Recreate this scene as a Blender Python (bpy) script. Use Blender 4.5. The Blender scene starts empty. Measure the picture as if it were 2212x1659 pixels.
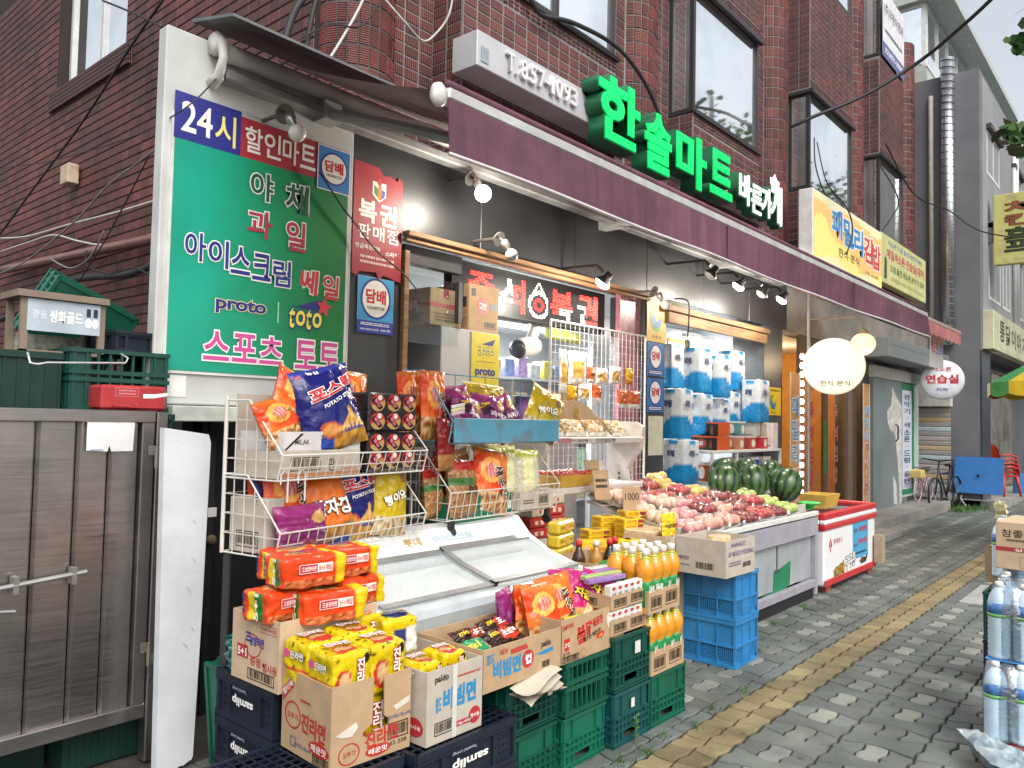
import bpy, math, random
from mathutils import Vector as V, Matrix, noise
from mathutils.bvhtree import BVHTree
R = math.radians
S = bpy.context.scene
C = S.collection
rnd = random.Random(7)
# ---------------------------------------------------------------- camera
cd = bpy.data.cameras.new('camera'); co = bpy.data.objects.new('camera', cd); C.objects.link(co)
cd.sensor_width = 36; cd.lens = 36*1690/2212; cd.clip_start = .05; cd.clip_end = 600
_x = V((1445, 105.5, 1690)).normalized(); _k = .045; _u = V(((105.5-1690*_k)/1445, -1, _k)); _u = (_u-_x*_u.dot(_x)).normalized(); _y = _u.cross(_x)
_m = Matrix((_x, _y, _u))
_r, _d, _f = _m@V((1, 0, 0)), _m@V((0, 1, 0)), _m@V((0, 0, 1))
co.matrix_world = Matrix(((_r.x, -_d.x, -_f.x, 0), (_r.y, -_d.y, -_f.y, 0), (_r.z, -_d.z, -_f.z, 1.6), (0, 0, 0, 1)))
S.camera = co
# ---------------------------------------------------------------- sky, sun, exposure (overcast evening)
W = bpy.data.worlds.new('World'); S.world = W; W.use_nodes = True
nt = W.node_tree; bg = nt.nodes['Background']
sk = nt.nodes.new('ShaderNodeTexSky'); sk.sky_type = 'NISHITA'; sk.sun_disc = False
sk.sun_elevation = R(48); sk.sun_rotation = R(205); sk.air_density = 1.6; sk.dust_density = 5.0; sk.ozone_density = .6
hs = nt.nodes.new('ShaderNodeHueSaturation'); hs.inputs['Saturation'].default_value = .38
nt.links.new(sk.outputs[0], hs.inputs['Color']); nt.links.new(hs.outputs[0], bg.inputs[0]); bg.inputs[1].default_value = .15
sl = bpy.data.lights.new('sun', 'SUN'); sl.energy = .55; sl.angle = R(35); sl.color = (1, .99, .97)
so = bpy.data.objects.new('sun', sl); C.objects.link(so)
so.rotation_euler = V((.38, .52, -.78)).to_track_quat('-Z', 'Y').to_euler()
S.view_settings.view_transform = 'Standard'; S.view_settings.look = 'None'; S.view_settings.exposure = .64; S.view_settings.gamma = 1
S.cycles.max_bounces = 6; S.cycles.transparent_max_bounces = 12; S.cycles.use_denoising = True
S.cycles.sample_clamp_indirect = 4
# ---------------------------------------------------------------- helpers
def srgb(h):
    h = h.lstrip('#'); c = [int(h[i:i+2], 16)/255 for i in (0, 2, 4)]
    return tuple(x/12.92 if x <= .04045 else ((x+.055)/1.055)**2.4 for x in c)
MC = {}
def mat(col, rough=.5, metal=0., emit=0., var=.12, vs=9., bump=0., bs=60., coat=0., alpha=1., trans=0., kind='', ecol=None, spec=.5):
    if isinstance(col, str): col = srgb(col)
    key = (col, rough, metal, emit, var, vs, bump, bs, coat, alpha, trans, kind, ecol, spec)
    if key in MC: return MC[key]
    m = bpy.data.materials.new('mat_%d' % len(MC)); MC[key] = m; m.use_nodes = True
    t = m.node_tree; b = t.nodes['Principled BSDF']; L = t.links.new; N = t.nodes.new
    b.inputs['Base Color'].default_value = (*col, 1); b.inputs['Roughness'].default_value = rough; b.inputs['Metallic'].default_value = metal
    b.inputs['Specular IOR Level'].default_value = spec; b.inputs['Coat Weight'].default_value = coat; b.inputs['Coat Roughness'].default_value = .12
    b.inputs['Alpha'].default_value = alpha; b.inputs['Transmission Weight'].default_value = trans
    if emit: b.inputs['Emission Color'].default_value = (*(ecol or col), 1); b.inputs['Emission Strength'].default_value = emit
    g = N('ShaderNodeNewGeometry'); pos = g.outputs['Position']
    def nz(sc, det=4, src=None):
        n = N('ShaderNodeTexNoise'); n.inputs['Scale'].default_value = sc; n.inputs['Detail'].default_value = det; L(src or pos, n.inputs['Vector']); return n.outputs['Fac']
    def ramp(src, lo, hi, a=.3, z=.7):
        q = N('ShaderNodeMapRange'); q.inputs[1].default_value = a; q.inputs[2].default_value = z; q.inputs[3].default_value = lo; q.inputs[4].default_value = hi; L(src, q.inputs[0]); return q.outputs[0]
    def mul(colout, fac):
        q = N('ShaderNodeVectorMath'); q.operation = 'SCALE'; L(colout, q.inputs[0]); L(fac, q.inputs['Scale']); return q.outputs[0]
    rgb = N('ShaderNodeRGB'); rgb.outputs[0].default_value = (*col, 1); cur = rgb.outputs[0]
    if kind == 'vcol':
        a = N('ShaderNodeAttribute'); a.attribute_name = 'Col'; cur = a.outputs['Color']
    if kind == 'obj':      # per-object tint
        oi = N('ShaderNodeObjectInfo'); cur = mul(cur, ramp(oi.outputs['Random'], .72, 1.2, 0, 1))
    if kind == 'stone':    # speckled granite
        cur = mul(cur, ramp(nz(190, 2), .35, 1.7, .35, .65)); cur = mul(cur, ramp(nz(2.2, 5), .7, 1.2))
    if kind == 'tile':     # ribbed split-face tile, colour per tile from the white noise of its attribute
        a = N('ShaderNodeAttribute'); a.attribute_name = 'rv'; oi = N('ShaderNodeObjectInfo')
        ad = N('ShaderNodeMath'); ad.operation = 'ADD'; L(a.outputs['Fac'], ad.inputs[0]); L(oi.outputs['Random'], ad.inputs[1])
        fr = N('ShaderNodeMath'); fr.operation = 'FRACT'; L(ad.outputs[0], fr.inputs[0]); cur = mul(cur, ramp(fr.outputs[0], .62, 1.35, 0, 1))
        cur = mul(cur, ramp(nz(1.1, 4), .6, 1.3))
    if kind == 'paver':
        a = N('ShaderNodeAttribute'); a.attribute_name = 'Col'; mx = N('ShaderNodeVectorMath'); mx.operation = 'MULTIPLY'; L(cur, mx.inputs[0]); L(a.outputs['Color'], mx.inputs[1]); cur = mx.outputs[0]
        oi = N('ShaderNodeObjectInfo'); cur = mul(cur, ramp(oi.outputs['Random'], .86, 1.14, 0, 1))
        cur = mul(cur, ramp(nz(3.2, 6), .62, 1.25)); cur = mul(cur, ramp(nz(260, 2), .72, 1.22)); 
        st = ramp(nz(9, 3), 1, .45, .66, .74); cur = mul(cur, st)
    if kind == 'rust':
        n = nz(5, 7); q = N('ShaderNodeMix'); q.data_type = 'RGBA'; L(ramp(n, 0, 1, .55, .75), q.inputs[0]); L(cur, q.inputs[6]); q.inputs[7].default_value = (.16, .08, .04, 1); cur = q.outputs[2]
    if kind == 'steel':    # brushed steel with soft horizontal smear
        mp = N('ShaderNodeMapping'); mp.inputs['Scale'].default_value = (1.2, 1.2, 40); L(pos, mp.inputs[0]); L(ramp(nz(3, 5, mp.outputs[0]), .27, .38), b.inputs['Roughness']); cur = mul(cur, ramp(nz(2, 4), .8, 1.15))
    if kind == 'melon':
        tc = N('ShaderNodeTexCoord'); w = N('ShaderNodeAttribute'); w.attribute_name = 'ang'
        n = nz(14, 4, tc.outputs['Object']); ad = N('ShaderNodeMath'); ad.operation = 'MULTIPLY_ADD'; L(n, ad.inputs[0]); ad.inputs[1].default_value = 2.6; L(w.outputs['Fac'], ad.inputs[2])
        si = N('ShaderNodeMath'); si.operation = 'SINE'; L(ad.outputs[0], si.inputs[0])
        q = N('ShaderNodeMix'); q.data_type = 'RGBA'; L(ramp(si.outputs[0], 0, 1, .05, .5), q.inputs[0]); q.inputs[6].default_value = (.045, .105, .028, 1); q.inputs[7].default_value = (.009, .028, .011, 1); cur = q.outputs[2]
    if kind == 'fruit':
        tc = N('ShaderNodeTexCoord'); oi = N('ShaderNodeObjectInfo'); ad = N('ShaderNodeVectorMath'); L(tc.outputs['Object'], ad.inputs[0]); L(oi.outputs['Random'], ad.inputs[1])
        n = nz(14, 3, ad.outputs[0]); q = N('ShaderNodeMix'); q.data_type = 'RGBA'; L(ramp(n, 0, 1, .4, .62), q.inputs[0]); L(cur, q.inputs[6]); q.inputs[7].default_value = (*(ecol or col), 1); cur = q.outputs[2]
    if kind == 'wood':
        mp = N('ShaderNodeMapping'); mp.inputs['Scale'].default_value = (2, 40, 40); L(pos, mp.inputs[0]); cur = mul(cur, ramp(nz(1.5, 6, mp.outputs[0]), .6, 1.35))
    if kind == 'fabric':
        cur = mul(cur, ramp(nz(1.7, 6), .66, 1.25)); mp = N('ShaderNodeMapping'); mp.inputs['Scale'].default_value = (9, 9, .6); L(pos, mp.inputs[0]); cur = mul(cur, ramp(nz(2, 4, mp.outputs[0]), .8, 1.18)); cur = mul(cur, ramp(nz(400, 1), .9, 1.1))
    if var and kind not in ('stone', 'paver', 'melon'): cur = mul(cur, ramp(nz(vs, 5), 1-var, 1+var))
    L(cur, b.inputs['Base Color'])
    if kind == 'film':
        b.inputs['Alpha'].default_value = 1
        tr = N('ShaderNodeBsdfTransparent'); gl = N('ShaderNodeBsdfGlossy'); gl.inputs['Roughness'].default_value = rough; mx = N('ShaderNodeMixShader'); mx.inputs[0].default_value = alpha
        bm = N('ShaderNodeBump'); bm.inputs['Strength'].default_value = .5; bm.inputs['Distance'].default_value = .01; L(nz(45, 3), bm.inputs['Height']); L(bm.outputs[0], gl.inputs['Normal'])
        tr.inputs[0].default_value = (*col, 1); L(tr.outputs[0], mx.inputs[1]); L(gl.outputs[0], mx.inputs[2]); L(mx.outputs[0], t.nodes['Material Output'].inputs['Surface'])
    if bump or kind in ('tile', 'paver', 'stone'):
        bm = N('ShaderNodeBump'); bm.inputs['Strength'].default_value = bump or .4; bm.inputs['Distance'].default_value = .01
        if kind == 'tile':
            w = N('ShaderNodeTexWave'); w.wave_type = 'BANDS'; w.bands_direction = 'Z' if bs < 0 else 'DIAGONAL'; w.inputs['Scale'].default_value = abs(bs); w.inputs['Distortion'].default_value = 1.5; w.inputs['Detail'].default_value = 3
            if bs > 0:
                sp = N('ShaderNodeSeparateXYZ'); L(pos, sp.inputs[0]); aa = N('ShaderNodeMath'); L(sp.outputs[0], aa.inputs[0]); L(sp.outputs[1], aa.inputs[1]); cb = N('ShaderNodeCombineXYZ'); L(aa.outputs[0], cb.inputs[0]); L(cb.outputs[0], w.inputs[0]); w.bands_direction = 'X'
            else: L(pos, w.inputs[0])
            L(w.outputs['Fac'], bm.inputs['Height']); bm.inputs['Distance'].default_value = .006
        else: L(nz(abs(bs), 3), bm.inputs['Height'])
        L(bm.outputs[0], b.inputs['Normal'])
    return m
class MB:
    def __init__(s): s.v = []; s.f = []; s.m = []; s.c = []; s.a = []
    def add(s, vs, fs, mi=0, col=None):
        o = len(s.v); s.v += [tuple(p) for p in vs]; s.f += [[i+o for i in f] for f in fs]; s.m += [mi]*len(fs)
        if col is not None: s.c += [col]*len(vs)
        return s
    def box(s, x0, x1, y0, y1, z0, z1, mi=0, M=None, col=None):
        vs = [V((x, y, z)) for z in (z0, z1) for y in (y0, y1) for x in (x0, x1)]
        if M: vs = [M@p for p in vs]
        return s.add(vs, [(0, 2, 3, 1), (4, 5, 7, 6), (0, 1, 5, 4), (2, 6, 7, 3), (0, 4, 6, 2), (1, 3, 7, 5)], mi, col)
    def cbox(s, x0, x1, y0, y1, z0, z1, b=.006, mi=0, M=None, col=None):   # chamfered box
        P = []
        for z, q in ((z0, b), (z0+b, 0), (z1-b, 0), (z1, b)):
            for x, y in ((x0+b+q*0, y0+q), (x1-b, y0+q), (x1-q, y0+b), (x1-q, y1-b), (x1-b, y1-q), (x0+b, y1-q), (x0+q, y1-b), (x0+q, y0+b)): P.append(V((x, y, z)))
        if M: P = [M@p for p in P]
        F = [tuple(range(7, -1, -1)), tuple(range(24, 32))]
        for k in range(3):
            for i in range(8): j = (i+1) % 8; F.append((k*8+i, k*8+j, k*8+8+j, k*8+8+i))
        return s.add(P, F, mi, col)
    def tube(s, pts, r, n=6, mi=0, closed=False, cap=True):
        pts = [V(p) for p in pts]; m = len(pts); base = len(s.v); rr = r if isinstance(r, (list, tuple)) else [r]*m
        up = None
        for i, p in enumerate(pts):
            a = pts[(i-1) % m] if (closed or i) else p; b = pts[(i+1) % m] if (closed or i < m-1) else p
            t = (b-a)
            t = t.normalized() if t.length > 1e-9 else V((0, 0, 1))
            if up is None: up = t.orthogonal().normalized()
            else:
                up = up-t*up.dot(t); up = up.normalized() if up.length > 1e-6 else t.orthogonal().normalized()
            w = t.cross(up)
            s.v += [tuple(p+(up*math.cos(2*math.pi*k/n)+w*math.sin(2*math.pi*k/n))*rr[i]) for k in range(n)]
        for i in range(m if closed else m-1):
            for k in range(n):
                k2 = (k+1) % n; i2 = (i+1) % m
                s.f.append([base+i*n+k, base+i*n+k2, base+i2*n+k2, base+i2*n+k]); s.m.append(mi)
        if cap and not closed:
            s.f.append([base+k for k in range(n-1, -1, -1)]); s.f.append([base+(m-1)*n+k for k in range(n)]); s.m += [mi, mi]
        return s
    def lathe(s, prof, n=16, c=(0, 0, 0), mi=0, M=None, sx=1, sy=1):
        vs = []
        for r, z in prof:
            for k in range(n):
                a = 2*math.pi*k/n; p = V((c[0]+r*sx*math.cos(a), c[1]+r*sy*math.sin(a), c[2]+z)); vs.append(M@p if M else p)
        fs = []
        for i in range(len(prof)-1):
            for k in range(n): k2 = (k+1) % n; fs.append((i*n+k, i*n+k2, i*n+n+k2, i*n+n+k))
        fs.append(tuple(range(n-1, -1, -1))); fs.append(tuple((len(prof)-1)*n+k for k in range(n)))
        return s.add(vs, fs, mi)
    def prism(s, pts, o, u, v, d, mi=0):      # outline pts in the (u, v) plane at o, thickness vector d
        o, u, v, d = V(o), V(u), V(v), V(d); n = len(pts)
        a = [o+u*p[0]+v*p[1] for p in pts]; b = [p+d for p in a]
        return s.add(a+b, [tuple(range(n)), tuple(range(2*n-1, n-1, -1))]+[(i, i+n, (i+1) % n+n, (i+1) % n) for i in range(n)], mi)
    def grid(s, fn, nu, nv, mi=0, colfn=None, flip=False):
        o = len(s.v)
        for j in range(nv+1):
            for i in range(nu+1):
                s.v.append(tuple(fn(i/nu, j/nv)))
                if colfn: s.c.append(colfn(i/nu, j/nv))
        for j in range(nv):
            for i in range(nu):
                a = o+j*(nu+1)+i; q = [a, a+1, a+nu+2, a+nu+1]
                s.f.append(q[::-1] if flip else q); s.m.append(mi)
        return s
    def mesh(s, name, mats, smooth=False):
        me = bpy.data.meshes.new(name); me.from_pydata(s.v, [], s.f)
        for m in (mats if isinstance(mats, (list, tuple)) else [mats]): me.materials.append(m)
        if any(s.m): me.polygons.foreach_set('material_index', s.m)
        if smooth: me.polygons.foreach_set('use_smooth', [True]*len(me.polygons))
        if s.c and len(s.c) == len(s.v):
            at = me.color_attributes.new('Col', 'FLOAT_COLOR', 'POINT'); at.data.foreach_set('color', [x for c in s.c for x in (*c[:3], 1)])
        if s.a and len(s.a) == len(s.v):
            at = me.attributes.new(getattr(s, 'an', 'ang'), 'FLOAT', 'POINT'); at.data.foreach_set('value', s.a)
        me.update(); return me
    def build(s, name, mats, parent=None, smooth=False, kind=None):
        return link(name, s.mesh(name, mats, smooth), parent, kind)
def link(name, data, parent=None, kind=None, M=None):
    o = bpy.data.objects.new(name, data); C.objects.link(o)
    if parent: o.parent = parent
    if M: o.matrix_local = M
    if kind: o['kind'] = kind
    return o
def tag(o, label, cat, group=None, kind=None):
    o['label'] = label; o['category'] = cat
    if group: o['group'] = group
    if kind: o['kind'] = kind
    return o
def thing(name, label, cat, loc=(0, 0, 0), rz=0., group=None, M=None):
    o = bpy.data.objects.new(name, None); C.objects.link(o); o.empty_display_size = .05
    o.location = loc; o.rotation_euler = (0, 0, R(rz))
    if M: o.matrix_world = M
    return tag(o, label, cat, group)
def dup(root, loc=None, rz=None, label=None, M=None):
    r = root.copy(); C.objects.link(r)
    if loc is not None: r.location = loc
    if rz is not None: r.rotation_euler = (0, 0, R(rz))
    if M is not None: r.matrix_world = M
    if label: r['label'] = label
    for ch in root.children:
        c = ch.copy(); C.objects.link(c); c.parent = r
        for g in ch.children:
            d = g.copy(); C.objects.link(d); d.parent = c
    return r
PX, PY, PZ = V((1, 0, 0)), V((0, 1, 0)), V((0, 0, 1))
TC = {}
def tmesh(s, bold, ext, res=3):
    k = (s, bold, ext)
    if k in TC: return TC[k]
    c = bpy.data.curves.new('lettering', 'FONT'); c.body = s; c.size = 1; c.offset = bold; c.extrude = ext; c.resolution_u = res; c.space_line = .95
    c.align_x = 'CENTER'
    o = bpy.data.objects.new('lettering', c); me = bpy.data.meshes.new_from_object(o)
    bpy.data.objects.remove(o); bpy.data.curves.remove(c)
    vs = [v.co for v in me.vertices]
    bb = (min(v.x for v in vs), max(v.x for v in vs), min(v.y for v in vs), max(v.y for v in vs)) if vs else (0, 1, 0, 1)
    TC[k] = (me, bb); return TC[k]
MT = {}
def txt(parent, s, c, w, h, m, u=PX, v=PZ, bold=.012, depth=0., rot=0., name='lettering', off=.0015, skew=0., ref=None):
    """text fitted into a w x h box centred on c, in the plane (u, v), front along u x v"""
    me, bb = tmesh(s, bold, .5 if depth else 0.)
    if ref is not None: bb = tmesh(s, ref, .5 if depth else 0.)[1]
    if isinstance(m, str): m = ink(m)
    k = (s, bold, bool(depth), m.name)
    if k not in MT:
        q = me.copy(); q.materials.clear(); q.materials.append(m); MT[k] = q
    u, v = V(u).normalized(), V(v).normalized(); n = u.cross(v)
    if rot: a = R(rot); u, v = u*math.cos(a)+v*math.sin(a), v*math.cos(a)-u*math.sin(a)
    sx = w/max(1e-6, bb[1]-bb[0]); sy = h/max(1e-6, bb[3]-bb[2])
    if skew: v = v+u*skew
    o = V(c)-u*sx*(bb[0]+bb[1])/2-v*sy*(bb[2]+bb[3])/2+n*(off+depth/2)
    d = depth or 1
    M = Matrix(((u.x*sx, v.x*sy, n.x*d, o.x), (u.y*sx, v.y*sy, n.y*d, o.y), (u.z*sx, v.z*sy, n.z*d, o.z), (0, 0, 0, 1)))
    return link(name, MT[k], parent, None, M)
def ink(h, rough=.5): return mat(h, rough, var=.04)
def otxt(parent, s, c, w, h, m, om, ow=.04, **k):      # outlined text: a wider copy behind
    b = k.pop('bold', .012); of = k.pop('off', .0015)
    txt(parent, s, c, w, h, om, bold=b+ow, off=of, ref=b, **k); txt(parent, s, c, w, h, m, bold=b, off=of+.0012, **k)
class Face:
    """a flat face to print on: origin (lower left seen from outside), u to the right, v up, size w x h"""
    def __init__(s, parent, o, u, v, w, h): s.p, s.o, s.u, s.v, s.w, s.h = parent, V(o), V(u).normalized(), V(v).normalized(), w, h; s.n = s.u.cross(s.v)
    def at(s, x, y, off=0.): return s.o+s.u*(x*s.w)+s.v*(y*s.h)+s.n*off
    def t(s, st, x, y, w, h, m, **k): return txt(s.p, st, s.at(x, y), w*s.w, h*s.h, m, s.u, s.v, **k)
    def ot(s, st, x, y, w, h, m, om, **k): return otxt(s.p, st, s.at(x, y), w*s.w, h*s.h, m, om, u=s.u, v=s.v, **k)
    def poly(s, pts, m, off=.001, name='print'):
        mb = MB(); mb.add([s.at(x, y, off) for x, y in pts], [tuple(range(len(pts)))]); return mb.build(name, ink(m) if isinstance(m, str) else m, s.p)
    def rect(s, x0, x1, y0, y1, m, **k): return s.poly([(x0, y0), (x1, y0), (x1, y1), (x0, y1)], m, **k)
    def ell(s, x, y, rx, ry, m, n=28, **k): return s.poly([(x+rx*math.cos(2*math.pi*i/n), y+ry*math.sin(2*math.pi*i/n)) for i in range(n)], m, **k)
    def ring(s, x, y, rx, ry, m, t=.12, n=28, off=.001):
        mb = MB(); vs = []
        for q in (1, 1-t): vs += [s.at(x+rx*q*math.cos(2*math.pi*i/n), y+ry*q*math.sin(2*math.pi*i/n), off) for i in range(n)]
        mb.add(vs, [(i, (i+1) % n, n+(i+1) % n, n+i) for i in range(n)]); return mb.build('print', ink(m) if isinstance(m, str) else m, s.p)
    def frame(s, x0, x1, y0, y1, m, t=.004, off=.001):
        mb = MB(); a, b = t/s.w, t/s.h
        o = [(x0, y0), (x1, y0), (x1, y1), (x0, y1)]; i = [(x0+a, y0+b), (x1-a, y0+b), (x1-a, y1-b), (x0+a, y1-b)]
        mb.add([s.at(*p, off) for p in o+i], [(k, (k+1) % 4, 4+(k+1) % 4, 4+k) for k in range(4)]); return mb.build('print', ink(m) if isinstance(m, str) else m, s.p)
    def lines(s, x0, x1, y0, y1, n, m, off=.002, seed=1):   # rows of print too small to read
        mb = MB(); q = random.Random(seed); h = (y1-y0)/n
        for i in range(n):
            x = x0
            while x < x1:
                w = (x1-x0)*q.uniform(.03, .08); mb.add([s.at(a, b, off) for a, b in ((x, y0+i*h+h*.25), (min(x1, x+w), y0+i*h+h*.25), (min(x1, x+w), y0+i*h+h*.75), (x, y0+i*h+h*.75))], [(0, 1, 2, 3)]); x += w+(x1-x0)*q.choice((.012, .012, .03))
        return mb.build('small_print', ink(m) if isinstance(m, str) else m, s.p)
    def bar(s, x0, x1, y0, y1, m='#262018', frame=True, seed=3):
        mb = MB(); q = random.Random(seed); x = x0+(x1-x0)*.06
        while x < x1-(x1-x0)*.06:
            w = (x1-x0)*q.choice((.012, .02, .034)); mb.add([s.at(a, b, .001) for a, b in ((x, y0+(y1-y0)*.2), (x+w, y0+(y1-y0)*.2), (x+w, y1-(y1-y0)*.12), (x, y1-(y1-y0)*.12))], [(0, 1, 2, 3)]); x += w+(x1-x0)*q.choice((.012, .02, .03))
        if frame: s.frame(x0, x1, y0, y1, m)
        return mb.build('barcode', ink(m), s.p)
def faces(parent, w, d, h, z=0.):   # front (-Y) and left (-X), right (+X), top faces of a box centred on the parent origin
    return (Face(parent, (-w/2, -d/2, z), PX, PZ, w, h), Face(parent, (-w/2, d/2, z), -PY, PZ, d, h), Face(parent, (w/2, -d/2, z), PY, PZ, d, h), Face(parent, (-w/2, -d/2, z+h), PX, PY, w, d))
CARD = lambda: mat((.44, .30, .175), .85, var=.1, vs=14, bump=.12, bs=120)
CARDL = lambda: mat((.52, .39, .26), .85, var=.1, vs=14, bump=.12, bs=120)
CARDG = lambda: mat((.47, .42, .36), .85, var=.1, vs=14, bump=.12, bs=120)
def carton(name, label, loc, w, d, h, rz=0., m=None, open_=False, flap=False, group=None, tape=None, cat='box', inner=.0):
    """cardboard box, origin at the base centre; open boxes have thin walls and a floor"""
    t = thing(name, label, cat, loc, rz, group); m = m or CARD(); mb = MB()
    if open_:
        k = .006
        mb.box(-w/2, w/2, -d/2, -d/2+k, 0, h).box(-w/2, w/2, d/2-k, d/2, 0, h).box(-w/2, -w/2+k, -d/2+k, d/2-k, 0, h*.995).box(w/2-k, w/2, -d/2+k, d/2-k, 0, h*.995).box(-w/2+k, w/2-k, -d/2+k, d/2-k, inner, inner+k)
    else:
        mb.cbox(-w/2, w/2, -d/2, d/2, 0, h, .004)
        mb.box(-.0015, .0015, -d/2, d/2, h-.0005, h+.0007)
    mb.build('box_body', m, t)
    if tape:
        tb = MB(); tb.box(-.025, .025, -d/2-.0012, d/2+.0012, h-.07, h+.0012) if False else None
        tb.box(-.025, .025, -d/2-.0012, -d/2, h-.07, h+.001).box(-.025, .025, -d/2-.0012, d/2+.001, h+.0008, h+.0016); tb.build('tape', mat(tape, .3, var=.1), t)
    return t, faces(t, w, d, h)
# ================================================================ ground and pavement
MB.an = 'ang'
def setk(o, k='structure'): o['kind'] = k; return o
gm = MB(); gm.box(-60, 120, -60, 80, -.6, -.03); setk(gm.build('ground', mat((.09, .085, .08), .9, var=.25, vs=2)))
pv = MB(); pv.box(.2, 46, -2.0, 6.0, -.2, -.012); pav = setk(pv.build('pavement', mat((.035, .032, .028), .95, var=.3, vs=12)))
rd = MB(); rd.box(-40, 90, -16, -2.3, -.03, -.02); setk(rd.build('road', mat((.05, .05, .052), .9, var=.2, vs=3)))
kb = MB(); kb.box(-40, 90, -2.3, -2.0, -.2, 0.004); setk(kb.build('kerb', mat((.32, .31, .30), .8, kind='stone')))
PM = mat((.128, .145, .136), .8, kind='paver', bump=.35, bs=220)
PW, PL, YW, XW = .338, .352, 1.53, 4.157
def wavy(k, y, a): return a*math.cos(2*math.pi*(y-YW)/PL)*(1 if k % 2 else -1)
def wx(k): return XW-PW*.25+k*PW/2            # strip boundary k: strips k even hold the white blocks
pavers = []
def paver(pts, col, y0=0):
    """pts: outline (CCW); top at z ~0, chamfered edge, short skirt"""
    cx = sum(p[0] for p in pts)/len(pts); cy = sum(p[1] for p in pts)/len(pts)
    pavers.append((cx, cy, [(x-cx, y-cy) for x, y in pts], col))
def strip_pts(k, y0, y1, zig, amp=.020, g=.003):
    n = 6; L = [(wx(k)+wavy(k, y0+(y1-y0)*i/n, amp)+g, y0+(y1-y0)*i/n) for i in range(n+1)]
    Rr = [(wx(k+1)+wavy(k+1, y0+(y1-y0)*i/n, amp)-g, y0+(y1-y0)*i/n) for i in range(n+1)]
    b = [(Rr[0][0]*.3+L[0][0]*.7, y0+zig), (Rr[0][0]*.62+L[0][0]*.38, y0-zig)]
    t = [(Rr[-1][0]*.62+L[-1][0]*.38, y1-zig), (Rr[-1][0]*.3+L[-1][0]*.7, y1+zig)]
    L[0] = (L[0][0], y0+g); Rr[0] = (Rr[0][0], y0+g); L[-1] = (L[-1][0], y1-g); Rr[-1] = (Rr[-1][0], y1-g)
    b = [(x, y+g) for x, y in b]; t = [(x, y-g) for x, y in t]
    return [L[0]]+b+Rr+t+L[:0:-1]
prn = random.Random(5)
GR, WH, YE = (1, 1, 1), (1.75, 1.62, 1.60), (1.85, 1.32, .74)
def tint(c, a=.1): f = 1+prn.uniform(-a, a); return tuple(x*f*(1+prn.uniform(-.03, .03)) for x in c)
kx0, kx1 = int((1.1-XW)/(PW/2))-1, int((21-XW)/(PW/2))
for k in range(kx0, kx1):
    xc = wx(k)+PW/4
    ylo = max(-.2, .128*xc-.75)
    for j in range(-5, 6):
        yc = YW+j*PL
        if yc < ylo or yc > 3.5: continue
        if abs(yc-1.86) < .12: continue            # the yellow guide stripe replaces this row
        lo = max(yc-PL/2, 1.98) if yc > 1.9 else yc-PL/2
        if k % 2 == 0:
            if j == 1: continue
            paver(strip_pts(k, yc-.055, yc+.055, .011, .022), tint(WH, .2) if prn.random() > .06 else tint(GR))
            paver(strip_pts(k, yc+.058, yc+.174, .008, .022), tint(GR)); paver(strip_pts(k, yc-.174, yc-.058, .008, .022), tint(GR))
        else:
            paver(strip_pts(k, yc-.174, yc+.174, .008, .022), tint(GR))
    # yellow stripe: two blocks across
    for y0, y1 in ((1.712, 1.838), (1.842, 1.972)): paver(strip_pts(k, y0, y1, .009, .012), tint(YE, .16))
    paver(strip_pts(k, 1.977, YW+2*PL-.178, .005, .012), tint(GR))
def paver_mesh(mb, cx, cy, pts, col, z=0., tx=0., ty=0.):
    n = len(pts); mx = max(abs(x)+abs(y) for x, y in pts)
    def P(x, y, q, zz): f = 1-q/max(.03, math.hypot(x, y)); return (cx+x*f, cy+y*f, zz+z+tx*x+ty*y)
    vs = [P(x, y, .010, 0) for x, y in pts]+[P(x, y, .002, -.005) for x, y in pts]+[P(x, y, 0, -.03) for x, y in pts]
    fs = [tuple(range(n))]+[(n+i, n+(i+1) % n, (i+1) % n, i) for i in range(n)]+[(2*n+i, 2*n+(i+1) % n, n+(i+1) % n, n+i) for i in range(n)]
    mb.add(vs, fs, 0, col)
def in_view(x, y):   # rough size on screen: near pavers in front of the lens
    f = x*.759+y*.649
    if f < .5: return -1
    r = (x*.649-y*.76)/f; d = (1.6)/f
    if abs(r) > .665 or d > .56: return -1
    if x < 4.1 and y > 2.1 or 4.3 < x < 5.3 and y > 2.25 or y > 2.55 and x < 9.3: return -1
    return 1/f**2
pavers.sort(key=lambda p: -in_view(p[0], p[1]))
rest = MB()
for i, (cx, cy, pts, col) in enumerate(pavers):
    z = prn.uniform(-.0025, .0025); tx, ty = prn.uniform(-.012, .012), prn.uniform(-.012, .012)
    if i < 300 and in_view(cx, cy) > 0:
        mb = MB(); paver_mesh(mb, 0, 0, pts, col, 0, tx, ty); o = mb.build('paver', PM, pav); o.location = (cx, cy, z)
    else: paver_mesh(rest, cx, cy, pts, col, z, tx, ty)
setk(rest.build('paver_field', PM, pav), 'stuff')
sb = MB(); sb.cbox(8.25, 9.3, 1.40, 1.58, -.02, .006, .004); tag(sb.build('stone_slab', mat((.30, .31, .31), .8, kind='stone')), 'pale grey stone strip set into the paving beside the yellow line', 'stone slab')
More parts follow.
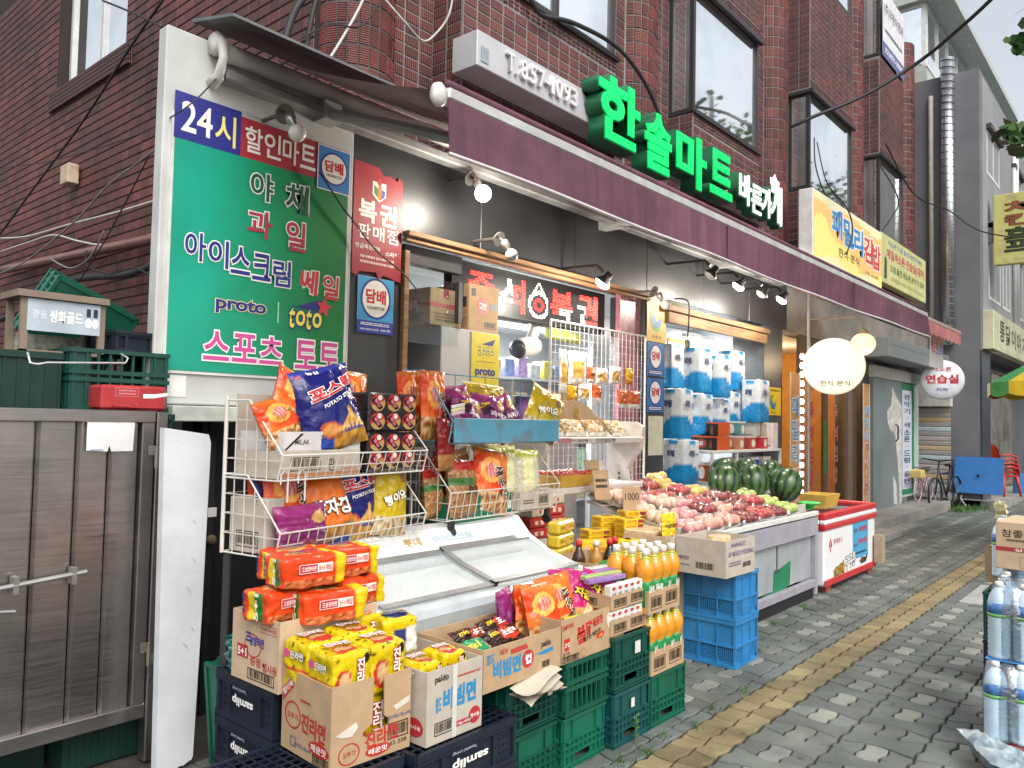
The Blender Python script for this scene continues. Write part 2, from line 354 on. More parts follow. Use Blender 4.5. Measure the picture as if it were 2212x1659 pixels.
# ================================================================ brick building
bld = thing('brick_building', 'dark red tiled brick building with round columns and bay windows above the shops', 'building', (0, 0, 0))
MORT = mat((.235, .225, .23), .9, var=.15, vs=6); MORTD = mat((.03, .02, .02), .9)
TILE = mat((.118, .030, .027), .55, kind='tile', bump=.9, bs=16); TILEC = mat((.15, .036, .031), .5, kind='tile', bump=.9, bs=-20)
tiles = []
def tile_wall(o, u, n, w, h, tw=.142, th=.085, skip=(), col=False, fill=.92, vis=1., gx=.014):
    o, u, n = V(o), V(u), V(n); nu, nv = int(w/tw+.01), int(h/th+.01); tw = w/nu; th = h/nv
    for j in range(nv):
        for i in range(nu):
            x, z = (i+.5)*tw, (j+.5)*th
            if any(a < x < b and c < z < d for a, b, c, d in skip): continue
            tiles.append((o+u*x+V((0, 0, z)), u, n, tw-gx, th-.012, col, vis))
wl = MB()
# side wall along the alley (x = 3.06), window hole y 7.45-9.1 z 5.02-6.8
for a, b, c, d in ((4.4, 7.45, 0, 9.5), (9.1, 14, 0, 9.5), (7.45, 9.1, 0, 5.02), (7.45, 9.1, 6.8, 9.5)): wl.box(3.06, 3.3, a, b, c, d)
sw = wl.build('side_wall', MORTD, bld)
tile_wall((3.06, 4.45, 1.5), PY, -PX, 9.4, 5.0, .142, .085, [(3.0, 4.65, 3.40, 9)], vis=.45, gx=.003)
# front upper wall (recess plane) and bays
fw = MB(); fw.box(3.3, 18.1, 4.335, 4.6, 3.45, 9.6); fw.build('front_wall', MORT, bld)
BAY = [(4.05, 6.10), (7.66, 9.40), (11.2, 13.12), (14.65, 16.2)]
for k, (a, b) in enumerate(BAY):
    for z0_, z1_ in ((3.5, 5.0), (6.47, 8.25 if k else 9.6)): bw = MB(); bw.box(a, b, 4.012, 4.34, z0_, z1_); bw.build('bay_wall', MORT, bld)
    tile_wall((a, 4.012, 3.5), PX, -PY, b-a, 1.36, .142, .085)
    if k == 0: tile_wall((a, 4.012, 4.86), PX, -PY, .25, .9, .125, .085); bw = MB(); bw.box(a, a+.25, 4.012, 4.34, 5.0, 6.47); bw.build('bay_wall', MORT, bld)
    tile_wall((a, 4.012, 6.63), PX, -PY, b-a, 1.62)
    tile_wall((a, 4.335, 3.5), -PY, -PX, .31, 1.5, .155, .085); tile_wall((a, 4.335, 6.5), -PY, -PX, .31, 1.7, .155, .085)
    # soldier rows of small ribbed tiles at sill and head
    for z0 in (4.875, 6.47): tile_wall((a, 4.008, z0), PX, -PY, b-a, .15, .07, .035, vis=.5)
tile_wall((3.62, 4.335, 3.5), PX, -PY, .43, 5.0)
for x, x2 in ((6.1, 6.75), (7.35, 7.66), (9.4, 10.3), (10.92, 11.2), (13.12, 13.8), (14.4, 14.65), (16.2, 17.25), (17.85, 18.1)): tile_wall((x, 4.335, 3.5), PX, -PY, x2-x, 6.0)
# round columns
cm = MB(); COLS = [(3.36, 4.42, .30), (7.06, 4.50, .33), (10.62, 4.46, .33), (14.1, 4.46, .33), (17.55, 4.46, .33)]
for cx, cy, r in COLS:
    cm.lathe([(r-.012, 3.0), (r-.012, 9.6)], 28, (cx, cy, 0))
    n = 24
    for j in range(44):
        for i in range(n):
            a = 2*math.pi*(i+.5)/n; nn = V((math.cos(a), math.sin(a), 0))
            if nn.y > .35 and not (cx < 4 and nn.x < -.2): continue
            if nn.x > .75: continue
            tiles.append((V((cx, cy, 3.3+j*.145))+nn*(r-.012), V((-nn.y, nn.x, 0)), nn, 2*math.pi*r/n-.013, .131, True, 1.))
cm.build('column', MORT, bld, smooth=True)
def tile_seen(t):
    p = t[0]; f = p.x*.759+p.y*.649+(p.z-1.6)*.045
    d = V((p.x, p.y, p.z-1.6)); c = -d.normalized().dot(t[2])
    sx = (p.x*.649-p.y*.76+(p.z-1.6)*.02)/f; sy = (p.z-1.6)/f
    if c < .06 or abs(sx) > .655 or sy > .55: return -1
    if p.x > 3.2 and p.z < 3.62+(p.x-3.2)*.12: return -1       # behind the awning
    return t[3]*t[4]*c/f**2*t[6]
tiles.sort(key=lambda t: -tile_seen(t))
trest, trestc = MB(), MB(); trest.an = trestc.an = 'rv'
def tile_geo(mb, o, u, n, w, h, d=.006, e=.003):
    v = V((0, 0, 1)); r = rnd.random()
    P = [o+u*x+v*y+n*z for x, y, z in ((-w/2, -h/2, 0), (w/2, -h/2, 0), (w/2, h/2, 0), (-w/2, h/2, 0), (-w/2+e, -h/2+e, d), (w/2-e, -h/2+e, d), (w/2-e, h/2-e, d), (-w/2+e, h/2-e, d))]
    mb.add(P, [(4, 5, 6, 7), (0, 1, 5, 4), (1, 2, 6, 5), (2, 3, 7, 6), (3, 0, 4, 7)]); mb.a += [r]*8
tm = {}
for i, (o, u, n, w, h, col, vis) in enumerate(tiles):
    if i < 300:
        k = (round(w, 3), round(h, 3), col)
        if k not in tm: mb = MB(); tile_geo(mb, V(), PX, -PY, w, h); mb.a = []; tm[k] = mb.mesh('tile', TILEC if col else TILE)
        v = n.cross(u); M = Matrix(((u.x, -n.x, 0, o.x), (u.y, -n.y, 0, o.y), (u.z, -n.z, 1, o.z), (0, 0, 0, 1)))
        link('tile', tm[k], bld, None, M)
    else: tile_geo(trestc if col else trest, o, u, n, w, h)
setk(trest.build('tile_field', TILE, bld), 'stuff'); setk(trestc.build('column_tile_field', TILEC, bld), 'stuff')
# windows
GLS = mat((.92, .95, .97), .03, metal=.95, var=.2, vs=1.2, bump=.04, bs=2.5); FRM = mat((.035, .033, .035), .5); FRW = mat((.55, .57, .57), .5)
def window(parent, o, u, n, w, h, fm, cols=2, name='window', gl=None, fw_=.05, dp=.05):
    o, u, n = V(o), V(u).normalized(), V(n).normalized(); wz = V((0, 0, 1)); mb = MB(); d = n*dp
    def rc(x0, x1, z0, z1): mb.prism([(x0, z0), (x1, z0), (x1, z1), (x0, z1)], o, u, wz, -d)
    rc(0, w, 0, fw_); rc(0, w, h-fw_, h); rc(0, fw_, fw_, h-fw_); rc(w-fw_, w, fw_, h-fw_)
    for i in range(1, cols): x = w*i/cols; rc(x-fw_/2, x+fw_/2, fw_, h-fw_)
    f = mb.build(name, fm, parent)
    for i in range(cols):
        a, b = w*i/cols+fw_*.6, w*(i+1)/cols-fw_*.6
        g = MB(); g.prism([(a, fw_*.8), (b, fw_*.8), (b, h-fw_*.8), (a, h-fw_*.8)], o-n*(dp*.6), u, wz, -n*.006); g.build('pane', gl or GLS, f)
    return f
for k, (a, b) in enumerate(BAY):
    window(bld, (a+(.25 if k == 0 else 0), 4.02, 5.02), PX, -PY, b-a-(.25 if k == 0 else 0), 1.43, FRM, 2 if k < 1 else 1)
    if k: window(bld, (a+.01, 4.335, 5.02), -PY, -PX, .31, 1.43, FRM, 1)
    if k: window(bld, (a, 4.02, 8.27), PX, -PY, b-a, 1.3, FRM, 1); window(bld, (a+.01, 4.335, 8.27), -PY, -PX, .31, 1.3, FRM, 1)
    sl_ = MB(); sl_.box(a-.02, b+.02, 3.975, 4.01, 4.985, 5.02); sl_.build('window_sill', FRM, bld); sl_ = MB(); sl_.prism([(a-.03, 3.96), (b+.03, 3.96), (b+.03, 4.01), (a+.01, 4.01), (a+.01, 4.335), (a-.03, 4.335)], (0, 0, 6.415), PX, PY, (0, 0, .05)); sl_.build('window_head', FRM, bld)
window(bld, (3.16, 9.1, 5.02), -PY, -PX, 1.65, 1.8, FRW, 2)
sl_ = MB()
for i in range(5): sl_.box(3.02, 3.06, 7.3, 9.25, 4.80+i*.042, 4.835+i*.042)
sl_.build('window_sill', mat((.10, .035, .03), .6, kind='tile', bump=.8, bs=16), bld)
# ground floor: granite pillars, fascia, interior shells
GRA = mat((.055, .058, .062), .34, kind='stone', bump=.1)
for n_, a, b in (('pillar', 3.07, 3.50), ('pillar', 6.68, 7.07), ('pillar', 9.57, 10.18), ('pillar', 13.55, 14.3)):
    p = MB(); p.cbox(a, b, 4.0, 4.42, 0, 2.86, .006); p.build('pillar', GRA, bld)
p = MB()
for i in range(6): p.cbox(3.07+i*1.21, 3.07+(i+1)*1.21-.006, 4.0, 4.30, 2.86, 3.46, .004)
p.build('fascia', mat((.030, .031, .034), .42, kind='stone', bump=.1), bld)
p = MB(); p.box(10.34, 18.05, 4.0, 4.3, 2.86, 3.46); p.build('fascia', mat((.20, .185, .165), .7, kind='stone'), bld)
p = MB(); p.box(6.30, 6.67, 4.05, 4.10, .1, 2.86); p.build('pillar', mat((.36, .16, .185), .3, var=.35, vs=16), bld)
WHT = mat((.72, .73, .74), .6, var=.05); 
p = MB(); p.box(3.2, 9.9, 7.6, 7.75, 0, 3.0); p.box(3.2, 3.3, 4.4, 7.6, 0, 3.0); p.box(9.75, 9.9, 4.4, 7.6, 0, 3.0); p.build('interior_wall', WHT, bld)
p = MB(); p.box(3.2, 9.9, 4.3, 7.6, 2.86, 3.0); p.build('ceiling', WHT, bld)
p = MB(); p.box(3.2, 17.9, 4.42, 7.6, -.05, .10); p.build('floor', mat((.25, .24, .22), .4, var=.1), bld)
p = MB(); p.box(14.3, 18.0, 4.4, 4.6, 0, 3.0); p.build('rear_wall', mat((.2, .21, .21), .8), bld)
# step platform in front of the kimbap shop and stair door
p = MB(); p.cbox(9.4, 17.2, 3.42, 4.0, .0, .19, .008); p.cbox(9.4, 12.5, 3.12, 3.42, 0, .10, .008); p.cbox(12.7, 13.9, 3.2, 3.42, 0, .06, .008)
setk(tag(p.build('steps', mat((.26, .25, .235), .6, kind='stone')), 'grey granite step platform below the snack restaurant door', 'steps'), 'structure')
# wooden battens over the openings
wd = mat((.27, .15, .07), .7, kind='wood')
p = MB(); p.cbox(3.5, 6.7, 3.93, 4.0, 2.825, 2.86, .004).cbox(3.5, 6.7, 3.955, 4.0, 2.79, 2.815, .004).cbox(7.0, 9.6, 3.93, 4.0, 2.74, 2.80, .004).cbox(7.07, 9.57, 3.955, 4.0, 2.62, 2.735, .004).cbox(3.505, 3.55, 3.97, 4.05, .1, 2.73, .003)
p.build('wood_batten', wd, bld)
p = MB(); p.cbox(3.55, 4.12, 4.03, 4.10, 2.66, 2.79, .004).box(3.55, 3.60, 4.03, 4.10, .1, 2.6).box(4.09, 4.13, 4.03, 4.10, 2.3, 2.6); p.build('door_frame', mat((.05, .05, .055), .4), bld)
g = MB(); g.box(3.60, 4.12, 4.06, 4.07, 2.12, 2.6); g.build('transom_pane', mat((.9, .95, .95), .05, alpha=.12, kind='film'), bld)
# black side door under the big green sign
p = MB(); p.box(1.98, 3.07, 4.12, 4.2, 0, 1.75).box(2.0, 2.06, 3.98, 4.12, 0, 1.62).box(2.10, 2.13, 3.95, 4.12, 0, 1.62).box(2.16, 2.20, 3.99, 4.12, 0, 1.62).box(2.95, 3.07, 3.98, 4.12, 0, 1.62)
dr = p.build('side_door', mat((.022, .023, .026), .45), bld)
p = MB(); p.lathe([(.0, 0), (.022, .004), (.028, .03), (.02, .045), (0, .05)], 12, M=Matrix.Translation((2.18, 3.99, .92))@Matrix.Rotation(R(90), 4, 'X')); p.build('door_knob', mat((.45, .36, .22), .3, metal=.8), dr)
p = MB(); p.box(2.165, 2.215, 3.984, 3.989, 1.04, 1.09); p.build('door_label', WHT, dr)
# ================================================================ awning
aw = thing('awning', 'long maroon retractable fabric awning with a drooping valance over the grocery front', 'awning')
FAB = mat((.10, .050, .062), .85, kind='fabric'); VAL = mat((.135, .052, .082), .8, kind='fabric'); ALU = mat((.55, .55, .54), .4, metal=.25, var=.15); WPL = mat((.62, .61, .58), .5, var=.18)
AX0, AX1 = 2.10, 9.72
p = MB(); p.grid(lambda a, b: (AX0+(AX1-AX0)*a, 3.83+(2.19-3.83)*b, 3.585+(2.885-3.585)*b-.05*math.sin(math.pi*b)+.012*math.sin(a*40)*b*(1-b)), 60, 8); p.build('fabric', FAB, aw, True)
p = MB(); p.tube([(AX0-.02, 3.86, 3.53), (AX1, 3.86, 3.53)], .05, 14); p.build('roller', mat((.60, .58, .55), .5, var=.1), aw, True)
p = MB(); p.cbox(AX0-.02, AX1, 3.80, 3.90, 3.36, 3.42, .01); p.build('torsion_bar', mat((.22, .22, .22), .55, var=.2), aw)
p = MB(); p.cbox(AX0, AX1, 2.15, 2.22, 2.84, 2.90, .012); p.build('front_bar', ALU, aw)
p = MB(); p.tube([(AX0, 2.165, 2.905), (AX1, 2.165, 2.905)], .018, 8); p.build('piping', VAL, aw, True)
p = MB(); p.lathe([(.0, -.03), (.038, -.026), (.050, 0), (.038, .026), (0, .03)], 14, M=Matrix.Translation((AX0-.03, 2.175, 2.855))@Matrix.Rotation(R(90), 4, 'Y'), sx=1.0, sy=.62); p.build('end_cap', WPL, aw, True)
def vy(a, b): return 2.152-.010*math.sin(a*26)*b-.018*math.sin(a*7+1)*b
p = MB(); p.grid(lambda a, b: (AX0+(AX1-AX0)*a, vy(a, b), 2.845+(2.625-2.845)*b), 120, 5); p.grid(lambda a, b: (AX0+(AX1-AX0)*a, vy(a, b)+.004, 2.845+(2.625-2.845)*b), 120, 5, flip=True); p.build('valance', VAL, aw, True)
p = MB(); p.tube([(AX0+(AX1-AX0)*i/80, vy(i/80, 1)+.002, 2.622) for i in range(81)], .008, 6); p.build('hem', mat((.6, .58, .58), .6), aw, True)
for x in (4.55, 7.05): p = MB(); p.box(x, x+.004, 2.138, 2.148, 2.63, 2.84); p.build('seam', mat((.09, .04, .06), .8), aw)
p = MB()    # cast end bracket with a curved cheek
p.tube([(AX0-.05, 3.86, 3.60), (AX0-.05, 3.80, 3.54), (AX0-.05, 3.79, 3.46), (AX0-.05, 3.83, 3.37), (AX0-.05, 3.90, 3.35)], [.03, .028, .022, .03, .034], 8); p.lathe([(.055, -.03), (.06, 0), (.055, .03)], 12, M=Matrix.Translation((AX0-.05, 3.86, 3.55))@Matrix.Rotation(R(90), 4, 'Y')); p.build('end_bracket', WPL, aw, True)
for sx, ex, fx in ((2.75, 2.95, 4.1), (5.9, 5.2, 6.9), (8.1, 7.6, 9.2)):
    p = MB(); p.tube([(sx, 3.82, 3.39), ((sx+ex)/2, 3.4, 3.26), (ex, 2.85, 3.06)], .032, 8); p.tube([(ex, 2.85, 3.06), (fx, 2.24, 2.87)], .026, 8); p.box(ex-.05, ex+.05, 2.80, 2.9, 3.0, 3.11); p.box(sx-.06, sx+.06, 3.78, 4.0, 3.34, 3.45); p.build('folding_arm', mat((.34, .34, .33), .5, var=.15), aw)
p = MB(); p.prism([(0, 0), (.42, -.10), (.42, -.085), (0, .02)], (1.98, 4.0, 3.69), (0, -1, 0), PZ, (1.5, 0, 0)); p.build('cover_sheet', mat((.16, .17, .17), .5, metal=.3), aw)
# pink scalloped awning next door
pa = thing('small_awning', 'faded pink scalloped awning continuing past the maroon one', 'awning'); PK = mat((.58, .22, .22), .8, kind='fabric')
p = MB(); p.grid(lambda a, b: (9.78+1.85*a, 2.2+1.6*b, 2.86+.5*b), 8, 4); p.build('fabric', PK, pa)
p = MB(); p.grid(lambda a, b: (9.78+1.85*a, 2.19, 2.84-b*(.13+.03*abs(math.sin(a*9*math.pi)))), 72, 2); p.build('valance', PK, pa)
p = MB(); p.box(9.78, 11.65, 2.185, 2.22, 2.84, 2.875); p.build('front_bar', mat((.5, .38, .36), .5), pa)
b = thing('hanging_banner', 'white cloth banner with red and blue lettering below the pink awning', 'banner')
p = MB(); p.box(10.72, 11.42, 2.35, 2.355, 2.36, 2.78); p.build('cloth', mat((.6, .6, .62), .8), b)
F = Face(b, (10.72, 2.35, 2.36), PX, PZ, .70, .42); F.t('색소폰', .27, .6, .48, .36, '#c8323c'); F.t('동호회', .74, .58, .48, .36, '#3c6fc0')
# ================================================================ shop sign over the awning
ps = thing('shop_sign', 'grey raceway shop sign with phone number and glowing green channel letters', 'sign')
p = MB(); p.cbox(3.93, 9.52, 3.75, 4.0, 4.10, 4.36, .006); p.build('raceway', mat((.50, .51, .54), .5, metal=.1, var=.1, vs=3), ps)
p = MB(); p.box(3.97, 4.05, 3.744, 3.75, 4.14, 4.25); p.build('cover_plate', mat((.30, .35, .40), .4), ps)
WL = mat((.70, .70, .71), .5)
for ch, x in zip('T.857-1093', (4.27, 4.345, 4.425, 4.53, 4.635, 4.715, 4.775, 4.86, 4.965, 5.07)):
    w, h, dz = {'T': (.10, .145, 0), '.': (.028, .028, -.058), '-': (.06, .022, -.005), '1': (.05, .145, 0)}.get(ch, (.095, .15, 0))
    txt(ps, ch, (x, 3.75, 4.235+dz-.01*(x-5.1)*0), w*.85, h, WL, bold=.02, depth=.03, name='letter')
GE = mat((.0, .30, .08), .4, emit=.62, ecol=(.0, .85, .15), var=0); GS = mat((.012, .13, .055), .45, var=.1)
for ch, x0, x1, z0, z1 in (('한', 5.20, 5.86, 3.93, 4.50), ('솔', 5.93, 6.42, 3.86, 4.42), ('마', 6.50, 7.13, 3.88, 4.42), ('트', 7.20, 7.72, 3.93, 4.42)):
    c = ((x0+x1)/2, 3.75, (z0+z1)/2); w, h = x1-x0, z1-z0
    txt(ps, ch, c, w, h, GS, bold=.05, depth=.16, name='letter_can'); txt(ps, ch, (c[0], 3.59, c[2]), w*.96, h*.95, GE, bold=.028, depth=.012, name='letter_face')
WE = mat((.9, .9, .9), .4, emit=.8, var=0)
for ch, x0, x1, z0, z1 in (('바', 7.98, 8.28, 4.02, 4.36), ('른', 8.30, 8.58, 3.98, 4.30), ('가', 8.58, 8.84, 4.0, 4.34), ('게', 8.84, 9.16, 3.98, 4.44)):
    c = ((x0+x1)/2, 3.75, (z0+z1)/2); txt(ps, ch, c, (x1-x0)*1.12, (z1-z0)*1.10, GS, bold=.05, depth=.12, name='letter_can'); txt(ps, ch, (c[0], 3.625, c[2]), x1-x0, z1-z0, WE, bold=.012, depth=.012, name='letter_face')
p = MB()
for a in (0, 55, -55): p.lathe([(0, 0), (.05, .05), (.055, .11), (0, .17)], 10, M=Matrix.Translation((8.95, 3.62, 4.40))@Matrix.Rotation(R(a), 4, 'Y')@Matrix.Diagonal((1, .2, 1, 1)))
p.build('flower_mark', mat((.9, .55, .7), .4, emit=1.2, var=0), ps, True)
# ================================================================ big green alley sign
gs = thing('price_sign', 'tall green vinyl sign board listing vegetables fruit and ice cream sale beside the alley gate', 'sign', (1.80, 3.90, 1.64))
SW, SH = 1.20, 1.94
p = MB(); p.cbox(0, SW, 0, .09, 0, SH, .008); p.build('sign_box', mat((.54, .56, .55), .55, var=.14, vs=4), gs)
p = MB(); p.box(.04, SW-.03, -.012, 0, .16, 1.50); p.build('vinyl_border', mat((.68, .69, .68), .5), gs)
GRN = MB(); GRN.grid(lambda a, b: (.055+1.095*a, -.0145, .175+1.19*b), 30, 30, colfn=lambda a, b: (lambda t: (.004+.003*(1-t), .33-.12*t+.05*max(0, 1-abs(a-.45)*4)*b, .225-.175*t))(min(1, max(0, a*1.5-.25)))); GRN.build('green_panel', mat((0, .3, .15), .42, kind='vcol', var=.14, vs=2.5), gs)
F = Face(gs, (.055, -.0145, .175), PX, PZ, 1.095, 1.19)
p = MB(); p.box(.05, .42, -.015, -.0115, 1.365, 1.61); p.build('navy_panel', ink('#2a2f86'), gs)
p = MB(); p.box(.42, 1.15, -.015, -.0115, 1.365, 1.585); p.build('red_panel', ink('#a8323c'), gs)
WI = '#f2f2ee'
txt(gs, '24', (.17, -.015, 1.49), .17, .16, WI, bold=.015); txt(gs, '시', (.33, -.015, 1.48), .12, .17, '#f0e68a', bold=.012)
for i, ch in enumerate('할인마트'): txt(gs, ch, (.50+i*.118, -.015, 1.475), .108, .145, WI, bold=.014)
def cig(parent, o, w, h, lowtxt=False):
    F = Face(parent, o, PX, PZ, w, h); F.rect(0, 1, 0, 1, '#2a7cc4' if not lowtxt else '#3a9fd6', off=.001); F.frame(0.0, 1, 0, 1, WI, .006 if not lowtxt else .001, off=.0014)
    y = .52 if not lowtxt else .62; rx = .37; ry = rx*w/h if not lowtxt else .33
    if lowtxt: F.rect(0, 1, 0, .22, '#2b3fa0', off=.0016); F.lines(.1,.9,.13,.19,2,WI); F.t('www.tobacco.co.kr  1644-1785', .5, .07, .85, .045, WI, off=.002)
    F.ell(.5, y, rx+.05, ry*1.12, '#28348e', off=.0018); F.ell(.5, y, rx, ry, '#f0efe8', off=.0022); F.t('담배', .5, y+ry*.12, .56, ry*.8, '#c5222e', off=.003, bold=.035); F.t('CIGARETTES', .5, y-ry*.5, .48, ry*.17, '#333344', off=.003)
q = thing('cigarette_sticker', 'square blue cigarette sticker on the corner of the green sign', 'sticker', (2.72, 3.883, 2.95)); cig(q, (0, 0, 0), .24, .27)
def big(s, x, y, w, h, c, oc='#f4f4f0', **k): F.ot(s, x, y, w, h, c, oc, bold=.018, ow=.042, off=.003, **k)
big('야', .46, .885, .13, .13, '#1d5a45'); big('채', .67, .87, .14, .145, '#1d5a45')
big('과', .455, .705, .14, .13, '#b4324a'); big('일', .67, .685, .12, .145, '#b4324a')
for i, ch in enumerate('아이스크림'): big(ch, .12+i*.118, .545-.013*i, .105, .125, '#2a2f86')
big('쎄', .755, .475, .125, .12, '#d23a44', skew=.15); big('일', .905, .465, .105, .12, '#d23a44', skew=.1)
otxt(gs, 'proto', F.at(.37, .305), .30, .085, '#27307e', '#e9dcae', ow=.04, bold=.03, off=.003)
F.rect(.575, .581, .255, .355, '#b8e0c8', off=.003)
F.poly([(.68, .345), (.85, .40), (.82, .335)], '#27307e', off=.002); [F.ot(c_, .665+.052*i_, .29, .034 if c_ == 't' else .056, .10 if c_ == 't' else .075, '#f0de5a', '#27307e', bold=.02, ow=.045, off=.004, skew=.2) for i_, c_ in enumerate('toto')]
F.poly([(.86+r*math.cos(a)*.052, .36+r*math.sin(a)*.052) for a, r in ((R(i*36+10), 1 if i % 2 == 0 else .45) for i in range(10))], '#d23a44', off=.004)
for i, ch in enumerate('스포츠'): big(ch, .245+i*.15, .12, .135, .13, '#d0509a')
for i, ch in enumerate('토토'): big(ch, .755+i*.15, .115, .135, .14, '#d0509a')
p = MB(); p.box(.07, .17, -.004, 0, .04, .15); p.build('torn_paper', mat((.75, .75, .75), .7), gs)
tr = MB(); tr.cbox(1.86, 2.35, 3.80, 3.95, 1.555, 1.635, .005); tag(tr.build('metal_trim', mat((.5, .54, .5), .5, var=.2)), 'pale green metal channel under the green sign', 'trim')
# ================================================================ posters on the first pillar
lb = thing('lottery_banner', 'torn red lottery banner with white lettering on the granite pillar', 'banner', (3.075, 3.992, 2.50))
pts = [(0, .01), (.04, .0), (.06, .03), (.2, .04), (.22, -.01), (.26, .03), (.41, .0), (.41, .68), (.38, .71), (.36, .68), (.30, .70), (.24, .69), (.2, .735), (.0, .74)]
p = MB(); p.prism(pts, (0, 0, 0), PX, PZ, (0, -.004, 0)); p.build('vinyl', mat('#a22b36', .45, var=.12, vs=5), lb)
F = Face(lb, (0, -.004, 0), PX, PZ, .41, .74)
for i, ch in enumerate('복권'): F.t(ch, .28+i*.42, .58, .36, .20, WI, bold=.035)
for i, ch in enumerate('판매점'): F.t(ch, .22+i*.29, .40, .24, .13, WI, bold=.02)
F.t('연금복권520', .30, .265, .5, .045, WI); F.t('스피또', .80, .24, .28, .045, WI, bold=.03); F.lines(.15,.85,.11,.20,2,'#e0c0c0')
F.poly([(.36, .86), (.64, .86), (.64, .74), (.5, .68), (.36, .74)], WI, off=.002); F.poly([(.39, .83), (.47, .80), (.47, .72), (.40, .75)], '#3d8a3f', off=.003); F.poly([(.48, .84), (.54, .84), (.55, .71), (.5, .70), (.47, .72)], '#e07a2a', off=.003); F.poly([(.55, .80), (.62, .79), (.61, .74), (.55, .71)], '#3a58b0', off=.003); F.ell(.5, .865, .05, .03, '#c8323c', off=.003)
q = thing('cigarette_poster', 'pale blue cigarette poster under the red lottery banner on the pillar', 'poster', (3.13, 3.994, 2.14)); p = MB(); p.box(0, .30, -.002, 0, 0, .365); p.build('sheet', mat('#3a9fd6', .4), q); cig(q, (0, -.002, 0), .30, .365, True)
# pillar 2 posters
q = thing('bag_sales_poster', 'yellow garbage bag poster with green and blue swirl topping the second pillar', 'poster', (6.69, 3.99, 2.40)); p = MB(); p.box(0, .37, -.004, 0, 0, .46); p.build('sheet', mat('#c8a53a', .5, var=.1), q)
def swirl(F, x, y, r, asp):
    n = 14
    F.poly([(x+r*math.cos(R(100+i*14))*1., y+asp*r*math.sin(R(100+i*14))) for i in range(n+1)]+[(x+.06+r*.72*math.cos(R(100+i*14)), y+.02+asp*r*.74*math.sin(R(100+i*14))) for i in range(n, -1, -1)], '#4d9a4a', off=.002)
    F.poly([(x+r*.7*math.cos(R(170+i*13)), y+asp*r*.75*math.sin(R(170+i*13))) for i in range(n+1)]+[(x+.03+r*.35*math.cos(R(170+i*13)), y+.04+asp*r*.4*math.sin(R(170+i*13))) for i in range(n, -1, -1)], '#3a70b8', off=.003)
F = Face(q, (0, -.004, 0), PX, PZ, .37, .46); F.t('종량제봉투판매소', .5, .91, .84, .07, '#5a4a20'); F.t('구 로 구', .5, .11, .5, .06, '#5a4a20'); swirl(F, .5, .52, .34, .85)
for i, z in enumerate((2.06, 1.70)):
    q = thing('cigarette_poster', ('upper' if i == 0 else 'lower')+' of two blue cigarette posters stacked on the second pillar', 'poster', (6.71, 3.993, z)); p = MB(); p.box(0, .32, -.003, 0, 0, .335); p.build('sheet', mat('#2f6db0', .4), q)
    F = Face(q, (0, -.003, 0), PX, PZ, .32, .335); F.ell(.5, .58, .36, .38, '#28348e', off=.001); F.ell(.5, .58, .31, .33, '#e8e0dc', off=.002); F.t('담배', .5, .60, .46, .26, '#b42a3a', off=.003, bold=.04); F.rect(.06, .94, .04, .18, '#28348e', off=.001); F.lines(.12,.88,.06,.16,2,WI)
p = MB(); p.box(6.75, 7.03, 3.99, 3.996, 1.27, 1.66); q = tag(p.build('calendar_sheet', mat((.55, .55, .42), .7)), 'pale yellowed notice sheet at the foot of the second pillar posters', 'notice')
q = thing('bag_sales_poster', 'yellow garbage bag sales poster on the third pillar beside the toilet paper', 'poster', (9.60, 3.992, 1.72)); p = MB(); p.box(0, .50, -.003, 0, 0, .36); p.build('sheet', mat('#e0c020', .5), q)
F = Face(q, (0, -.003, 0), PX, PZ, .50, .36); F.t('종량제봉투판매소', .5, .88, .86, .08, '#30301a'); swirl(F, .5, .47, .24, 1.15); F.t('구 로 구', .5, .08, .4, .07, '#30301a')
# ================================================================ LED sign
ld = thing('led_sign', 'black scrolling LED board with red and white dots hung above the shop entrance', 'sign', (4.13, 4.15, 2.42))
LW, LH = 2.06, .385
p = MB(); p.cbox(0, LW, 0, .09, 0, LH, .006); p.build('board', mat((.012, .012, .014), .45), ld)
def raster(s, nx, ny, bold=.02):
    me, bb = tmesh(s, bold, 0.); bv = BVHTree.FromPolygons([v.co for v in me.vertices], [tuple(q.vertices) for q in me.polygons]); out = set()
    for j in range(ny):
        for i in range(nx):
            if bv.ray_cast(V((bb[0]+(bb[1]-bb[0])*(i+.5)/nx, bb[2]+(bb[3]-bb[2])*(j+.5)/ny, 1)), V((0, 0, -1)))[0]: out.add((i, j))
    return out
lit = {}
for s, x0, x1, y0, y1 in (('즉', 8, 26, 3, 28), ('석', 29, 47, 3, 29), ('복', 66, 84, 2, 28), ('권', 88, 106, 3, 29)):
    for i, j in raster(s, x1-x0, y1-y0, .03): lit[(x0+i, y0+j)] = 2 if (s in '석' and i < 9) or (s == '복' and j < 11 and i > 6) or (s == '권' and i < 7 and j < 16) else (0 if (i+j*3) % 5 else 1)
for i in range(49, 64):
    for j in range(2, 31):
        d = math.hypot((i-56.5)/7.5, (j-12)/10.5)
        if .78 < d < 1.05 or (j > 21 and abs(i-56.5) < (31-j)*.45 and abs(i-56.5) > (29-j)*.3) or .28 < d < .5: lit[(i, j)] = 2 if d > .6 else 0
NXL, NYL = 112, 32; dm = [MB() for _ in range(4)]
for i in range(NXL):
    for j in range(NYL):
        k = lit.get((i, j), 3); r = .0060 if k < 3 else .0048
        cx, cz = .02+(LW-.04)*(i+.5)/NXL, .02+(LH-.04)*(j+.5)/NYL; y = -.004 if k < 3 else -.002
        dm[k].add([(cx-r, y, cz-r*.6), (cx, y, cz-r), (cx+r, y, cz-r*.6), (cx+r, y, cz+r*.6), (cx, y, cz+r), (cx-r, y, cz+r*.6)], [(0, 1, 2, 3, 4, 5)])
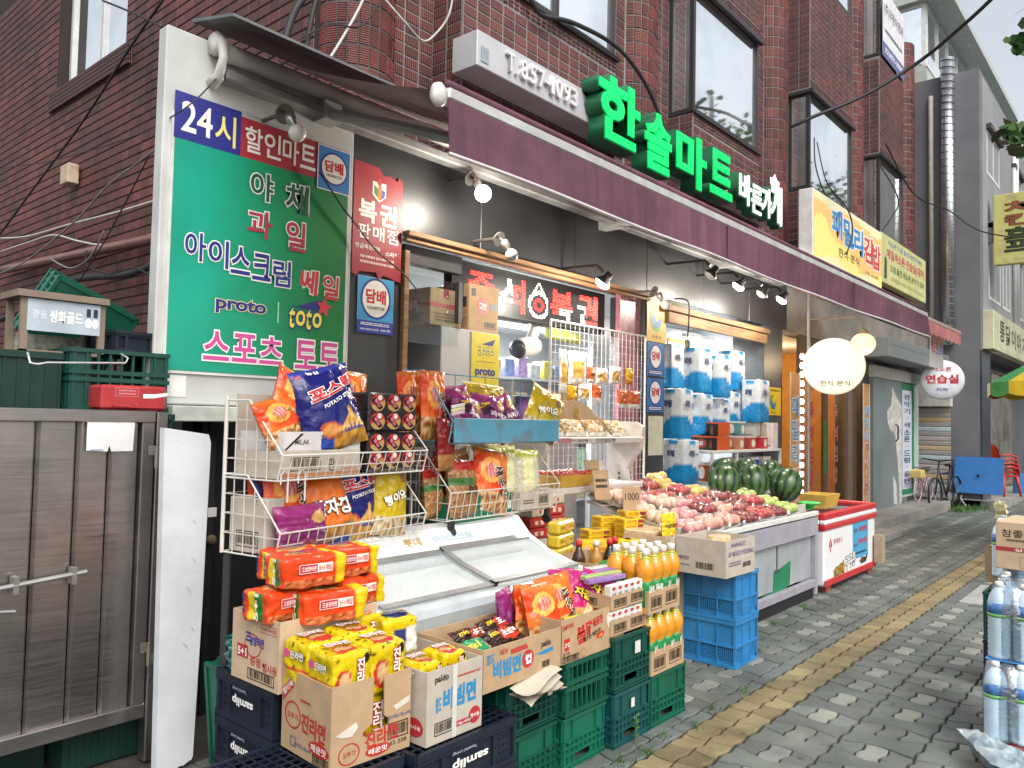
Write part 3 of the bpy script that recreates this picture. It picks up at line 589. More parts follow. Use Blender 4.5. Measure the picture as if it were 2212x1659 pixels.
for k, (n_, m_) in enumerate((('red_dots', mat((1, .01, .01), .4, emit=7, var=0)), ('amber_dots', mat((1, .05, .02), .4, emit=7, var=0)), ('white_dots', mat((.95, .92, 1), .4, emit=1.9, var=0)), ('unlit_dots', mat((.022, .021, .022), .3, var=0)))): dm[k].build(n_, m_, ld, kind='stuff')
# ================================================================ neighbouring signs
q = thing('restaurant_sign', 'yellow and orange lit box sign of the kimbap restaurant with blue and red lettering', 'sign', (10.45, 3.70, 3.77)); SWk, SHk = 3.17, 1.02
p = MB(); p.cbox(0, SWk, .001, .20, 0, SHk, .01); p.build('sign_box', mat((.72, .72, .72), .5), q)
def kp(a, b):
    e = .5+.3*math.sin(a*5+1)+.08*math.sin(a*17); f = noise.noise(V((a*4, b*3, 2)))
    if b > .93-.10*max(0, f+.3) or b < .08+.10*math.sin(a*6)**2: return (.66, .68, .44)
    return (.76, .42, .14) if b > e*.8+.12*f else (.85, .68, .20)
g = MB(); g.grid(lambda a, b: (.02+(SWk-.04)*a, -.002, .02+(SHk-.04)*b), 60, 24, colfn=kp); g.build('face_panel', mat((.85, .62, .2), .45, kind='vcol', var=.05, emit=.16, ecol=(.9, .72, .3)), q)
F = Face(q, (0, -.002, 0), PX, PZ, SWk, SHk)
for ch, x, y, c in (('패', .30, .70, '#3a8fd0'), ('밀', .46, .66, '#3a8fd0'), ('리', .61, .62, '#3a8fd0'), ('김', .76, .58, '#d04a50'), ('밥', .90, .54, '#d04a50')): F.ot(ch, x, y, .14, .40, c, WI, bold=.03, ow=.05, off=.003)
F.t('한식·분식', .47, .32, .30, .13, '#3a4a1c'); F.t('구로점  864-0000', .82, .22, .22, .06, '#7a5a20')
q = thing('sax_school_sign', 'yellow green saxophone practice room sign with red lettering next to the kimbap sign', 'sign', (14.15, 3.85, 4.08)); p = MB(); p.cbox(0, 3.05, 0, .14, 0, .86, .01); p.build('sign_box', mat((.55, .56, .26), .5, var=.12, vs=3), q)
F = Face(q, (0, 0, 0), PX, PZ, 3.05, .86); F.t('색소폰 드럼 올겐 관악기 매장', .52, .86, .78, .11, '#5a6ab0'); F.t('예일색소폰·연습실(대여)', .53, .62, .86, .24, '#b8485a', bold=.03); F.t('드럼.올겐.색소폰.관악기 대여', .56, .36, .78, .15, '#46603a', bold=.02); F.t('02)858-1005  010-2778-6131', .56, .14, .74, .11, '#9a9a5a'); F.poly([(.05, .10), (.10, .10), (.105, .45), (.085, .56), (.06, .52)], '#3a4438')
# round lollipop signs
def disc(name, label, x, y, z, r, ry, rz, m, rim):
    t = thing(name, label, 'sign', (x, y, z), rz); p = MB(); p.lathe([(0, -.09), (r*.9, -.085), (r, -.06), (r, .06), (r*.9, .085), (0, .09)], 40, M=Matrix.Rotation(R(90), 4, 'Y')@Matrix.Diagonal((ry, 1, 1, 1))); p.build('disc', m, t, True)
    return t
t = disc('round_lit_sign', 'glowing white oval lollipop sign beside the kimbap shop door', 10.15, 3.33, 2.35, .37, .96, 18, mat((.50, .48, .40), .5, emit=.5, ecol=(1, .90, .66), var=0), None)
F = Face(t, (-.092, .35, -.3), -PY, PZ, .70, .60); F.t('한식·분식', .52, .14, .5, .11, '#5a5a28'); p = MB(); p.tube([(0, .30, -2.1), (0, .30, 1.0)], .022, 8); p.build('pole', mat((.3, .3, .3), .5, metal=.5), t)
t = disc('round_practice_sign', 'white oval sign with red lettering for the basement practice room', 16.4, 3.40, 2.50, .37, 1.0, 12, mat((.62, .63, .68), .5), None)
F = Face(t, (-.092, .34, -.33), -PY, PZ, .68, .66); F.t('색소폰', .5, .80, .46, .13, '#b83848'); F.t('연습실', .5, .52, .80, .25, '#c02838', bold=.03); F.t('지하', .5, .22, .3, .11, '#3a5aa0'); p = MB(); p.tube([(0, .2, 0), (0, .62, .0)], .02, 8); p.build('bracket', mat((.3, .3, .3), .5, metal=.5), t)
t = thing('globe_lamp', 'warm glowing globe lamp on a bent wall bracket over the kimbap door', 'lamp', (11.15, 3.27, 2.72)); p = MB(); p.lathe([(.16*math.sin(math.pi*i/12), -.15*math.cos(math.pi*i/12)) for i in range(13)], 24); p.build('globe', mat((.6, .5, .32), .4, emit=.75, ecol=(1, .82, .50), var=0), t, True)
p = MB(); p.tube([(0, 0, .15), (0, 0, .3), (-.05, .1, .37), (-.1, .73, .37)], .012, 6); p.lathe([(.07, .13), (.06, .19), (.02, .2)], 12); p.build('bracket', mat((.35, .3, .2), .5), t)
l = bpy.data.lights.new('lamp_light', 'POINT'); l.energy = 14; l.color = (1, .75, .42); l.shadow_soft_size = .16; lo = bpy.data.objects.new('lamp_light', l); C.objects.link(lo); lo.parent = t; lo.location = (0, -.02, -.2)
# ================================================================ bulbs and spotlights under the awning
def bulb(x, y, z, lit, label, wall=True, e=9.):
    t = thing('lamp', label, 'lamp', (x, y, z)); rb_ = .058 if lit else .047; p = MB(); p.lathe([(rb_*math.sin(math.pi*i/10), -rb_*math.cos(math.pi*i/10)) for i in range(11)], 18)
    p.build('bulb', mat((1, .97, .88), .3, emit=14, var=0) if lit else mat((.72, .70, .64), .25, var=.05), t, True)
    p = MB(); p.lathe([(.022, .04), (.024, .085), (.03, .09), (.03, .13), (0, .14)], 12, M=Matrix.Rotation(R(-35), 4, 'X')); p.build('socket', mat((.5, .5, .48), .3, metal=.7), t, True)
    p = MB(); p.lathe([(.055, 0), (.055, .012), (.02, .03), (0, .03)], 14, M=Matrix.Translation((0, .12, .13))@Matrix.Rotation(R(-60), 4, 'X')); p.tube([(0, .08, .11), (0, .12, .14), (0, 4.0-y, .15)], .012, 6); p.build('mount', mat((.10, .09, .08), .5), t)
    if lit:
        l = bpy.data.lights.new('bulb_light', 'POINT'); l.energy = e*3.3; l.color = (1, .92, .77); l.shadow_soft_size = .05; lo = bpy.data.objects.new('bulb_light', l); C.objects.link(lo); lo.parent = t; lo.location = (0, -.07, -.04)
def spot(x, y, z, lit, label, e=9.):
    t = thing('spotlight', label, 'lamp', (x, y, z)); Mx = Matrix.Rotation(R(35), 4, 'X')@Matrix.Rotation(R(18), 4, 'Y')
    p = MB(); p.lathe([(.0, .10), (.03, .10), (.034, .05), (.068, .01), (.070, -.005), (.062, -.005), (.055, 0)], 18, M=Mx); p.build('housing', mat((.015, .015, .016), .4), t, True)
    p = MB(); p.lathe([(0, -.045), (.04, -.036), (.066, -.010), (.062, .004), (0, .004)], 18, M=Mx); p.build('lens', mat((1, .98, .92), .3, emit=14, var=0) if lit else mat((.6, .6, .58), .2), t, True)
    p = MB(); p.tube([(0, 0, .09), (0, .06, .15), (0, 4.0-y, .16)], .014, 6); p.build('mount', mat((.02, .02, .02), .5), t)
    if lit:
        l = bpy.data.lights.new('spot_light', 'POINT'); l.energy = e*4.0; l.color = (1, .93, .80); l.shadow_soft_size = .06; lo = bpy.data.objects.new('spot_light', l); C.objects.link(lo); lo.parent = t; lo.location = (0, -.07, -.10)
bulb(3.93, 3.66, 3.16, True, 'bright bare bulb lighting the granite fascia by the first pillar', e=11)
bulb(4.2, 3.62, 2.77, False, 'unlit round bulb hanging before the left end of the LED board')
bulb(6.4, 3.62, 2.69, False, 'unlit round bulb in front of the yellow garbage bag poster')
bulb(2.36, 3.56, 3.10, False, 'unlit round bulb in front of the red strip of the green sign')
spot(5.3, 3.58, 2.73, True, 'lit spotlight at the right end of the LED board', 10)
spot(7.1, 3.52, 3.07, False, 'unlit black spotlight, first of the row over the toilet paper', 0)
spot(7.75, 3.52, 3.05, True, 'lit spotlight, second of the row over the toilet paper', 10)
spot(8.35, 3.52, 3.05, False, 'unlit black spotlight between the two lit ones', 0)
spot(8.92, 3.52, 3.06, True, 'lit spotlight nearest the kimbap shop', 10)
# interior tubes
def tube(x0, x1, y, z, label, e):
    t = thing('tube_light', label, 'lamp', (x0, y, z)); p = MB(); p.tube([(0, 0, 0), (x1-x0, 0, 0)], .022, 10); p.build('tube', mat((.95, 1, 1), .4, emit=9, var=0), t, True)
    p = MB(); p.box(-.03, x1-x0+.03, -.03, .03, .025, .07); p.build('fitting', WPL, t)
    l = bpy.data.lights.new('tube_glow', 'AREA'); l.shape = 'RECTANGLE'; l.size = x1-x0; l.size_y = .12; l.energy = e*3.0; l.color = (.93, .98, 1); lo = bpy.data.objects.new('tube_glow', l); C.objects.link(lo); lo.parent = t; lo.location = ((x1-x0)/2, 0, -.03)
tube(4.95, 6.35, 5.0, 2.52, 'bright white tube light inside the shop behind the LED board', 26)
tube(8.9, 9.6, 4.75, 2.66, 'white tube light above the stacked toilet paper', 12)
tube(6.2, 8.0, 6.5, 2.8, 'long tube light deep inside the shop', 30)

bn = thing('company_banner', 'white company banner with dark lettering hung in the top bay window near the grey building', 'banner', (14.72, 3.985, 8.28)); p = MB(); p.box(0, 1.42, -.006, 0, 0, 1.25); p.build('cloth', mat((.66, .68, .72), .6), bn); F = Face(bn, (0, -.006, 0), PX, PZ, 1.42, 1.25); F.rect(0, 1, 0, .22, '#5a6098'); F.t('02)859-0000', .5, .11, .8, .10, WI, off=.003); F.t('(주)무원이앤씨', .5, .72, .88, .20, '#3a3a44'); F.lines(.1, .9, .36, .46, 1, '#5a5a66')
# ================================================================ alley gate, foam board, crates behind the gate
STL = mat((.46, .43, .42), .3, metal=1., kind='steel', var=.1)
gt = thing('alley_gate', 'grooved stainless steel gate closing the alley beside the shop', 'gate', (1.75, 3.65, 0))
p = MB(); p.cbox(-1.35, -.05, -.02, .03, 1.55, 1.605, .004).cbox(-1.35, -.05, -.02, .03, .20, .265, .004).cbox(-.11, -.052, -.018, .03, .265, 1.55, .004); p.build('gate_frame', STL, gt)
p = MB(); p.cbox(-.048, 0, -.03, .04, 0, 1.60, .004); p.build('gate_post', STL, gt)
xs = [-1.35, -1.17, -1.01, -.855, -.70, -.54, -.38, -.245, -.11]
for a, b in zip(xs, xs[1:]): p = MB(); p.add([(a+.002, .02, .265), (a+.014, .004, .265), (b-.014, .004, .265), (b-.002, .02, .265), (a+.002, .02, 1.55), (a+.014, .004, 1.55), (b-.014, .004, 1.55), (b-.002, .02, 1.55)], [(0, 1, 5, 4), (1, 2, 6, 5), (2, 3, 7, 6)]); p.build('panel', STL, gt)
for z in (1.40, .50):
    p = MB(); p.tube([(-.05, -.035, z-.06), (-.05, -.035, z+.04)], .009, 8); p.box(-.085, -.055, -.03, -.024, z, z+.045); p.box(-.046, -.015, -.036, -.03, z-.055, z-.01); p.build('hinge', mat((.28, .27, .26), .5, metal=.7, kind='rust'), gt)
p = MB(); p.tube([(-.95, -.05, .86), (-.34, -.05, .905)], .011, 8); p.box(-.62, -.60, -.06, -.01, .85, .92); p.box(-.40, -.38, -.06, -.01, .86, .93); p.tube([(-.72, -.05, .87), (-.70, -.09, .80), (-.62, -.09, .79)], .008, 6); p.build('latch_bolt', mat((.35, .34, .33), .4, metal=.7), gt)
q = thing('notice_card', 'blank white card taped to the top of the steel gate', 'notice', (1.40, 3.638, 1.42)); p = MB(); p.prism([(0, .005), (.09, 0), (.095, .03), (.105, 0), (.20, .0), (.205, .15), (.0, .155)], (0, 0, 0), PX, PZ, (0, -.004, 0)); p.build('card', mat((.72, .73, .74), .7, bump=.2, bs=30), q); Face(q, (0, -.004, 0), PX, PZ, .2, .15).lines(.08, .35, .02, .08, 1, '#5a7ab0')
# foam board
f = thing('foam_board', 'tall white polystyrene board with a broken bottom edge leaning beside the steel gate', 'board', (1.66, 3.46, 0))
bp = [(0, .0), (.05, .002), (.085, .010), (.105, .024), (.125, .022), (.155, .036), (.160, .034), (.168, .05), (.197, .7), (.222, 1.46), (.21, 1.50), (.0, 1.53)]
p = MB(); p.prism(bp, (0, 0, 0), PX, V((0, .03, 1)), (0, -.045, 0)); o = p.build('board', mat((.58, .61, .65), .75, var=.12, vs=4, bump=.2, bs=70), f)
p = MB()
for x, z in ((.15, .93), (.13, .80), (.15, .62), (.15, 1.10), (.12, .55)): p.add([(x+.018*math.cos(k*2.1+x*9), -.047-.001*k+.03*z*0+.03*z*1.0-.0, z+.02*math.sin(k*2.1)) for k in range(3)], [(0, 1, 2)])
p.build('dents', mat((.45, .47, .5), .8), f)
def lat(mb, M, x0, x1, z0, z1, nx, nz, t=.004, y0=-.006, y1=.0):
    for i in range(nx+1): x = x0+(x1-x0)*i/nx; mb.box(x-t/2, x+t/2, y0, y1, z0, z1, M=M)
    for j in range(nz+1): z = z0+(z1-z0)*j/nz; mb.box(x0, x1, y0+.0007, y1-.0004, z-t/2, z+t/2, M=M)
def fmats(w, d):
    T, Ro = Matrix.Translation, Matrix.Rotation
    return [(T((0, -d/2, 0)), w), (T((-w/2, 0, 0))@Ro(R(-90), 4, 'Z'), d), (T((w/2, 0, 0))@Ro(R(90), 4, 'Z'), d), (T((0, d/2, 0))@Ro(R(180), 4, 'Z'), w)]
def crate(label, loc, w, d, h, m, style='bottle', rz=0., name='plastic_crate', group=None, M=None, top=False, cat='crate'):
    t = thing(name, label, cat, loc, rz, group, M); b = MB(); rb = MB()
    for k, (Mx, L) in enumerate(fmats(w, d)):
        a = L/2
        if style == 'bottle':
            z1 = h*.52
            b.box(-a+.004, a-.004, .010, .016, z1, h-.01, M=Mx)                       # solid upper panel
            hw, hz0, hz1 = L*.17, h*.10, h*.27
            b.box(-a+.004, a-.004, .012, .017, hz1, z1, M=Mx).box(-a+.004, -hw, .012, .017, .01, hz1, M=Mx).box(hw, a-.004, .012, .017, .01, hz1, M=Mx).box(-hw, hw, .012, .017, .01, hz0, M=Mx)
            for x in [-a+.012, -L*.27, L*.27, a-.012]: rb.box(x-.004, x+.004, .0, .012, z1, h-.012, M=Mx)
            for i in range(10):
                x = -a+.012+(L-.024)*i/9
                if abs(x) < hw: rb.box(x-.003, x+.003, .001, .013, hz1, z1, M=Mx)
                else: rb.box(x-.003, x+.003, .001, .013, .012, z1, M=Mx)
            for z in (.018, hz1, h*.40, z1): rb.box(-a+.002, a-.002, .0, .014, z-.004, z+.004, M=Mx) if z > .02 else rb.box(-a+.002, a-.002, .0, .014, z-.006, z+.006, M=Mx)
            rb.box(-a, a, -.003, .016, h-.022, h-.006, M=Mx); rb.box(-a, a, -.002, .016, .0, .008, M=Mx)
            for x in (-L*.36, L*.36): rb.lathe([(.013, -.004), (.013, .012)], 10, M=Mx@Matrix.Translation((x, 0, z1))@Matrix.Rotation(R(-90), 4, 'X'))
            rb.lathe([(1, -.0), (1, .012)], 14, M=Mx@Matrix.Translation((0, 0, (hz0+hz1)/2))@Matrix.Rotation(R(-90), 4, 'X')@Matrix.Diagonal((hw*1.02, (hz1-hz0)*.56, 1, 1))) if False else None
        elif style == 'slot':    # open crate with tall slots
            for j, (z0, z1) in enumerate(((.02, h*.5), (h*.5, h-.02))):
                for i in range(9):
                    x = -a+.02+(L-.04)*i/8; rb.box(x-.005, x+.005, .002, .014, z0, z1, M=Mx)
            b.box(-a+.004, -a+L*.2, .010, .016, .01, h-.01, M=Mx).box(a-L*.2, a-.004, .010, .016, .01, h-.01, M=Mx)
            for z in (.012, h*.5, h*.62, h-.012): rb.box(-a, a, -.002, .015, z-.010, z+.010, M=Mx)
        elif style == 'bread':   # shallow navy bread crate
            b.box(-a+.01, a-.01, .008, .014, .012, h-.02, M=Mx)
            for z, s_ in ((.010, .010), (h-.016, .014), (h*.80, .005)): rb.box(-a, a, -.006, .014, z-s_, z+s_, M=Mx)
            for x in (-a+.012, -L*.26, L*.26, a-.012): rb.box(x-.008, x+.008, -.003, .013, .01, h-.02, M=Mx)
            for x in (-L*.38, L*.38):
                for i in range(3):
                    for j in range(3): rb.box(x-.03+i*.024, x-.022+i*.024, .004, .009, h*.25+j*h*.16, h*.25+j*h*.16+.008, mi=1, M=Mx)
        elif style == 'blue':    # folding crate with perforated lower panels
            z1 = h*.46
            b.box(-a+.006, a-.006, .010, .016, z1, h-.012, M=Mx).box(-a+.006, a-.006, .012, .016, .008, .05, M=Mx)
            for x in (-a+.010, -L*.17, L*.17, a-.010): rb.box(x-.006, x+.006, 0, .014, .01, h-.012, M=Mx)
            if k == 0:
                b.box(-L*.16, L*.16, .006, .012, .03, z1, M=Mx); rb.box(-L*.17, L*.17, .001, .006, h*.22, h*.235, M=Mx)
                for sx in (-1, 1): lat(rb, Mx, sx*L*.33-L*.12, sx*L*.33+L*.12, .05, z1, 3, 6, .006, .004, .012)
            else:
                for sx in (-1, 0, 1): lat(rb, Mx, sx*L*.32-L*.14, sx*L*.32+L*.14, .055, z1-.01, 8, 5, .0042, .005, .013)
            for z, s_ in ((.010, .010), (z1, .006), (h-.012, .012)): rb.box(-a, a, -.004, .016, z-s_, z+s_, M=Mx)
        elif style == 'bin':
            b.box(-a+.002, a-.002, .006, .012, .0, h-.01, M=Mx)
            for i in range(15): x = -a+.01+(L-.02)*i/14; rb.box(x-.006, x+.006, .001, .008, .01, h-.03, M=Mx)
            rb.box(-a, a, -.008, .012, h-.03, h, M=Mx)
    if style == 'bread' and top: lat(rb, Matrix.Translation((0, 0, h-.004))@Matrix.Rotation(R(90), 4, 'X'), -w/2+.01, w/2-.01, -d/2+.01, d/2-.01, 14, 10, .005, -.004, .003)
    if style == 'blue': iw = MB(); iw.box(-w/2+.03, w/2-.03, -d/2+.03, d/2-.03, .02, h-.03); iw.build('crate_contents', mat((.003, .010, .025), .8), t)  # added near-black box, not goods: stands in for shade behind the lattice holes
    b.box(-w/2+.016, w/2-.016, -d/2+.016, d/2-.016, h*.55 if style in ('bottle',) else .01, (h*.55 if style in ('bottle',) else .01)+.006)
    b.build('crate_wall', m, t); rb.build('rib', [m, mat((.004, .004, .005), .8)], t, kind='stuff')
    return t, faces(t, w, d, h)
GC = mat((.005, .105, .064), .42, var=.16, vs=7, kind='obj'); GD = mat((.005, .062, .048), .45, var=.16, vs=7); NV = mat((.010, .016, .030), .45, var=.2, vs=8); BLc = mat((.030, .22, .50), .42, var=.14, vs=8); DK = mat((.004, .03, .024), .5, var=.2)
crate('large dark green bin behind the steel gate at the picture edge', (.98, 4.10, 0), .80, .42, 1.86, DK, 'bin', name='storage_bin', cat='bin')
crate('dark green lattice crate behind the gate under the display case', (1.62, 4.0, 1.60), .46, .34, .29, GD, 'slot')
p_ = Matrix.Translation((1.60, 4.28, 2.03))@Matrix.Rotation(R(24), 4, 'Y')@Matrix.Rotation(R(-70), 4, 'X')
crate('bright green crate tipped on its edge behind the glass display case', (0, 0, 0), .44, .34, .22, GC, 'slot', M=p_)
crate('navy mesh crate lying on the dark green crate beside the sign', (1.70, 4.05, 1.885), .26, .28, .11, NV, 'bread', rz=12, top=True)
crate('dark green bin under the red drinks crate behind the gate', (1.62, 3.86, 0), .44, .22, 1.59, DK, 'bin', name='storage_bin', cat='bin')
t = thing('drink_crate', 'red drinks crate with a white swoosh on top of the gate', 'crate', (1.63, 3.82, 1.605)); p = MB(); p.cbox(-.15, .15, -.12, .12, 0, .115, .012); p.build('crate_body', mat((.42, .035, .04), .4, var=.2, vs=8), t)
F = faces(t, .30, .24, .115)[0]; F.frame(.20, .55, .55, .9, '#d88a90', .002); F.lines(.24, .51, .6, .85, 2, '#d88a90'); F.poly([(.62, .50), (.8, .52), (1, .62), (1, .76), (.8, .68), (.62, .68)], WI); p = MB(); p.tube([(-.10, -.125, .03), (-.10, -.14, .02), (0, -.14, .015), (0, -.125, .03)], .005, 6); p.build('handle', mat((.4, .03, .04), .4), t)
t = thing('display_case', 'small brown framed glass display case with a pale blue label behind the gate', 'display case', (1.39, 3.92, 1.855)); p = MB(); w_, h_ = .36, .25
p.box(-.20, .19, -.02, .22, h_, h_+.03).box(-.18, -.15, 0, .02, 0, h_).box(.15, .18, 0, .02, 0, h_).box(-.18, .18, 0, .2, 0, .015).box(-.18, -.15, .18, .2, 0, h_).box(.15, .18, .18, .2, 0, h_); p.build('case_frame', mat((.22, .17, .13), .6), t)
p = MB(); p.box(-.155, .155, -.004, .0, .10, .245); p.build('label_panel', mat((.42, .50, .58), .5), t); F = Face(t, (-.155, -.004, .10), PX, PZ, .31, .145); F.t('광동', .16, .52, .2, .28, '#dfe6ee'); F.t('쌍화골드', .52, .50, .46, .40, WI, bold=.03); F.ell(.83, .38, .05, .16, '#dfe6ee'); F.ell(.93, .38, .05, .16, '#dfe6ee'); F.rect(.80, .86, .58, .85, '#22303c'); F.rect(.90, .96, .58, .85, '#22303c')
p = MB(); p.box(-.15, .15, .19, .195, .02, .1); p.build('case_content', mat((.3, .34, .28), .7, var=.6, vs=30), t)
p = MB(); p.tube([(1.20, 3.78, 1.845), (1.205, 3.76, 1.80), (1.23, 3.75, 1.795), (1.27, 3.75, 1.805), (1.60, 3.75, 1.825), (1.615, 3.76, 1.85), (1.60, 3.80, 1.87)], .005, 6); tag(p.build('bent_wire', mat((.6, .62, .63), .3, metal=.5), None, True), 'white bent wire handle hanging on the dark green bin', 'wire')
# ================================================================ cables and pipes
def cable(label, pts, r=.006, m=None, name='cable'):
    P = [V(q) for q in pts]; out = []
    for i in range(len(P)-1):
        a, b, c, d = P[max(0, i-1)], P[i], P[i+1], P[min(len(P)-1, i+2)]
        for k in range(6):
            t_ = k/6; out.append(.5*((2*b)+(c-a)*t_+(2*a-5*b+4*c-d)*t_*t_+(3*b-a-3*c+d)*t_**3))
    out.append(P[-1]); q = MB(); q.tube(out, r, 6); return tag(q.build(name, m or mat((.02, .02, .022), .6), None, True), label, name)
CG = mat((.22, .22, .22), .6); CL = mat((.5, .5, .48), .6)
cable('dark wire running diagonally across the brick side wall', ((2.70, 5.92, 4.79), (2.70, 6.50, 4.57), (2.70, 7.39, 4.18), (2.70, 8.63, 3.75), (2.70, 9.64, 3.40)), .010)
cable('thin wire dropping from the side window to the green sign', ((2.70, 7.09, 5.17), (2.70, 6.44, 4.84), (2.70, 5.94, 4.57)), .009)
cable('thin wire from the awning bracket across the sign corner to the side wall', ((2.02, 3.80, 3.34), (1.91, 3.80, 3.19), (1.82, 3.86, 3.09), (2.60, 6.03, 3.72), (2.60, 6.89, 3.78), (2.60, 7.94, 3.89), (2.60, 9.32, 4.09)), .004)
cable('grey wire falling from behind the green sign towards the conduit', ((2.60, 5.67, 3.55), (2.60, 6.01, 3.50), (2.60, 6.58, 3.41), (2.60, 7.22, 3.22), (2.60, 8.31, 3.02), (2.60, 9.09, 2.97)), .008, CG)
cable('thin dark wire hanging steeply before the conduit', ((2.70, 6.04, 3.61), (2.70, 6.23, 3.46), (2.70, 6.46, 3.28), (2.70, 6.92, 2.96), (2.70, 7.53, 2.62)), .006)
cable('pale cable stapled along the side wall above the conduit', ((2.95, 6.44, 3.36), (2.95, 7.24, 3.38), (2.95, 8.31, 3.43), (2.95, 9.46, 3.47), (2.95, 10.37, 3.57)), .010, CL)
cable('pale cable kinked over the conduit on the side wall', ((2.95, 10.35, 3.41), (2.95, 9.45, 3.40), (2.95, 8.72, 3.38), (2.95, 8.06, 3.23), (2.95, 7.41, 3.11), (2.95, 6.50, 3.08)), .010, CL)
cable('short sagging loop of cable below the conduit', ((2.80, 8.31, 3.06), (2.80, 7.84, 2.92), (2.80, 7.47, 2.94), (2.80, 7.28, 3.02), (2.80, 7.10, 3.16)), .008, CG)
cable('thick black corrugated cable low on the side wall', ((2.90, 10.06, 2.60), (2.90, 9.19, 2.66), (2.90, 8.33, 2.83), (2.90, 7.56, 2.82), (2.90, 6.88, 2.77), (2.90, 6.32, 2.80)), .030)
cable('thin wire dangling under the conduit towards the sign', ((2.80, 7.46, 3.04), (2.80, 7.41, 2.89), (2.80, 6.92, 2.77), (2.80, 6.47, 2.77), (2.80, 6.10, 2.64)), .007)
cable('reddish brown painted conduit pipe along the side wall', ((2.95, 10.31, 3.19), (2.95, 6.0, 3.02)), .045, mat((.20, .085, .07), .35, var=.2), 'pipe')
cable('white cable looping over the corner column', ((3.35, 4.08, 4.44), (3.54, 4.05, 4.32), (3.72, 4.1, 4.30), (3.83, 4.10, 4.37), (3.94, 4.05, 4.57), (3.94, 4.0, 4.85)), .008, CL)
cable('grey cable rising in front of the corner column', ((2.83, 3.98, 3.77), (2.98, 4.0, 4.03), (3.11, 4.00, 4.30), (3.2, 4.0, 4.6)), .009, CL)
cable('thick black cable rising left of the corner column', ((2.52, 4.0, 3.70), (2.60, 4.00, 4.00), (2.72, 4.00, 4.2), (2.9, 4.05, 4.4)), .022)
cable('second black cable rising beside the corner column', ((2.68, 4.0, 3.70), (2.73, 4.00, 4.05), (2.80, 4.00, 4.3)), .016)
cable('thin wire crossing in front of the corner column', ((2.55, 3.96, 3.78), (2.85, 3.98, 4.02), (3.1, 4.0, 4.12), (3.25, 4.0, 4.35)), .005)
cable('black cable draped along the window sill above the phone number', ((4.72, 3.93, 4.99), (4.78, 3.93, 4.94), (4.90, 3.93, 4.91), (5.32, 3.93, 5.02), (5.97, 3.93, 5.07), (6.43, 3.93, 4.94), (6.74, 3.93, 4.72), (6.9, 3.9, 4.45)), .020)
cable('heavy black service cable crossing the sky to the bay window', ((10.36, 3.98, 5.64), (10.50, 3.70, 5.77), (11.02, 3.20, 6.11), (11.41, 2.60, 6.56), (11.00, 2.00, 6.71), (10.86, 1.70, 6.85), (10.6, 1.2, 7.1)), .024)
cable('black cable sagging past the grey building to the yellow hanging sign', ((14.6, 3.9, 6.6), (16.54, 3.90, 6.15), (17.56, 3.50, 5.99), (17.95, 3.00, 5.57), (19.70, 2.30, 5.64)), .014)
cable('black wire loop hanging in front of the kimbap sign', ((10.75, 3.60, 4.85), (11.53, 3.60, 4.72), (11.78, 3.60, 4.44), (11.5, 3.60, 4.05)), .010)
cable('black wire sagging from the green sign to the cardboard boxes', ((2.71, 3.85, 3.04), (2.89, 3.85, 2.86), (2.98, 3.85, 2.79), (3.15, 3.85, 2.65), (3.38, 3.85, 2.54), (3.61, 3.95, 2.46)), .005)
cable('dangling power cord with a socket in front of the toilet paper', ((6.75, 3.72, 2.80), (6.83, 3.62, 2.78), (6.82, 3.60, 2.6), (6.79, 3.60, 2.40)), .007)
p = MB(); p.cbox(6.77, 6.815, 3.58, 3.62, 2.32, 2.40, .004); tag(p.build('cord_socket', mat((.25, .24, .22), .5)), 'small socket at the end of the dangling power cord', 'socket')
cable('black wire tangle from the bay window down to the kimbap sign', ((11.25, 3.97, 5.75), (11.1, 3.9, 5.3), (11.3, 3.85, 4.95), (11.5, 3.8, 4.85)), .009)
cable('thin cable from the bay window looping low beside it', ((11.3, 3.95, 5.7), (11.6, 3.92, 5.2), (12.2, 3.9, 5.0), (12.6, 3.85, 4.82)), .008)
p = MB(); p.cbox(2.93, 3.04, 8.36, 8.56, 3.86, 4.06, .01); o = tag(p.build('junction_box', mat((.5, .40, .30), .6, kind='rust')), 'weathered beige junction box on the side wall', 'junction box')
# ================================================================ grey building and its shopfront
gb = thing('grey_building', 'grey rendered building with white windows at the end of the street', 'building', (18.1, 3.05, 0)); GW = mat((.155, .158, .175), .85, var=.14, vs=1.5, bump=.15, bs=50); GW2 = mat((.26, .27, .29), .85, var=.12, vs=1.5)
p = MB(); p.box(0, 26, 0, 3, 3.2, 9.0).box(0, .6, .02, 3, 0, 3.2).box(.6, 26, .5, 3, 0, 3.2); p.build('wall', GW, gb)
p = MB(); p.box(.3, 26, -.004, .0, 3.25, 8.95); p.build('front_render', GW2, gb)
p = MB(); p.box(-.1, 9, .5, 2.9, 10.75, 10.9).box(0, 9, 1.0, 2.9, 9, 9.35); p.build('roof', mat((.45, .5, .47), .6), gb)
window(gb, (.05, 2.2, 9.05), -PY, -PX, 1.2, 1.7, mat((.66, .68, .68), .5), 2, fw_=.08)
window(gb, (.1, .98, 9.35), PX, -PY, 4.0, 1.4, mat((.66, .68, .68), .5), 4, fw_=.08)
for x, z, w, h in ((.75, 7.0, 1.5, .95), (4.0, 7.0, 1.5, .95), (7.2, 7.0, 1.5, .95), (.9, 4.35, 1.4, 1.5), (4.2, 4.35, 1.4, 1.5), (7.4, 4.35, 1.4, 1.5), (2.6, 4.35, 1.0, 1.5)):
    window(gb, (x, -.012, z), PX, -PY, w, h, mat((.66, .68, .68), .5), 2, fw_=.06, gl=mat((.16, .22, .22), .1, metal=.3)); q = MB(); q.box(x-.05, x+w+.05, -.10, -.004, z+h, z+h+.10); q.build('window_hood', mat((.06, .05, .055), .6), gb)
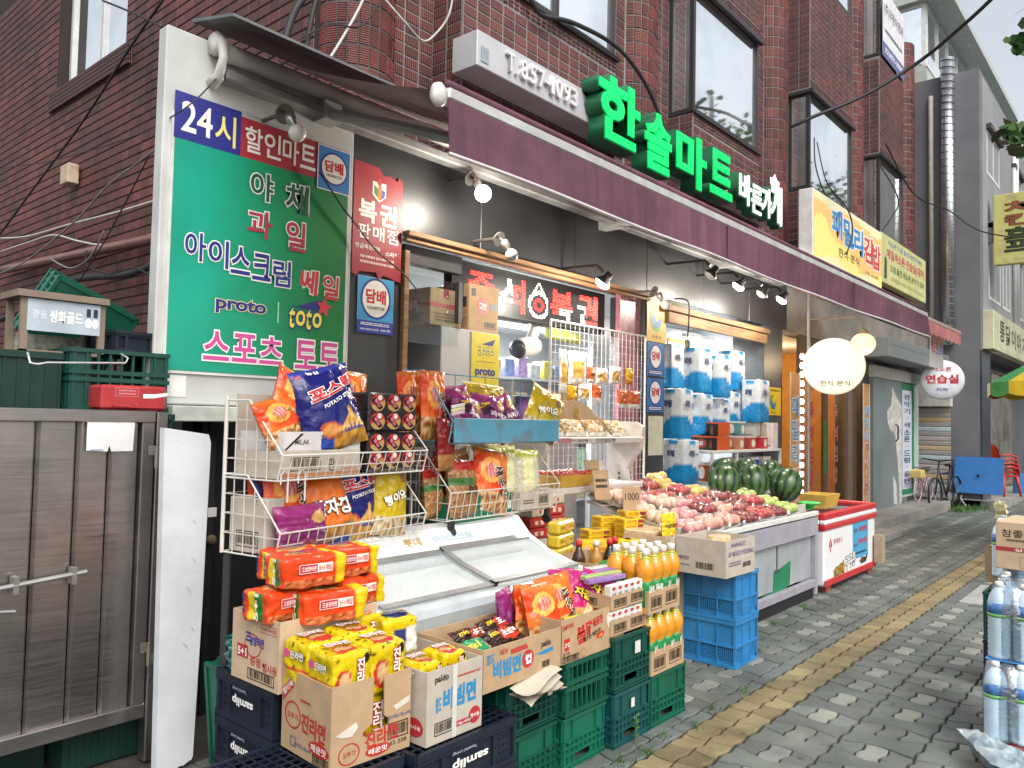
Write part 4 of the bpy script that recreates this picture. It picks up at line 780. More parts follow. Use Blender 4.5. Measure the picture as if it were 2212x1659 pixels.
p = MB(); p.tube([(-.12, .55, 3.3), (-.12, .55, 9.3)], .13, 16); o = tag(p.build('flue_pipe', mat((.55, .58, .62), .25, metal=.9, var=.15, vs=3), None, True), 'shiny spiral duct flue running up the grey building', 'pipe'); o.location = (18.1, 3.05, 0)
p = MB()
for i in range(40): p.tube([(-.12+.133*math.cos(a), .55+.133*math.sin(a), 3.4+i*.15+.02*math.sin(a)) for a in (R(k*24) for k in range(15))], .006, 4, closed=True)
q = p.build('seam_ring', mat((.16, .15, .15), .5, metal=.5), o, kind='stuff')
p = MB(); p.tube([(18.04, 3.93, 3.9), (18.04, 3.93, 8.5), (18.06, 3.93, 8.6)], .05, 10); tag(p.build('drainpipe', mat((.60, .55, .53), .5), None, True), 'pale pink plastic drainpipe on the grey wall', 'pipe')
for i, (x, y) in enumerate(((22.1, 3.0), (22.35, 2.98))): p = MB(); p.tube([(x, y, 4), (x, y, 8.6)], .05, 8); tag(p.build('drainpipe', mat((.6, .6, .6), .5), None, True), ('first' if i == 0 else 'second')+' of the paired white pipes on the far grey front', 'pipe')
t = thing('chicken_pub_sign', 'yellow hanging sign with brown and black lettering on the grey building', 'sign', (19.0, 2.94, 5.03)); p = MB(); p.cbox(-.1, .1, -1.3, 0, 0, 1.48, .01); p.build('sign_box', mat((.52, .50, .17), .5, var=.1), t); p = MB(); p.box(-.05, .05, 0, .12, .5, .95); p.build('bracket', GW, t)
F = Face(t, (-.1, 0, 0), -PY, PZ, 1.3, 1.48)
for ch, y, c in (('치', .80, '#8a4a2a'), ('킨', .62, '#8a4a2a'), ('호', .43, '#2c3c1c'), ('프', .25, '#2c3c1c')): F.ot(ch, .34, y, .36, .16, c, '#20160e', bold=.03, ow=.03, off=.004)
F.t('T. 861-0000', .5, .06, .8, .06, '#a8a880'); F.t('통 닭', .4, .94, .5, .07, '#a8a880')
t = thing('pub_wall_sign', 'faded yellow green wall sign with dark brush lettering on the grey building', 'sign', (18.28, 2.85, 3.22)); p = MB(); p.cbox(0, 5, 0, .2, 0, .80, .01); p.build('sign_box', mat((.52, .53, .36), .5, var=.15, vs=2), t); F = Face(t, (0, 0, 0), PX, PZ, 5, .80)
for i, ch in enumerate('통닭이야기'[:5]): F.t(ch, .2+i*.15, .55-.02*i, .12, .55, '#3a4630', bold=.02)
# far ground floor: dark tiled pier, glass front, LED strip, platform
p = MB(); p.box(.0, 5.5, -.35, .5, 0, .15); p.build('platform', mat((.30, .29, .28), .7, kind='stone'), gb)
p = MB(); p.box(.001, .9, -.02, .02, .15, 3.2); p.build('pier', mat((.035, .045, .06), .3, var=.1), gb)
window(gb, (1.0, .45, .15), PX, -PY, 6, 2.9, mat((.30, .25, .22), .5), 4, name='shop_window', fw_=.07, gl=mat((.30, .30, .26), .1, metal=.2, var=.5, vs=1.5))
p = MB()
for i in range(17): p.cbox(1.02, 1.10, .36, .40, .5+i*.14, .57+i*.14, .01)
q = p.build('led_strip', mat((.9, .95, 1), .4, emit=5, var=0), gb, kind='stuff')
for i, (a, b, c) in enumerate(((1.3, .9, '#c8a83a'), (2.0, .9, '#b84848'), (2.7, .8, '#c8b86a'))): p = MB(); p.box(a, a+.5, .43, .44, b, b+1.0); q = p.build('window_poster', ink(c), gb)
# shutter of coloured slats on the grey side wall
t = thing('roller_shutter', 'closed roller shutter with pastel coloured slats in the corner by the bicycles', 'shutter', (18.05, 4.2, .15))
for i in range(19):
    c = [(.40, .36, .36), (.30, .30, .30), (.42, .52, .58), (.30, .30, .30), (.48, .37, .22), (.31, .30, .29)][i % 6]; p = MB(); z = i*.098; p.add([(0, 0, z), (-.012, 0, z+.02), (-.012, 0, z+.08), (0, 0, z+.096), (0, -.62, z), (-.012, -.62, z+.02), (-.012, -.62, z+.08), (0, -.62, z+.096)], [(0, 1, 5, 4), (1, 2, 6, 5), (2, 3, 7, 6)]); p.build('slat', mat(c, .5, var=.1), t)
p = MB(); p.cbox(-.18, 0, -.66, .02, 1.88, 2.35, .02); p.build('shutter_box', mat((.48, .46, .45), .6, var=.2), t)
# ================================================================ kimbap front and stair door
KB = mat((.10, .065, .04), .45, var=.15)
kf = thing('glass_storefront', 'bronze framed glass front of the kimbap restaurant glowing orange inside', 'shop front', (10.2, 4.02, .19)); p = MB()
for a, b in ((.68, .76), (1.68, 1.80), (2.60, 2.72), (3.0, 3.16)): p.box(a, b, 0, .06, 0, 2.45)
p.box(.68, 3.16, .002, .058, 2.45, 2.66).box(.68, 3.16, .002, .058, 0, .08); p.build('door_frame', KB, kf)
gl = mat((1, .93, .8), .04, alpha=.10, kind='film')
for a, b in ((.76, 1.68), (1.80, 2.60)): p = MB(); p.box(a, b, .025, .033, .08, 2.45); p.build('pane', gl, kf)
p = MB(); p.box(2.72, 3.0, .01, .05, 0, 2.45); p.build('side_panel', mat((.16, .12, .085), .5, var=.2), kf)
p = MB(); p.box(-.1, 4.0, 1.9, 2.0, -.1, 2.7).box(3.4, 3.5, .3, 1.9, -.1, 2.7).box(.0, .1, .4, 1.9, -.1, 2.7); p.build('inner_wall', mat((.62, .32, .08), .6), kf); p = MB(); p.box(0, 3.5, .2, 2, 2.66, 2.7); p.build('inner_ceiling', WHT, kf)
p = MB(); p.box(.2, 3.3, 1.88, 1.895, -.1, .95); p.build('dado', mat((.20, .06, .03), .5), kf)
for i, ch in enumerate('즉석김밥'):
    txt(kf, ch, (1.15, .022, 1.62-i*.32), .20, .24, '#9a3038', bold=.03); txt(kf, ch, (2.2, .022, 1.62-i*.32), .20, .24, '#a86848', bold=.03)
txt(kf, '패밀리', (1.15, .022, 1.95), .24, .09, '#5a4030'); p = MB(); p.box(1.60, 1.66, -.03, 0, .7, 1.5); p.build('push_handle', mat((.03, .15, .04), .4), kf)
l = bpy.data.lights.new('restaurant_glow', 'POINT'); l.energy = 30; l.color = (1, .70, .36); l.shadow_soft_size = .25; lo = bpy.data.objects.new('restaurant_glow', l); C.objects.link(lo); lo.location = (12.0, 5.0, 2.5)
p = MB()
for i in range(18): p.cbox(.60, .66, -.06, -.02, .20+i*.125, .27+i*.125, .01)
q = p.build('led_strip', mat((.85, .9, 1), .4, emit=7, var=0), kf, kind='stuff'); p = MB(); p.box(.61, .65, -.02, .03, .1, 2.5); p.build('strip_rail', KB, kf)
for nm, x, ws in (('orange strip board reading family kimbap left of the restaurant door', 10.24, '패밀리김밥'), ('orange strip board at the right edge of the restaurant door', 13.37, '패밀리한식·분식')):
    t = thing('strip_board', nm, 'sign', (x, 3.93, .25)); w = .36; p = MB(); p.box(0, w, -.01, .0, 0, 2.05); p.build('board', mat((.52, .26, .10), .5, var=.1), t)
    for a in (0, w-.03): p = MB(); p.box(a, a+.03, -.014, -.01, 0, 2.05); p.build('edge_strip', mat((.62, .58, .42), .5), t)
    n = len(ws)
    for i, ch in enumerate(ws): otxt(t, ch, (w/2, -.01, 1.6-i*(1.6/n)), .22 if ch != '·' else .05, (1.35/n) if ch != '·' else .05, ('#4a90c8' if i < 3 else '#b84a4a'), WI, ow=.04, bold=.02, off=.003)
t = thing('stair_door', 'weathered grey green panel with torn paper strips beside the restaurant', 'door', (13.95, 3.92, .19)); p = MB(); p.cbox(0, 1.75, 0, .08, 0, 2.25, .006); p.build('door_panel', mat((.17, .21, .21), .6, var=.12, vs=2), t); p = MB(); p.box(0, 3.0, -.02, .08, 2.25, 2.45); p.build('lintel', mat((.42, .42, .40), .6), t)
F = Face(t, (0, 0, 0), PX, PZ, 1.75, 2.25)
for pts in ([(.62, .95), (.80, .86), (.99, .80), (.98, .02), (.90, .0), (.86, .25), (.80, .42), (.72, .55), (.66, .60), (.60, .58), (.47, .66), (.44, .75), (.60, .80)], [(.66, .24), (.78, .18), (.82, .0), (.68, .02)]): F.poly(pts, mat((.50, .50, .47), .8, var=.3, vs=9), off=.002, name='torn_paper')
p = MB(); p.tube([(1.25, -.02, 1.15), (1.25, -.06, 1.2), (1.25, -.06, 1.42), (1.25, -.02, 1.46)], .014, 6); p.build('handle', mat((.03, .03, .03), .4), t)
t = thing('practice_board', 'white board with green border and blue vertical lettering on the stair entrance', 'sign', (15.75, 3.93, .30)); p = MB(); p.cbox(0, 1.2, 0, .05, 0, 2.12, .006); p.build('board', mat((.42, .50, .48), .5, var=.1), t); F = Face(t, (0, 0, 0), PX, PZ, 1.2, 2.12); F.rect(.0, .70, .02, 1, '#1a7a50', off=.001); F.rect(.0, .56, .07, .94, '#c4cad6', off=.002)
for i, ch in enumerate('관악기·색소폰·드럼·올겐'): F.t(ch, .27, .88-i*.062, .36 if ch != '·' else .05, .05 if ch != '·' else .012, '#2c4468', off=.004, bold=.025)
F.t('6131', .30, .145, .45, .045, '#5a4a7a', off=.004); F.t('1005', .30, .095, .45, .04, '#5a4a7a', off=.004)
t = thing('entrance_canopy', 'grey steel canopy box over the stair entrance under the awnings', 'canopy', (13.3, 3.5, 2.72)); p = MB(); p.cbox(0, 4.2, 0, .5, 0, .32, .01).box(0, 4.2, -.004, 0, .2, .21); p.build('canopy_box', mat((.17, .19, .20), .5, var=.1), t)
# ================================================================ goods: helpers
FILM = mat((.5, .5, .5), .24, kind='vcol', var=.05, vs=30, bump=.7, bs=30, coat=.12, spec=.35)
def clr(h): return srgb(h)
def frame_at(loc, rz=0., tilt=0., roll=0.):    # local -Y faces the viewer; tilt leans the top back
    return Matrix.Translation(loc)@Matrix.Rotation(R(rz), 4, 'Z')@Matrix.Rotation(R(-tilt), 4, 'X')@Matrix.Rotation(R(roll), 4, 'Y')
bseed = [0]
def bag(label, w, h, d, M, paint, texts=(), name='snack_bag', nu=30, nv=38, cat='snack bag', group=None, crump=.010):
    bseed[0] += 1; sd = bseed[0]*3.7
    def srf(u, v, side=-1, off=0.):
        s, t = 2*u-1, 2*v-1
        T = d/2*max(0., 1-abs(s)**2.6)**.62*max(0., 1-abs(t)**3.2)**.66
        n = noise.noise(V((s*2.2+sd, t*2.4, side)))*crump+noise.noise(V((s*5+sd, t*5, side+3)))*crump*.5
        n += abs(noise.noise(V((s*3+sd, t*3.5, side*2.))))*-crump*1.2
        n *= min(1., T/(d*.18)+.15)
        x = s*w/2*(1-.05*(1-t*t))+noise.noise(V((sd, t*2, 5)))*w*.02; z = h/2*t+noise.noise(V((s*2, sd, 7)))*h*.012
        e = .0022*math.sin(u*90) if abs(t) > .93 else 0
        return V((x, side*(T+n+.0015+off)+e, z+h/2))
    t = thing(name, label, cat, group=group, M=M); mb = MB()
    mb.grid(lambda a, b: srf(a, b, -1), nu, nv, colfn=paint); mb.grid(lambda a, b: srf(a, b, 1), nu//2, nv//2, colfn=lambda a, b: paint(1-a, b), flip=True)
    mb.build('bag_film', FILM, t, True)
    for q in texts:
        st, u, v, wu, hv, c, oc = q[:7]; rot = R(q[7]) if len(q) > 7 else 0; bold = q[8]*.7 if len(q) > 8 else .025
        for lay, (cc, bo) in enumerate(((oc, bold+.045), (c, bold)) if oc else ((c, bold),)):
            me, bb = tmesh(st, bo, 0.); bb = tmesh(st, bold, 0.)[1]; k = 1.0
            vs = []
            for p in me.vertices:
                a = ((p.co.x-bb[0])/(bb[1]-bb[0])-.5)*wu*k*w; b = ((p.co.y-bb[2])/(bb[3]-bb[2])-.5)*hv*k*h
                a, b = a*math.cos(rot)-b*math.sin(rot), a*math.sin(rot)+b*math.cos(rot)
                vs.append(srf(min(.999, max(.001, u+a/w)), min(.999, max(.001, v+b/h)), -1, .0075+.003*lay))
            m2 = MB(); m2.add(vs, [tuple(f.vertices) for f in me.polygons]); m2.build('lettering', ink(cc), t)
    return t
def el(u, v, cu, cv, ru, rv): return ((u-cu)/ru)**2+((v-cv)/rv)**2
def lerp(a, b, t): t = max(0, min(1, t)); return tuple(x+(y-x)*t for x, y in zip(a, b))
O1, O2, BR, RD, CRM = clr('#d8401c'), clr('#e8792a'), clr('#8a4a1c'), clr('#b8231c'), clr('#e0b87a')
def p_saewoo(u, v):
    if v > .93: return clr('#b86a30')
    e = el(u, v, .38, .66, .27, .20)
    if e < .35: return lerp(clr('#e8d0c8'), clr('#c83a34'), abs(math.sin(u*34+v*9)))
    if e < 1: return lerp(clr('#f08a2c'), clr('#f2b45a'), e)
    if v < .32: n = noise.noise(V((u*16, v*11, 1))); return lerp(BR, CRM, .5+n*1.6)
    return lerp(O1, O2, .5+.5*math.sin(v*6+u*3))
NVY = clr('#1a1e66')
def p_postick(u, v):
    if v > .94: return clr('#30368a')
    for k in range(9):      # potato sticks
        a = R(35+k*13); cu, cv = .52+.045*k, .30-.012*abs(k-4)
        du, dv = u-cu, (v-cv)*1.25; t = du*math.cos(a)+dv*math.sin(a); s = -du*math.sin(a)+dv*math.cos(a)
        if -.12 < t < .20 and abs(s) < .021: return lerp(clr('#e8c070'), clr('#b87a30'), abs(s)/.021)
    if v < .17 and u > .35: n = noise.noise(V((u*14, v*10, 4))); return lerp(clr('#d8a040'), clr('#8a5a20'), .5+n)
    if el(u, v, .33, .24, .15, .10) < 1: return clr('#b8542a') if el(u, v, .33, .24, .12, .08) > .8 else clr('#c88a4a')
    if el(u, v, .12, .95, .06, .035) < 1: return clr('#c83038')
    return lerp(NVY, clr('#2c4ea8'), max(0, .28-v)*3)
def p_gamja(u, v):
    if v < .2: return lerp(clr('#c89040'), clr('#8a5a20'), .5+noise.noise(V((u*12, v*9, 2))))
    return clr('#d8702a') if v < .82 else clr('#c8601c')
def p_yellow(u, v):
    if v > .92: return clr('#e8e0a0')
    if v < .24: n = noise.noise(V((u*15, v*12, 9))); return lerp(clr('#d8c8a0'), clr('#8a6a38'), .5+n*1.4)
    if el(u, v, .75, .82, .10, .07) < 1: return clr('#8a6440')
    return lerp(clr('#c8ac1c'), clr('#a8901c'), v)
def p_purple(u, v):
    if v > .93: return clr('#8a3a6a')
    if v < .28: return lerp(clr('#b05a30'), clr('#5a1c48'), .5+noise.noise(V((u*13, v*10, 3)))*1.5)
    if el(u, v, .75, .72, .16, .13) < 1: return clr('#c89a60')
    return lerp(clr('#58184c'), clr('#8a2c6c'), v)
def p_pink(u, v):
    if v < .25: return lerp(clr('#e0b070'), clr('#b87a40'), .5+noise.noise(V((u*12, v*9, 6))))
    if el(u, v, .65, .75, .2, .15) < 1: return clr('#c83a8a')
    return lerp(clr('#c8246c'), clr('#a01c68'), v)
def p_brown(u, v):
    n = noise.noise(V((u*18, v*22, 8)))
    if v > .8: return clr('#a82a20')
    if .55 < v < .66: return clr('#3f6a34')
    return lerp(clr('#b88a5a'), clr('#7a5230'), .5+n*1.6)
def p_rice(u, v):
    if v > .86 or v < .06: return clr('#c8d060')
    return lerp(clr('#dcd8c4'), clr('#b8b090'), .5+noise.noise(V((u*20, v*24, 11)))) if abs(u-.5) > .14 else clr('#e0e0a8')
T_SAE = (('새우깡', .66, .50, .66, .20, '#1c1412', '#f0e8e0', -68),)
T_POS = (('포스틱', .54, .71, .80, .17, '#c42834', '#f4f0ec', 10, .05), ('POTATO STICK', .60, .575, .62, .045, '#f0f0ee', None, 12), ('농심', .32, .94, .2, .04, '#f0f0ee', None))
T_GAM = (('감자깡', .5, .45, .8, .24, '#f2ece4', '#241a16', -6, .05),)
T_YEL = (('뻥이요', .5, .52, .62, .14, '#f6f2e4', '#5a3a10', 24, .05),)
T_PUR = (('꿀', .26, .62, .3, .24, '#d8a824', '#3a1030', 12, .05), ('꽈배기', .62, .48, .56, .13, '#f0dcea', None, -8))
T_PNK = (('자갈치', .45, .48, .74, .18, '#e8d028', '#4a1040', -18, .05),)
# ================================================================ navy bread crates and green crates of the front row
def samlip(t, F):
    for f in F[:2]: f.t('samlip', .5, .50, .36, .24, WI, bold=.03, rot=180, off=.008); f.t('Tasteful Living!', .44, .74, .24, .08, '#aab0b8', rot=180, off=.008)
for i, (x, y, z, tp, lb) in enumerate(((2.28, 2.34, 0, False, 'navy bread crate on the ground under the open bibim noodle box'), (2.28, 2.34, .185, True, 'navy bread crate directly under the open bibim noodle box'), (1.70, 2.39, 0, False, 'navy bread crate on the ground at the front corner'), (1.70, 2.39, .185, True, 'navy bread crate with its grid base up under the yellow noodle box'), (1.98, 2.83, 0, False, 'lowest navy bread crate of the stack by the foam board'), (1.98, 2.83, .185, False, 'middle navy bread crate of the stack by the foam board'), (1.98, 2.83, .37, True, 'top navy bread crate of the stack, under the orange noodle box'))):
    samlip(*crate(lb, (x, y, z), .56 if i < 4 else .52, .42, .183, NV, 'bread', top=tp))
crate('green crate standing on end between the foam board and navy crates', (0, 0, 0), .46, .17, .16, GC, 'slot', M=Matrix.Translation((1.86, 3.27, .25))@Matrix.Rotation(R(6), 4, 'Z')@Matrix.Rotation(R(84), 4, 'Y'))
crate('bright green crate under the upright juice bottles', (3.835, 2.27, 0), .37, .30, .275, GC, 'bottle', rz=-1)
crate('dark teal crate on the ground under the small juice cartons', (3.463, 2.275, 0), .345, .31, .27, mat((.008, .075, .075), .45, var=.18, vs=7), 'bottle')
crate('dark green crate with paper labels holding the small juice cartons', (3.463, 2.275, .272), .345, .31, .268, GD, 'bottle')
crate('green crate on the ground below the spicy noodle box', (3.10, 2.31, 0), .345, .31, .243, GC, 'bottle')
crate('slotted green crate directly below the spicy noodle box', (3.10, 2.30, .245), .35, .31, .243, GC, 'slot')
crate('green crate on the ground next to the navy crates', (2.738, 2.335, 0), .345, .31, .243, GC, 'bottle')
crate('green crate with a torn sticker beside the folded paper', (2.738, 2.335, .245), .345, .31, .243, GD, 'bottle')
for i, (x, z, w, h) in enumerate(((3.47, .43, .05, .06), (3.44, .17, .03, .045), (2.80, .38, .03, .05), (3.32, .33, .03, .09))): p = MB(); p.box(x, x+w, 2.112-(.0 if i < 2 else -.035), 2.114-(.0 if i < 2 else -.035), z, z+h); tag(p.build('paper_label', mat((.62, .62, .60), .7)), ('square white label on the dark green crate', 'small torn label on the dark teal crate', 'torn paper scrap on the green crate by the folded paper', 'long torn paper strip hanging between two green crates')[i], 'label')
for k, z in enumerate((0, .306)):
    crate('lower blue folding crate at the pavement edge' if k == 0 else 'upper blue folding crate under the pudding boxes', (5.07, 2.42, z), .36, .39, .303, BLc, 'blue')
p = MB()
for k in range(5): p.grid(lambda a, b, k=k: (2.60+.26*a-.01*k, 2.08+.10*b+.015*math.sin(a*5+k), .40+.018*k+.02*math.sin(a*3+b*2+k)+.02*a), 6, 3)
tag(p.build('folded_paper', mat((.50, .45, .36), .85, var=.12), None, True), 'stack of folded brown paper jutting out under the cup noodle box', 'paper')
# ================================================================ open cartons on the front row
t = thing('noodle_box', 'open tan cardboard box overflowing with yellow noodle packs at the front corner', 'box', (1.875, 2.385, .372), -4); bw_, bd_, bh_, k_ = .345, .33, .29, .006; p = MB(); x0_, x1_ = -bw_/2+bw_*.50, -bw_/2+bw_*.64
p.prism([(-bw_/2, 0), (bw_/2, 0), (bw_/2, bh_), (x1_, bh_*.97), (x1_+.004, bh_*.5), (x1_+.03, bh_*.42), (x1_+.025, bh_*.36), (x0_-.035, bh_*.30), (x0_-.04, bh_*.36), (x0_, bh_*.45), (x0_+.004, bh_), (-bw_/2, bh_)], (0, -bd_/2+k_, 0), PX, PZ, (0, -k_, 0))
p.box(-bw_/2, bw_/2, bd_/2-k_, bd_/2, 0, bh_).box(-bw_/2, -bw_/2+k_, -bd_/2+k_, bd_/2-k_, 0, bh_*.995).box(bw_/2-k_, bw_/2, -bd_/2+k_, bd_/2-k_, 0, bh_*.995).box(-bw_/2+k_, bw_/2-k_, -bd_/2+k_, bd_/2-k_, 0, k_); p.build('box_body', CARD(), t); F = faces(t, bw_, bd_, bh_)
f = F[0]; RDi = '#b4352f'
f.t('진라면', .62, .26, .42, .20, RDi, bold=.035, rot=4); f.ring(.22, .16, .13, .13, RDi); f.t('오뚜기', .22, .16, .15, .07, RDi); f.ell(.58, .10, .16, .07, RDi); f.t('매운맛', .58, .10, .24, .07, WI); f.bar(.70, .97, .17, .37); f.t('52 228', .84, .12, .22, .05, '#2a2420'); f.t('멀티팩(5개)x8팩', .84, .44, .30, .06, '#5a5a8a'); f.poly([(.05, .42), (.3, .52), (.32, .45), (.25, .36), (.12, .38)], mat((.62, .58, .52), .6), off=.002); f.poly([(.76, .58), (.98, .66), (.98, .58), (.80, .52)], mat((.62, .58, .52), .6), off=.002)
f = F[1]; f.t('진라면', .66, .42, .48, .24, RDi, bold=.035, rot=-3); f.ring(.24, .46, .17, .17, RDi, .14); f.t('오뚜기', .24, .45, .22, .08, RDi); f.ell(.78, .20, .20, .09, RDi); f.t('매운맛', .78, .20, .30, .09, WI); f.bar(.66, .97, .0+.01, .13); f.t('멀티팩(5개)x8팩', .46, .12, .34, .06, '#5a5a8a'); f.poly([(.02, .58), (.26, .82), (.22, .93), (.02, .74)], RDi); f.t('멀티팩', .125, .77, .24, .08, WI, rot=38); f.frame(.2, .32, .08, .2, '#5a5a8a'); f.lines(.40, .60, .66, .72, 1, RDi)
t, F = carton('noodle_box', 'open grey cardboard box with blue bibim noodle lettering and a tape strip', (2.215, 2.345, .372), .305, .39, .275, 0, CARDG(), True); f = F[0]; BL = '#2f86b8'
f.t('팔도', .20, .52, .10, .22, BL, bold=.03); f.t('비빔면', .58, .56, .60, .30, BL, bold=.05); f.t('paldo', .25, .86, .24, .12, '#3a342c', bold=.03); f.lines(.5, .95, .80, .85, 1, '#b8443c'); f.ell(.86, .20, .11, .12, '#b03038'); f.t('행사용', .86, .20, .17, .06, WI, off=.003); f.rect(.52, .80, .12, .20, '#b03038'); f.t('130g x 48개입', .66, .16, .24, .05, WI, off=.003); f.bar(.14, .48, .10, .28); f.rect(.44, .52, .0, 1.0, mat((.62, .60, .56), .3), off=.0025, name='tape')
f = F[1]; f.ell(.84, .22, .12, .13, '#b03038'); f.t('행사용', .84, .22, .18, .06, WI, off=.003); f.t('비빔면', .45, .6, .5, .3, BL, bold=.05)
t, F = carton('cup_noodle_box', 'low open cardboard box with blue cup noodle lettering holding chocolate snacks', (2.635, 2.345, .489), .525, .39, .175, 0, CARD(), True); f = F[0]
f.t('팔도', .08, .76, .09, .24, BL, bold=.03); f.t('비빔면', .28, .46, .34, .42, BL, bold=.05); f.ell(.54, .48, .075, .22, '#b8343c'); f.t('컵', .54, .48, .08, .24, WI, bold=.04, off=.003); f.t('NEW', .24, .84, .10, .14, '#b8443c'); f.poly([(.32, .84), (.52, .86), (.54, .74), (.32, .72)], '#b8443c'); f.t('paldo', .78, .70, .13, .20, '#3a342c', bold=.03); f.poly([(.64, .50), (.75, .56), (.88, .58), (.88, .48), (.74, .46)], BL); f.bar(.72, .84, .08, .32, frame=False)
t, F = carton('spicy_noodle_box', 'open cardboard box with red spicy noodle lettering filled with prawn cracker bags', (3.155, 2.345, .489), .525, .39, .20, 0, CARD(), True); f = F[0]
f.t('SAMYANG', .10, .83, .16, .11, '#c03028', bold=.02, rot=6); f.t('불', .30, .55, .13, .42, '#c02c28', bold=.07, rot=8); f.t('닭', .42, .66, .10, .32, '#c02c28', bold=.06, rot=8); f.t('볶음면', .555, .76, .16, .22, '#c02c28', bold=.04, rot=8); f.t('화끈한 매운맛!', .47, .46, .28, .12, '#2c2420', bold=.02, rot=10); f.poly([(.53, .34), (.62, .32), (.67, .42), (.64, .50), (.56, .46)], '#c83a28'); f.poly([(.57, .36), (.63, .37), (.62, .45)], '#e0b030', off=.002); f.poly([(.04, .56), (.13, .56), (.115, .28), (.055, .28)], '#c03028'); f.t('큰컵', .085, .42, .07, .10, WI, off=.003); f.t('용기면', .08, .21, .10, .08, '#2c2420'); f.bar(.02, .27, .02, .16); f.ring(.34, .12, .04, .10, '#c03028')
f.poly([(.70, .80), (.74, .88), (.77, .80), (.83, .78), (.86, .60), (.80, .46), (.74, .48), (.71, .62)], '#d8d4cc', off=.0012); f.poly([(.74, .80), (.78, .82), (.86, .70), (.86, .60), (.80, .60), (.77, .72)], '#4a463f', off=.002)
# ================================================================ noodle packs
def pack(label, w, d, h, M, paint, name='noodle_pack', group=None, n=9, amp=.008, r=.020, cat='noodle pack'):
    bseed[0] += 1; sd = bseed[0]*2.3; t = thing(name, label, cat, group=group, M=M); mb = MB(); e = V((w/2, d/2, h/2))
    def rd(p):
        q = V([max(-a+r, min(a-r, x)) for x, a in zip(p, e)]); dv = p-q; L = dv.length
        pp = q+dv*(r/L) if L > 1e-6 else p
        nn = dv/L if L > 1e-6 else V((0, 0, 1))
        k = noise.noise(pp*14+V((sd, 0, 0)))*amp+noise.noise(pp*34+V((sd, 0, 0)))*amp*.55-abs(noise.noise(pp*20+V((0, sd, 0))))*amp
        return pp+nn*k+V((0, 0, h/2))
    fs = {'F': (lambda a, b: V((-e.x+2*e.x*a, -e.y, -e.z+2*e.z*b)), False), 'L': (lambda a, b: V((-e.x, e.y-2*e.y*a, -e.z+2*e.z*b)), False), 'T': (lambda a, b: V((-e.x+2*e.x*a, -e.y+2*e.y*b, e.z)), False), 'R': (lambda a, b: V((e.x, -e.y+2*e.y*a, -e.z+2*e.z*b)), False), 'B': (lambda a, b: V((e.x-2*e.x*a, e.y, -e.z+2*e.z*b)), False)}
    for k, (fn, fl) in fs.items(): mb.grid(lambda a, b, fn=fn: rd(fn(a, b)), n*2, n*2, colfn=lambda a, b, k=k: paint(k, a, b), flip=fl)
    mb.build('wrapper', FILM, t, True)
    return t, faces(t, w, d, h)
YL, YD = clr('#d8c010'), clr('#c0a80c')
def p_jin(k, u, v):
    if k == 'T':
        if el(u, v, .55, .42, .26, .30) < 1: return clr('#b8302a') if el(u, v, .55, .46, .2, .24) > .9 or v < .42 else clr('#c8a06a')
    if k == 'F':
        if el(u, v, .30, .42, .20, .30) < 1: return clr('#b8302a') if el(u, v, .33, .46, .13, .2) > 1 else clr('#c8a878')
        if el(u, v, .85, .85, .10, .12) < 1: return clr('#1c1810')
    if k == 'L' and .40 < v < .50: return clr('#b82c28')
    q = noise.noise(V((u*9, v*9, ord(k)+bseed[0]*1.7)))
    return clr('#2c2610') if q > .52 else lerp(YL, YD, .5+.5*q)
def jin(label, loc, rz=0., tilt=0., w=.172, d=.165, h=.185, group='yellow noodle packs in the corner box'):
    t, F = pack(label, w, d, h, frame_at(loc, rz, tilt), p_jin, group=group)
    F[0].ot('진\n라\n면', .68, .52, .20, .74, '#f4f0ea', '#b4282c', bold=.03, ow=.05, off=.006); F[3].ot('진라면', .52, .70, .60, .26, '#f4f0ea', '#b4282c', bold=.03, ow=.05, off=.007); F[1].ot('진라면', .60, .74, .46, .16, '#f4f0ea', '#3a3020', bold=.03, ow=.04, off=.006); F[1].ell(.22, .74, .10, .09, '#d8508a', off=.006)
    return t
jb = (1.875, 2.385)
for i, (x, y, z, rz, lb) in enumerate(((-.082, -.060, .575, -4, 'yellow noodle pack at the front corner of the tan box'), (.084, -.062, .578, -3, 'yellow noodle pack at the right front of the tan box'), (-.080, .098, .585, 2, 'yellow noodle pack at the left back of the tan box'), (.086, .096, .59, -3, 'yellow noodle pack at the right back of the tan box'))): jin(lb, (jb[0]+x, jb[1]+y, z), rz)
jin('yellow noodle pack showing through the torn notch of the tan box', (1.885, 2.335, .385), -4, 0, .25, .13, .19); jin('yellow noodle pack lying behind the tan box beside the freezer', (2.10, 2.62, .60), -8); jin('yellow noodle pack nearest the freezer glass behind the tan box', (2.12, 2.77, .585), 10)
t, F = pack('yellow and navy noodle pack standing on the bibim noodle box', .17, .13, .155, frame_at((2.20, 2.50, .625), -14), lambda k, u, v: (clr('#2c3470') if k == 'F' and .3 < u < .62 and .1 < v < .7 else clr('#d8d8d0') if k == 'F' and u > .64 and .1 < v < .75 else clr('#2c3470') if k == 'T' and el(u, v, .5, .5, .36, .28) < 1 else p_jin('R', u, v))); F[3].ot('진라면', .5, .55, .6, .28, '#2c3470', '#f0ece0', off=.007, bold=.04)
jin('yellow noodle pack inside the bibim noodle box at the left', (2.135, 2.27, .535), 2, 0, .14, .15, .125, 'yellow noodle packs in the bibim box'); jin('yellow noodle pack inside the bibim noodle box at the right', (2.28, 2.285, .535), -4, 0, .13, .15, .13, 'yellow noodle packs in the bibim box')
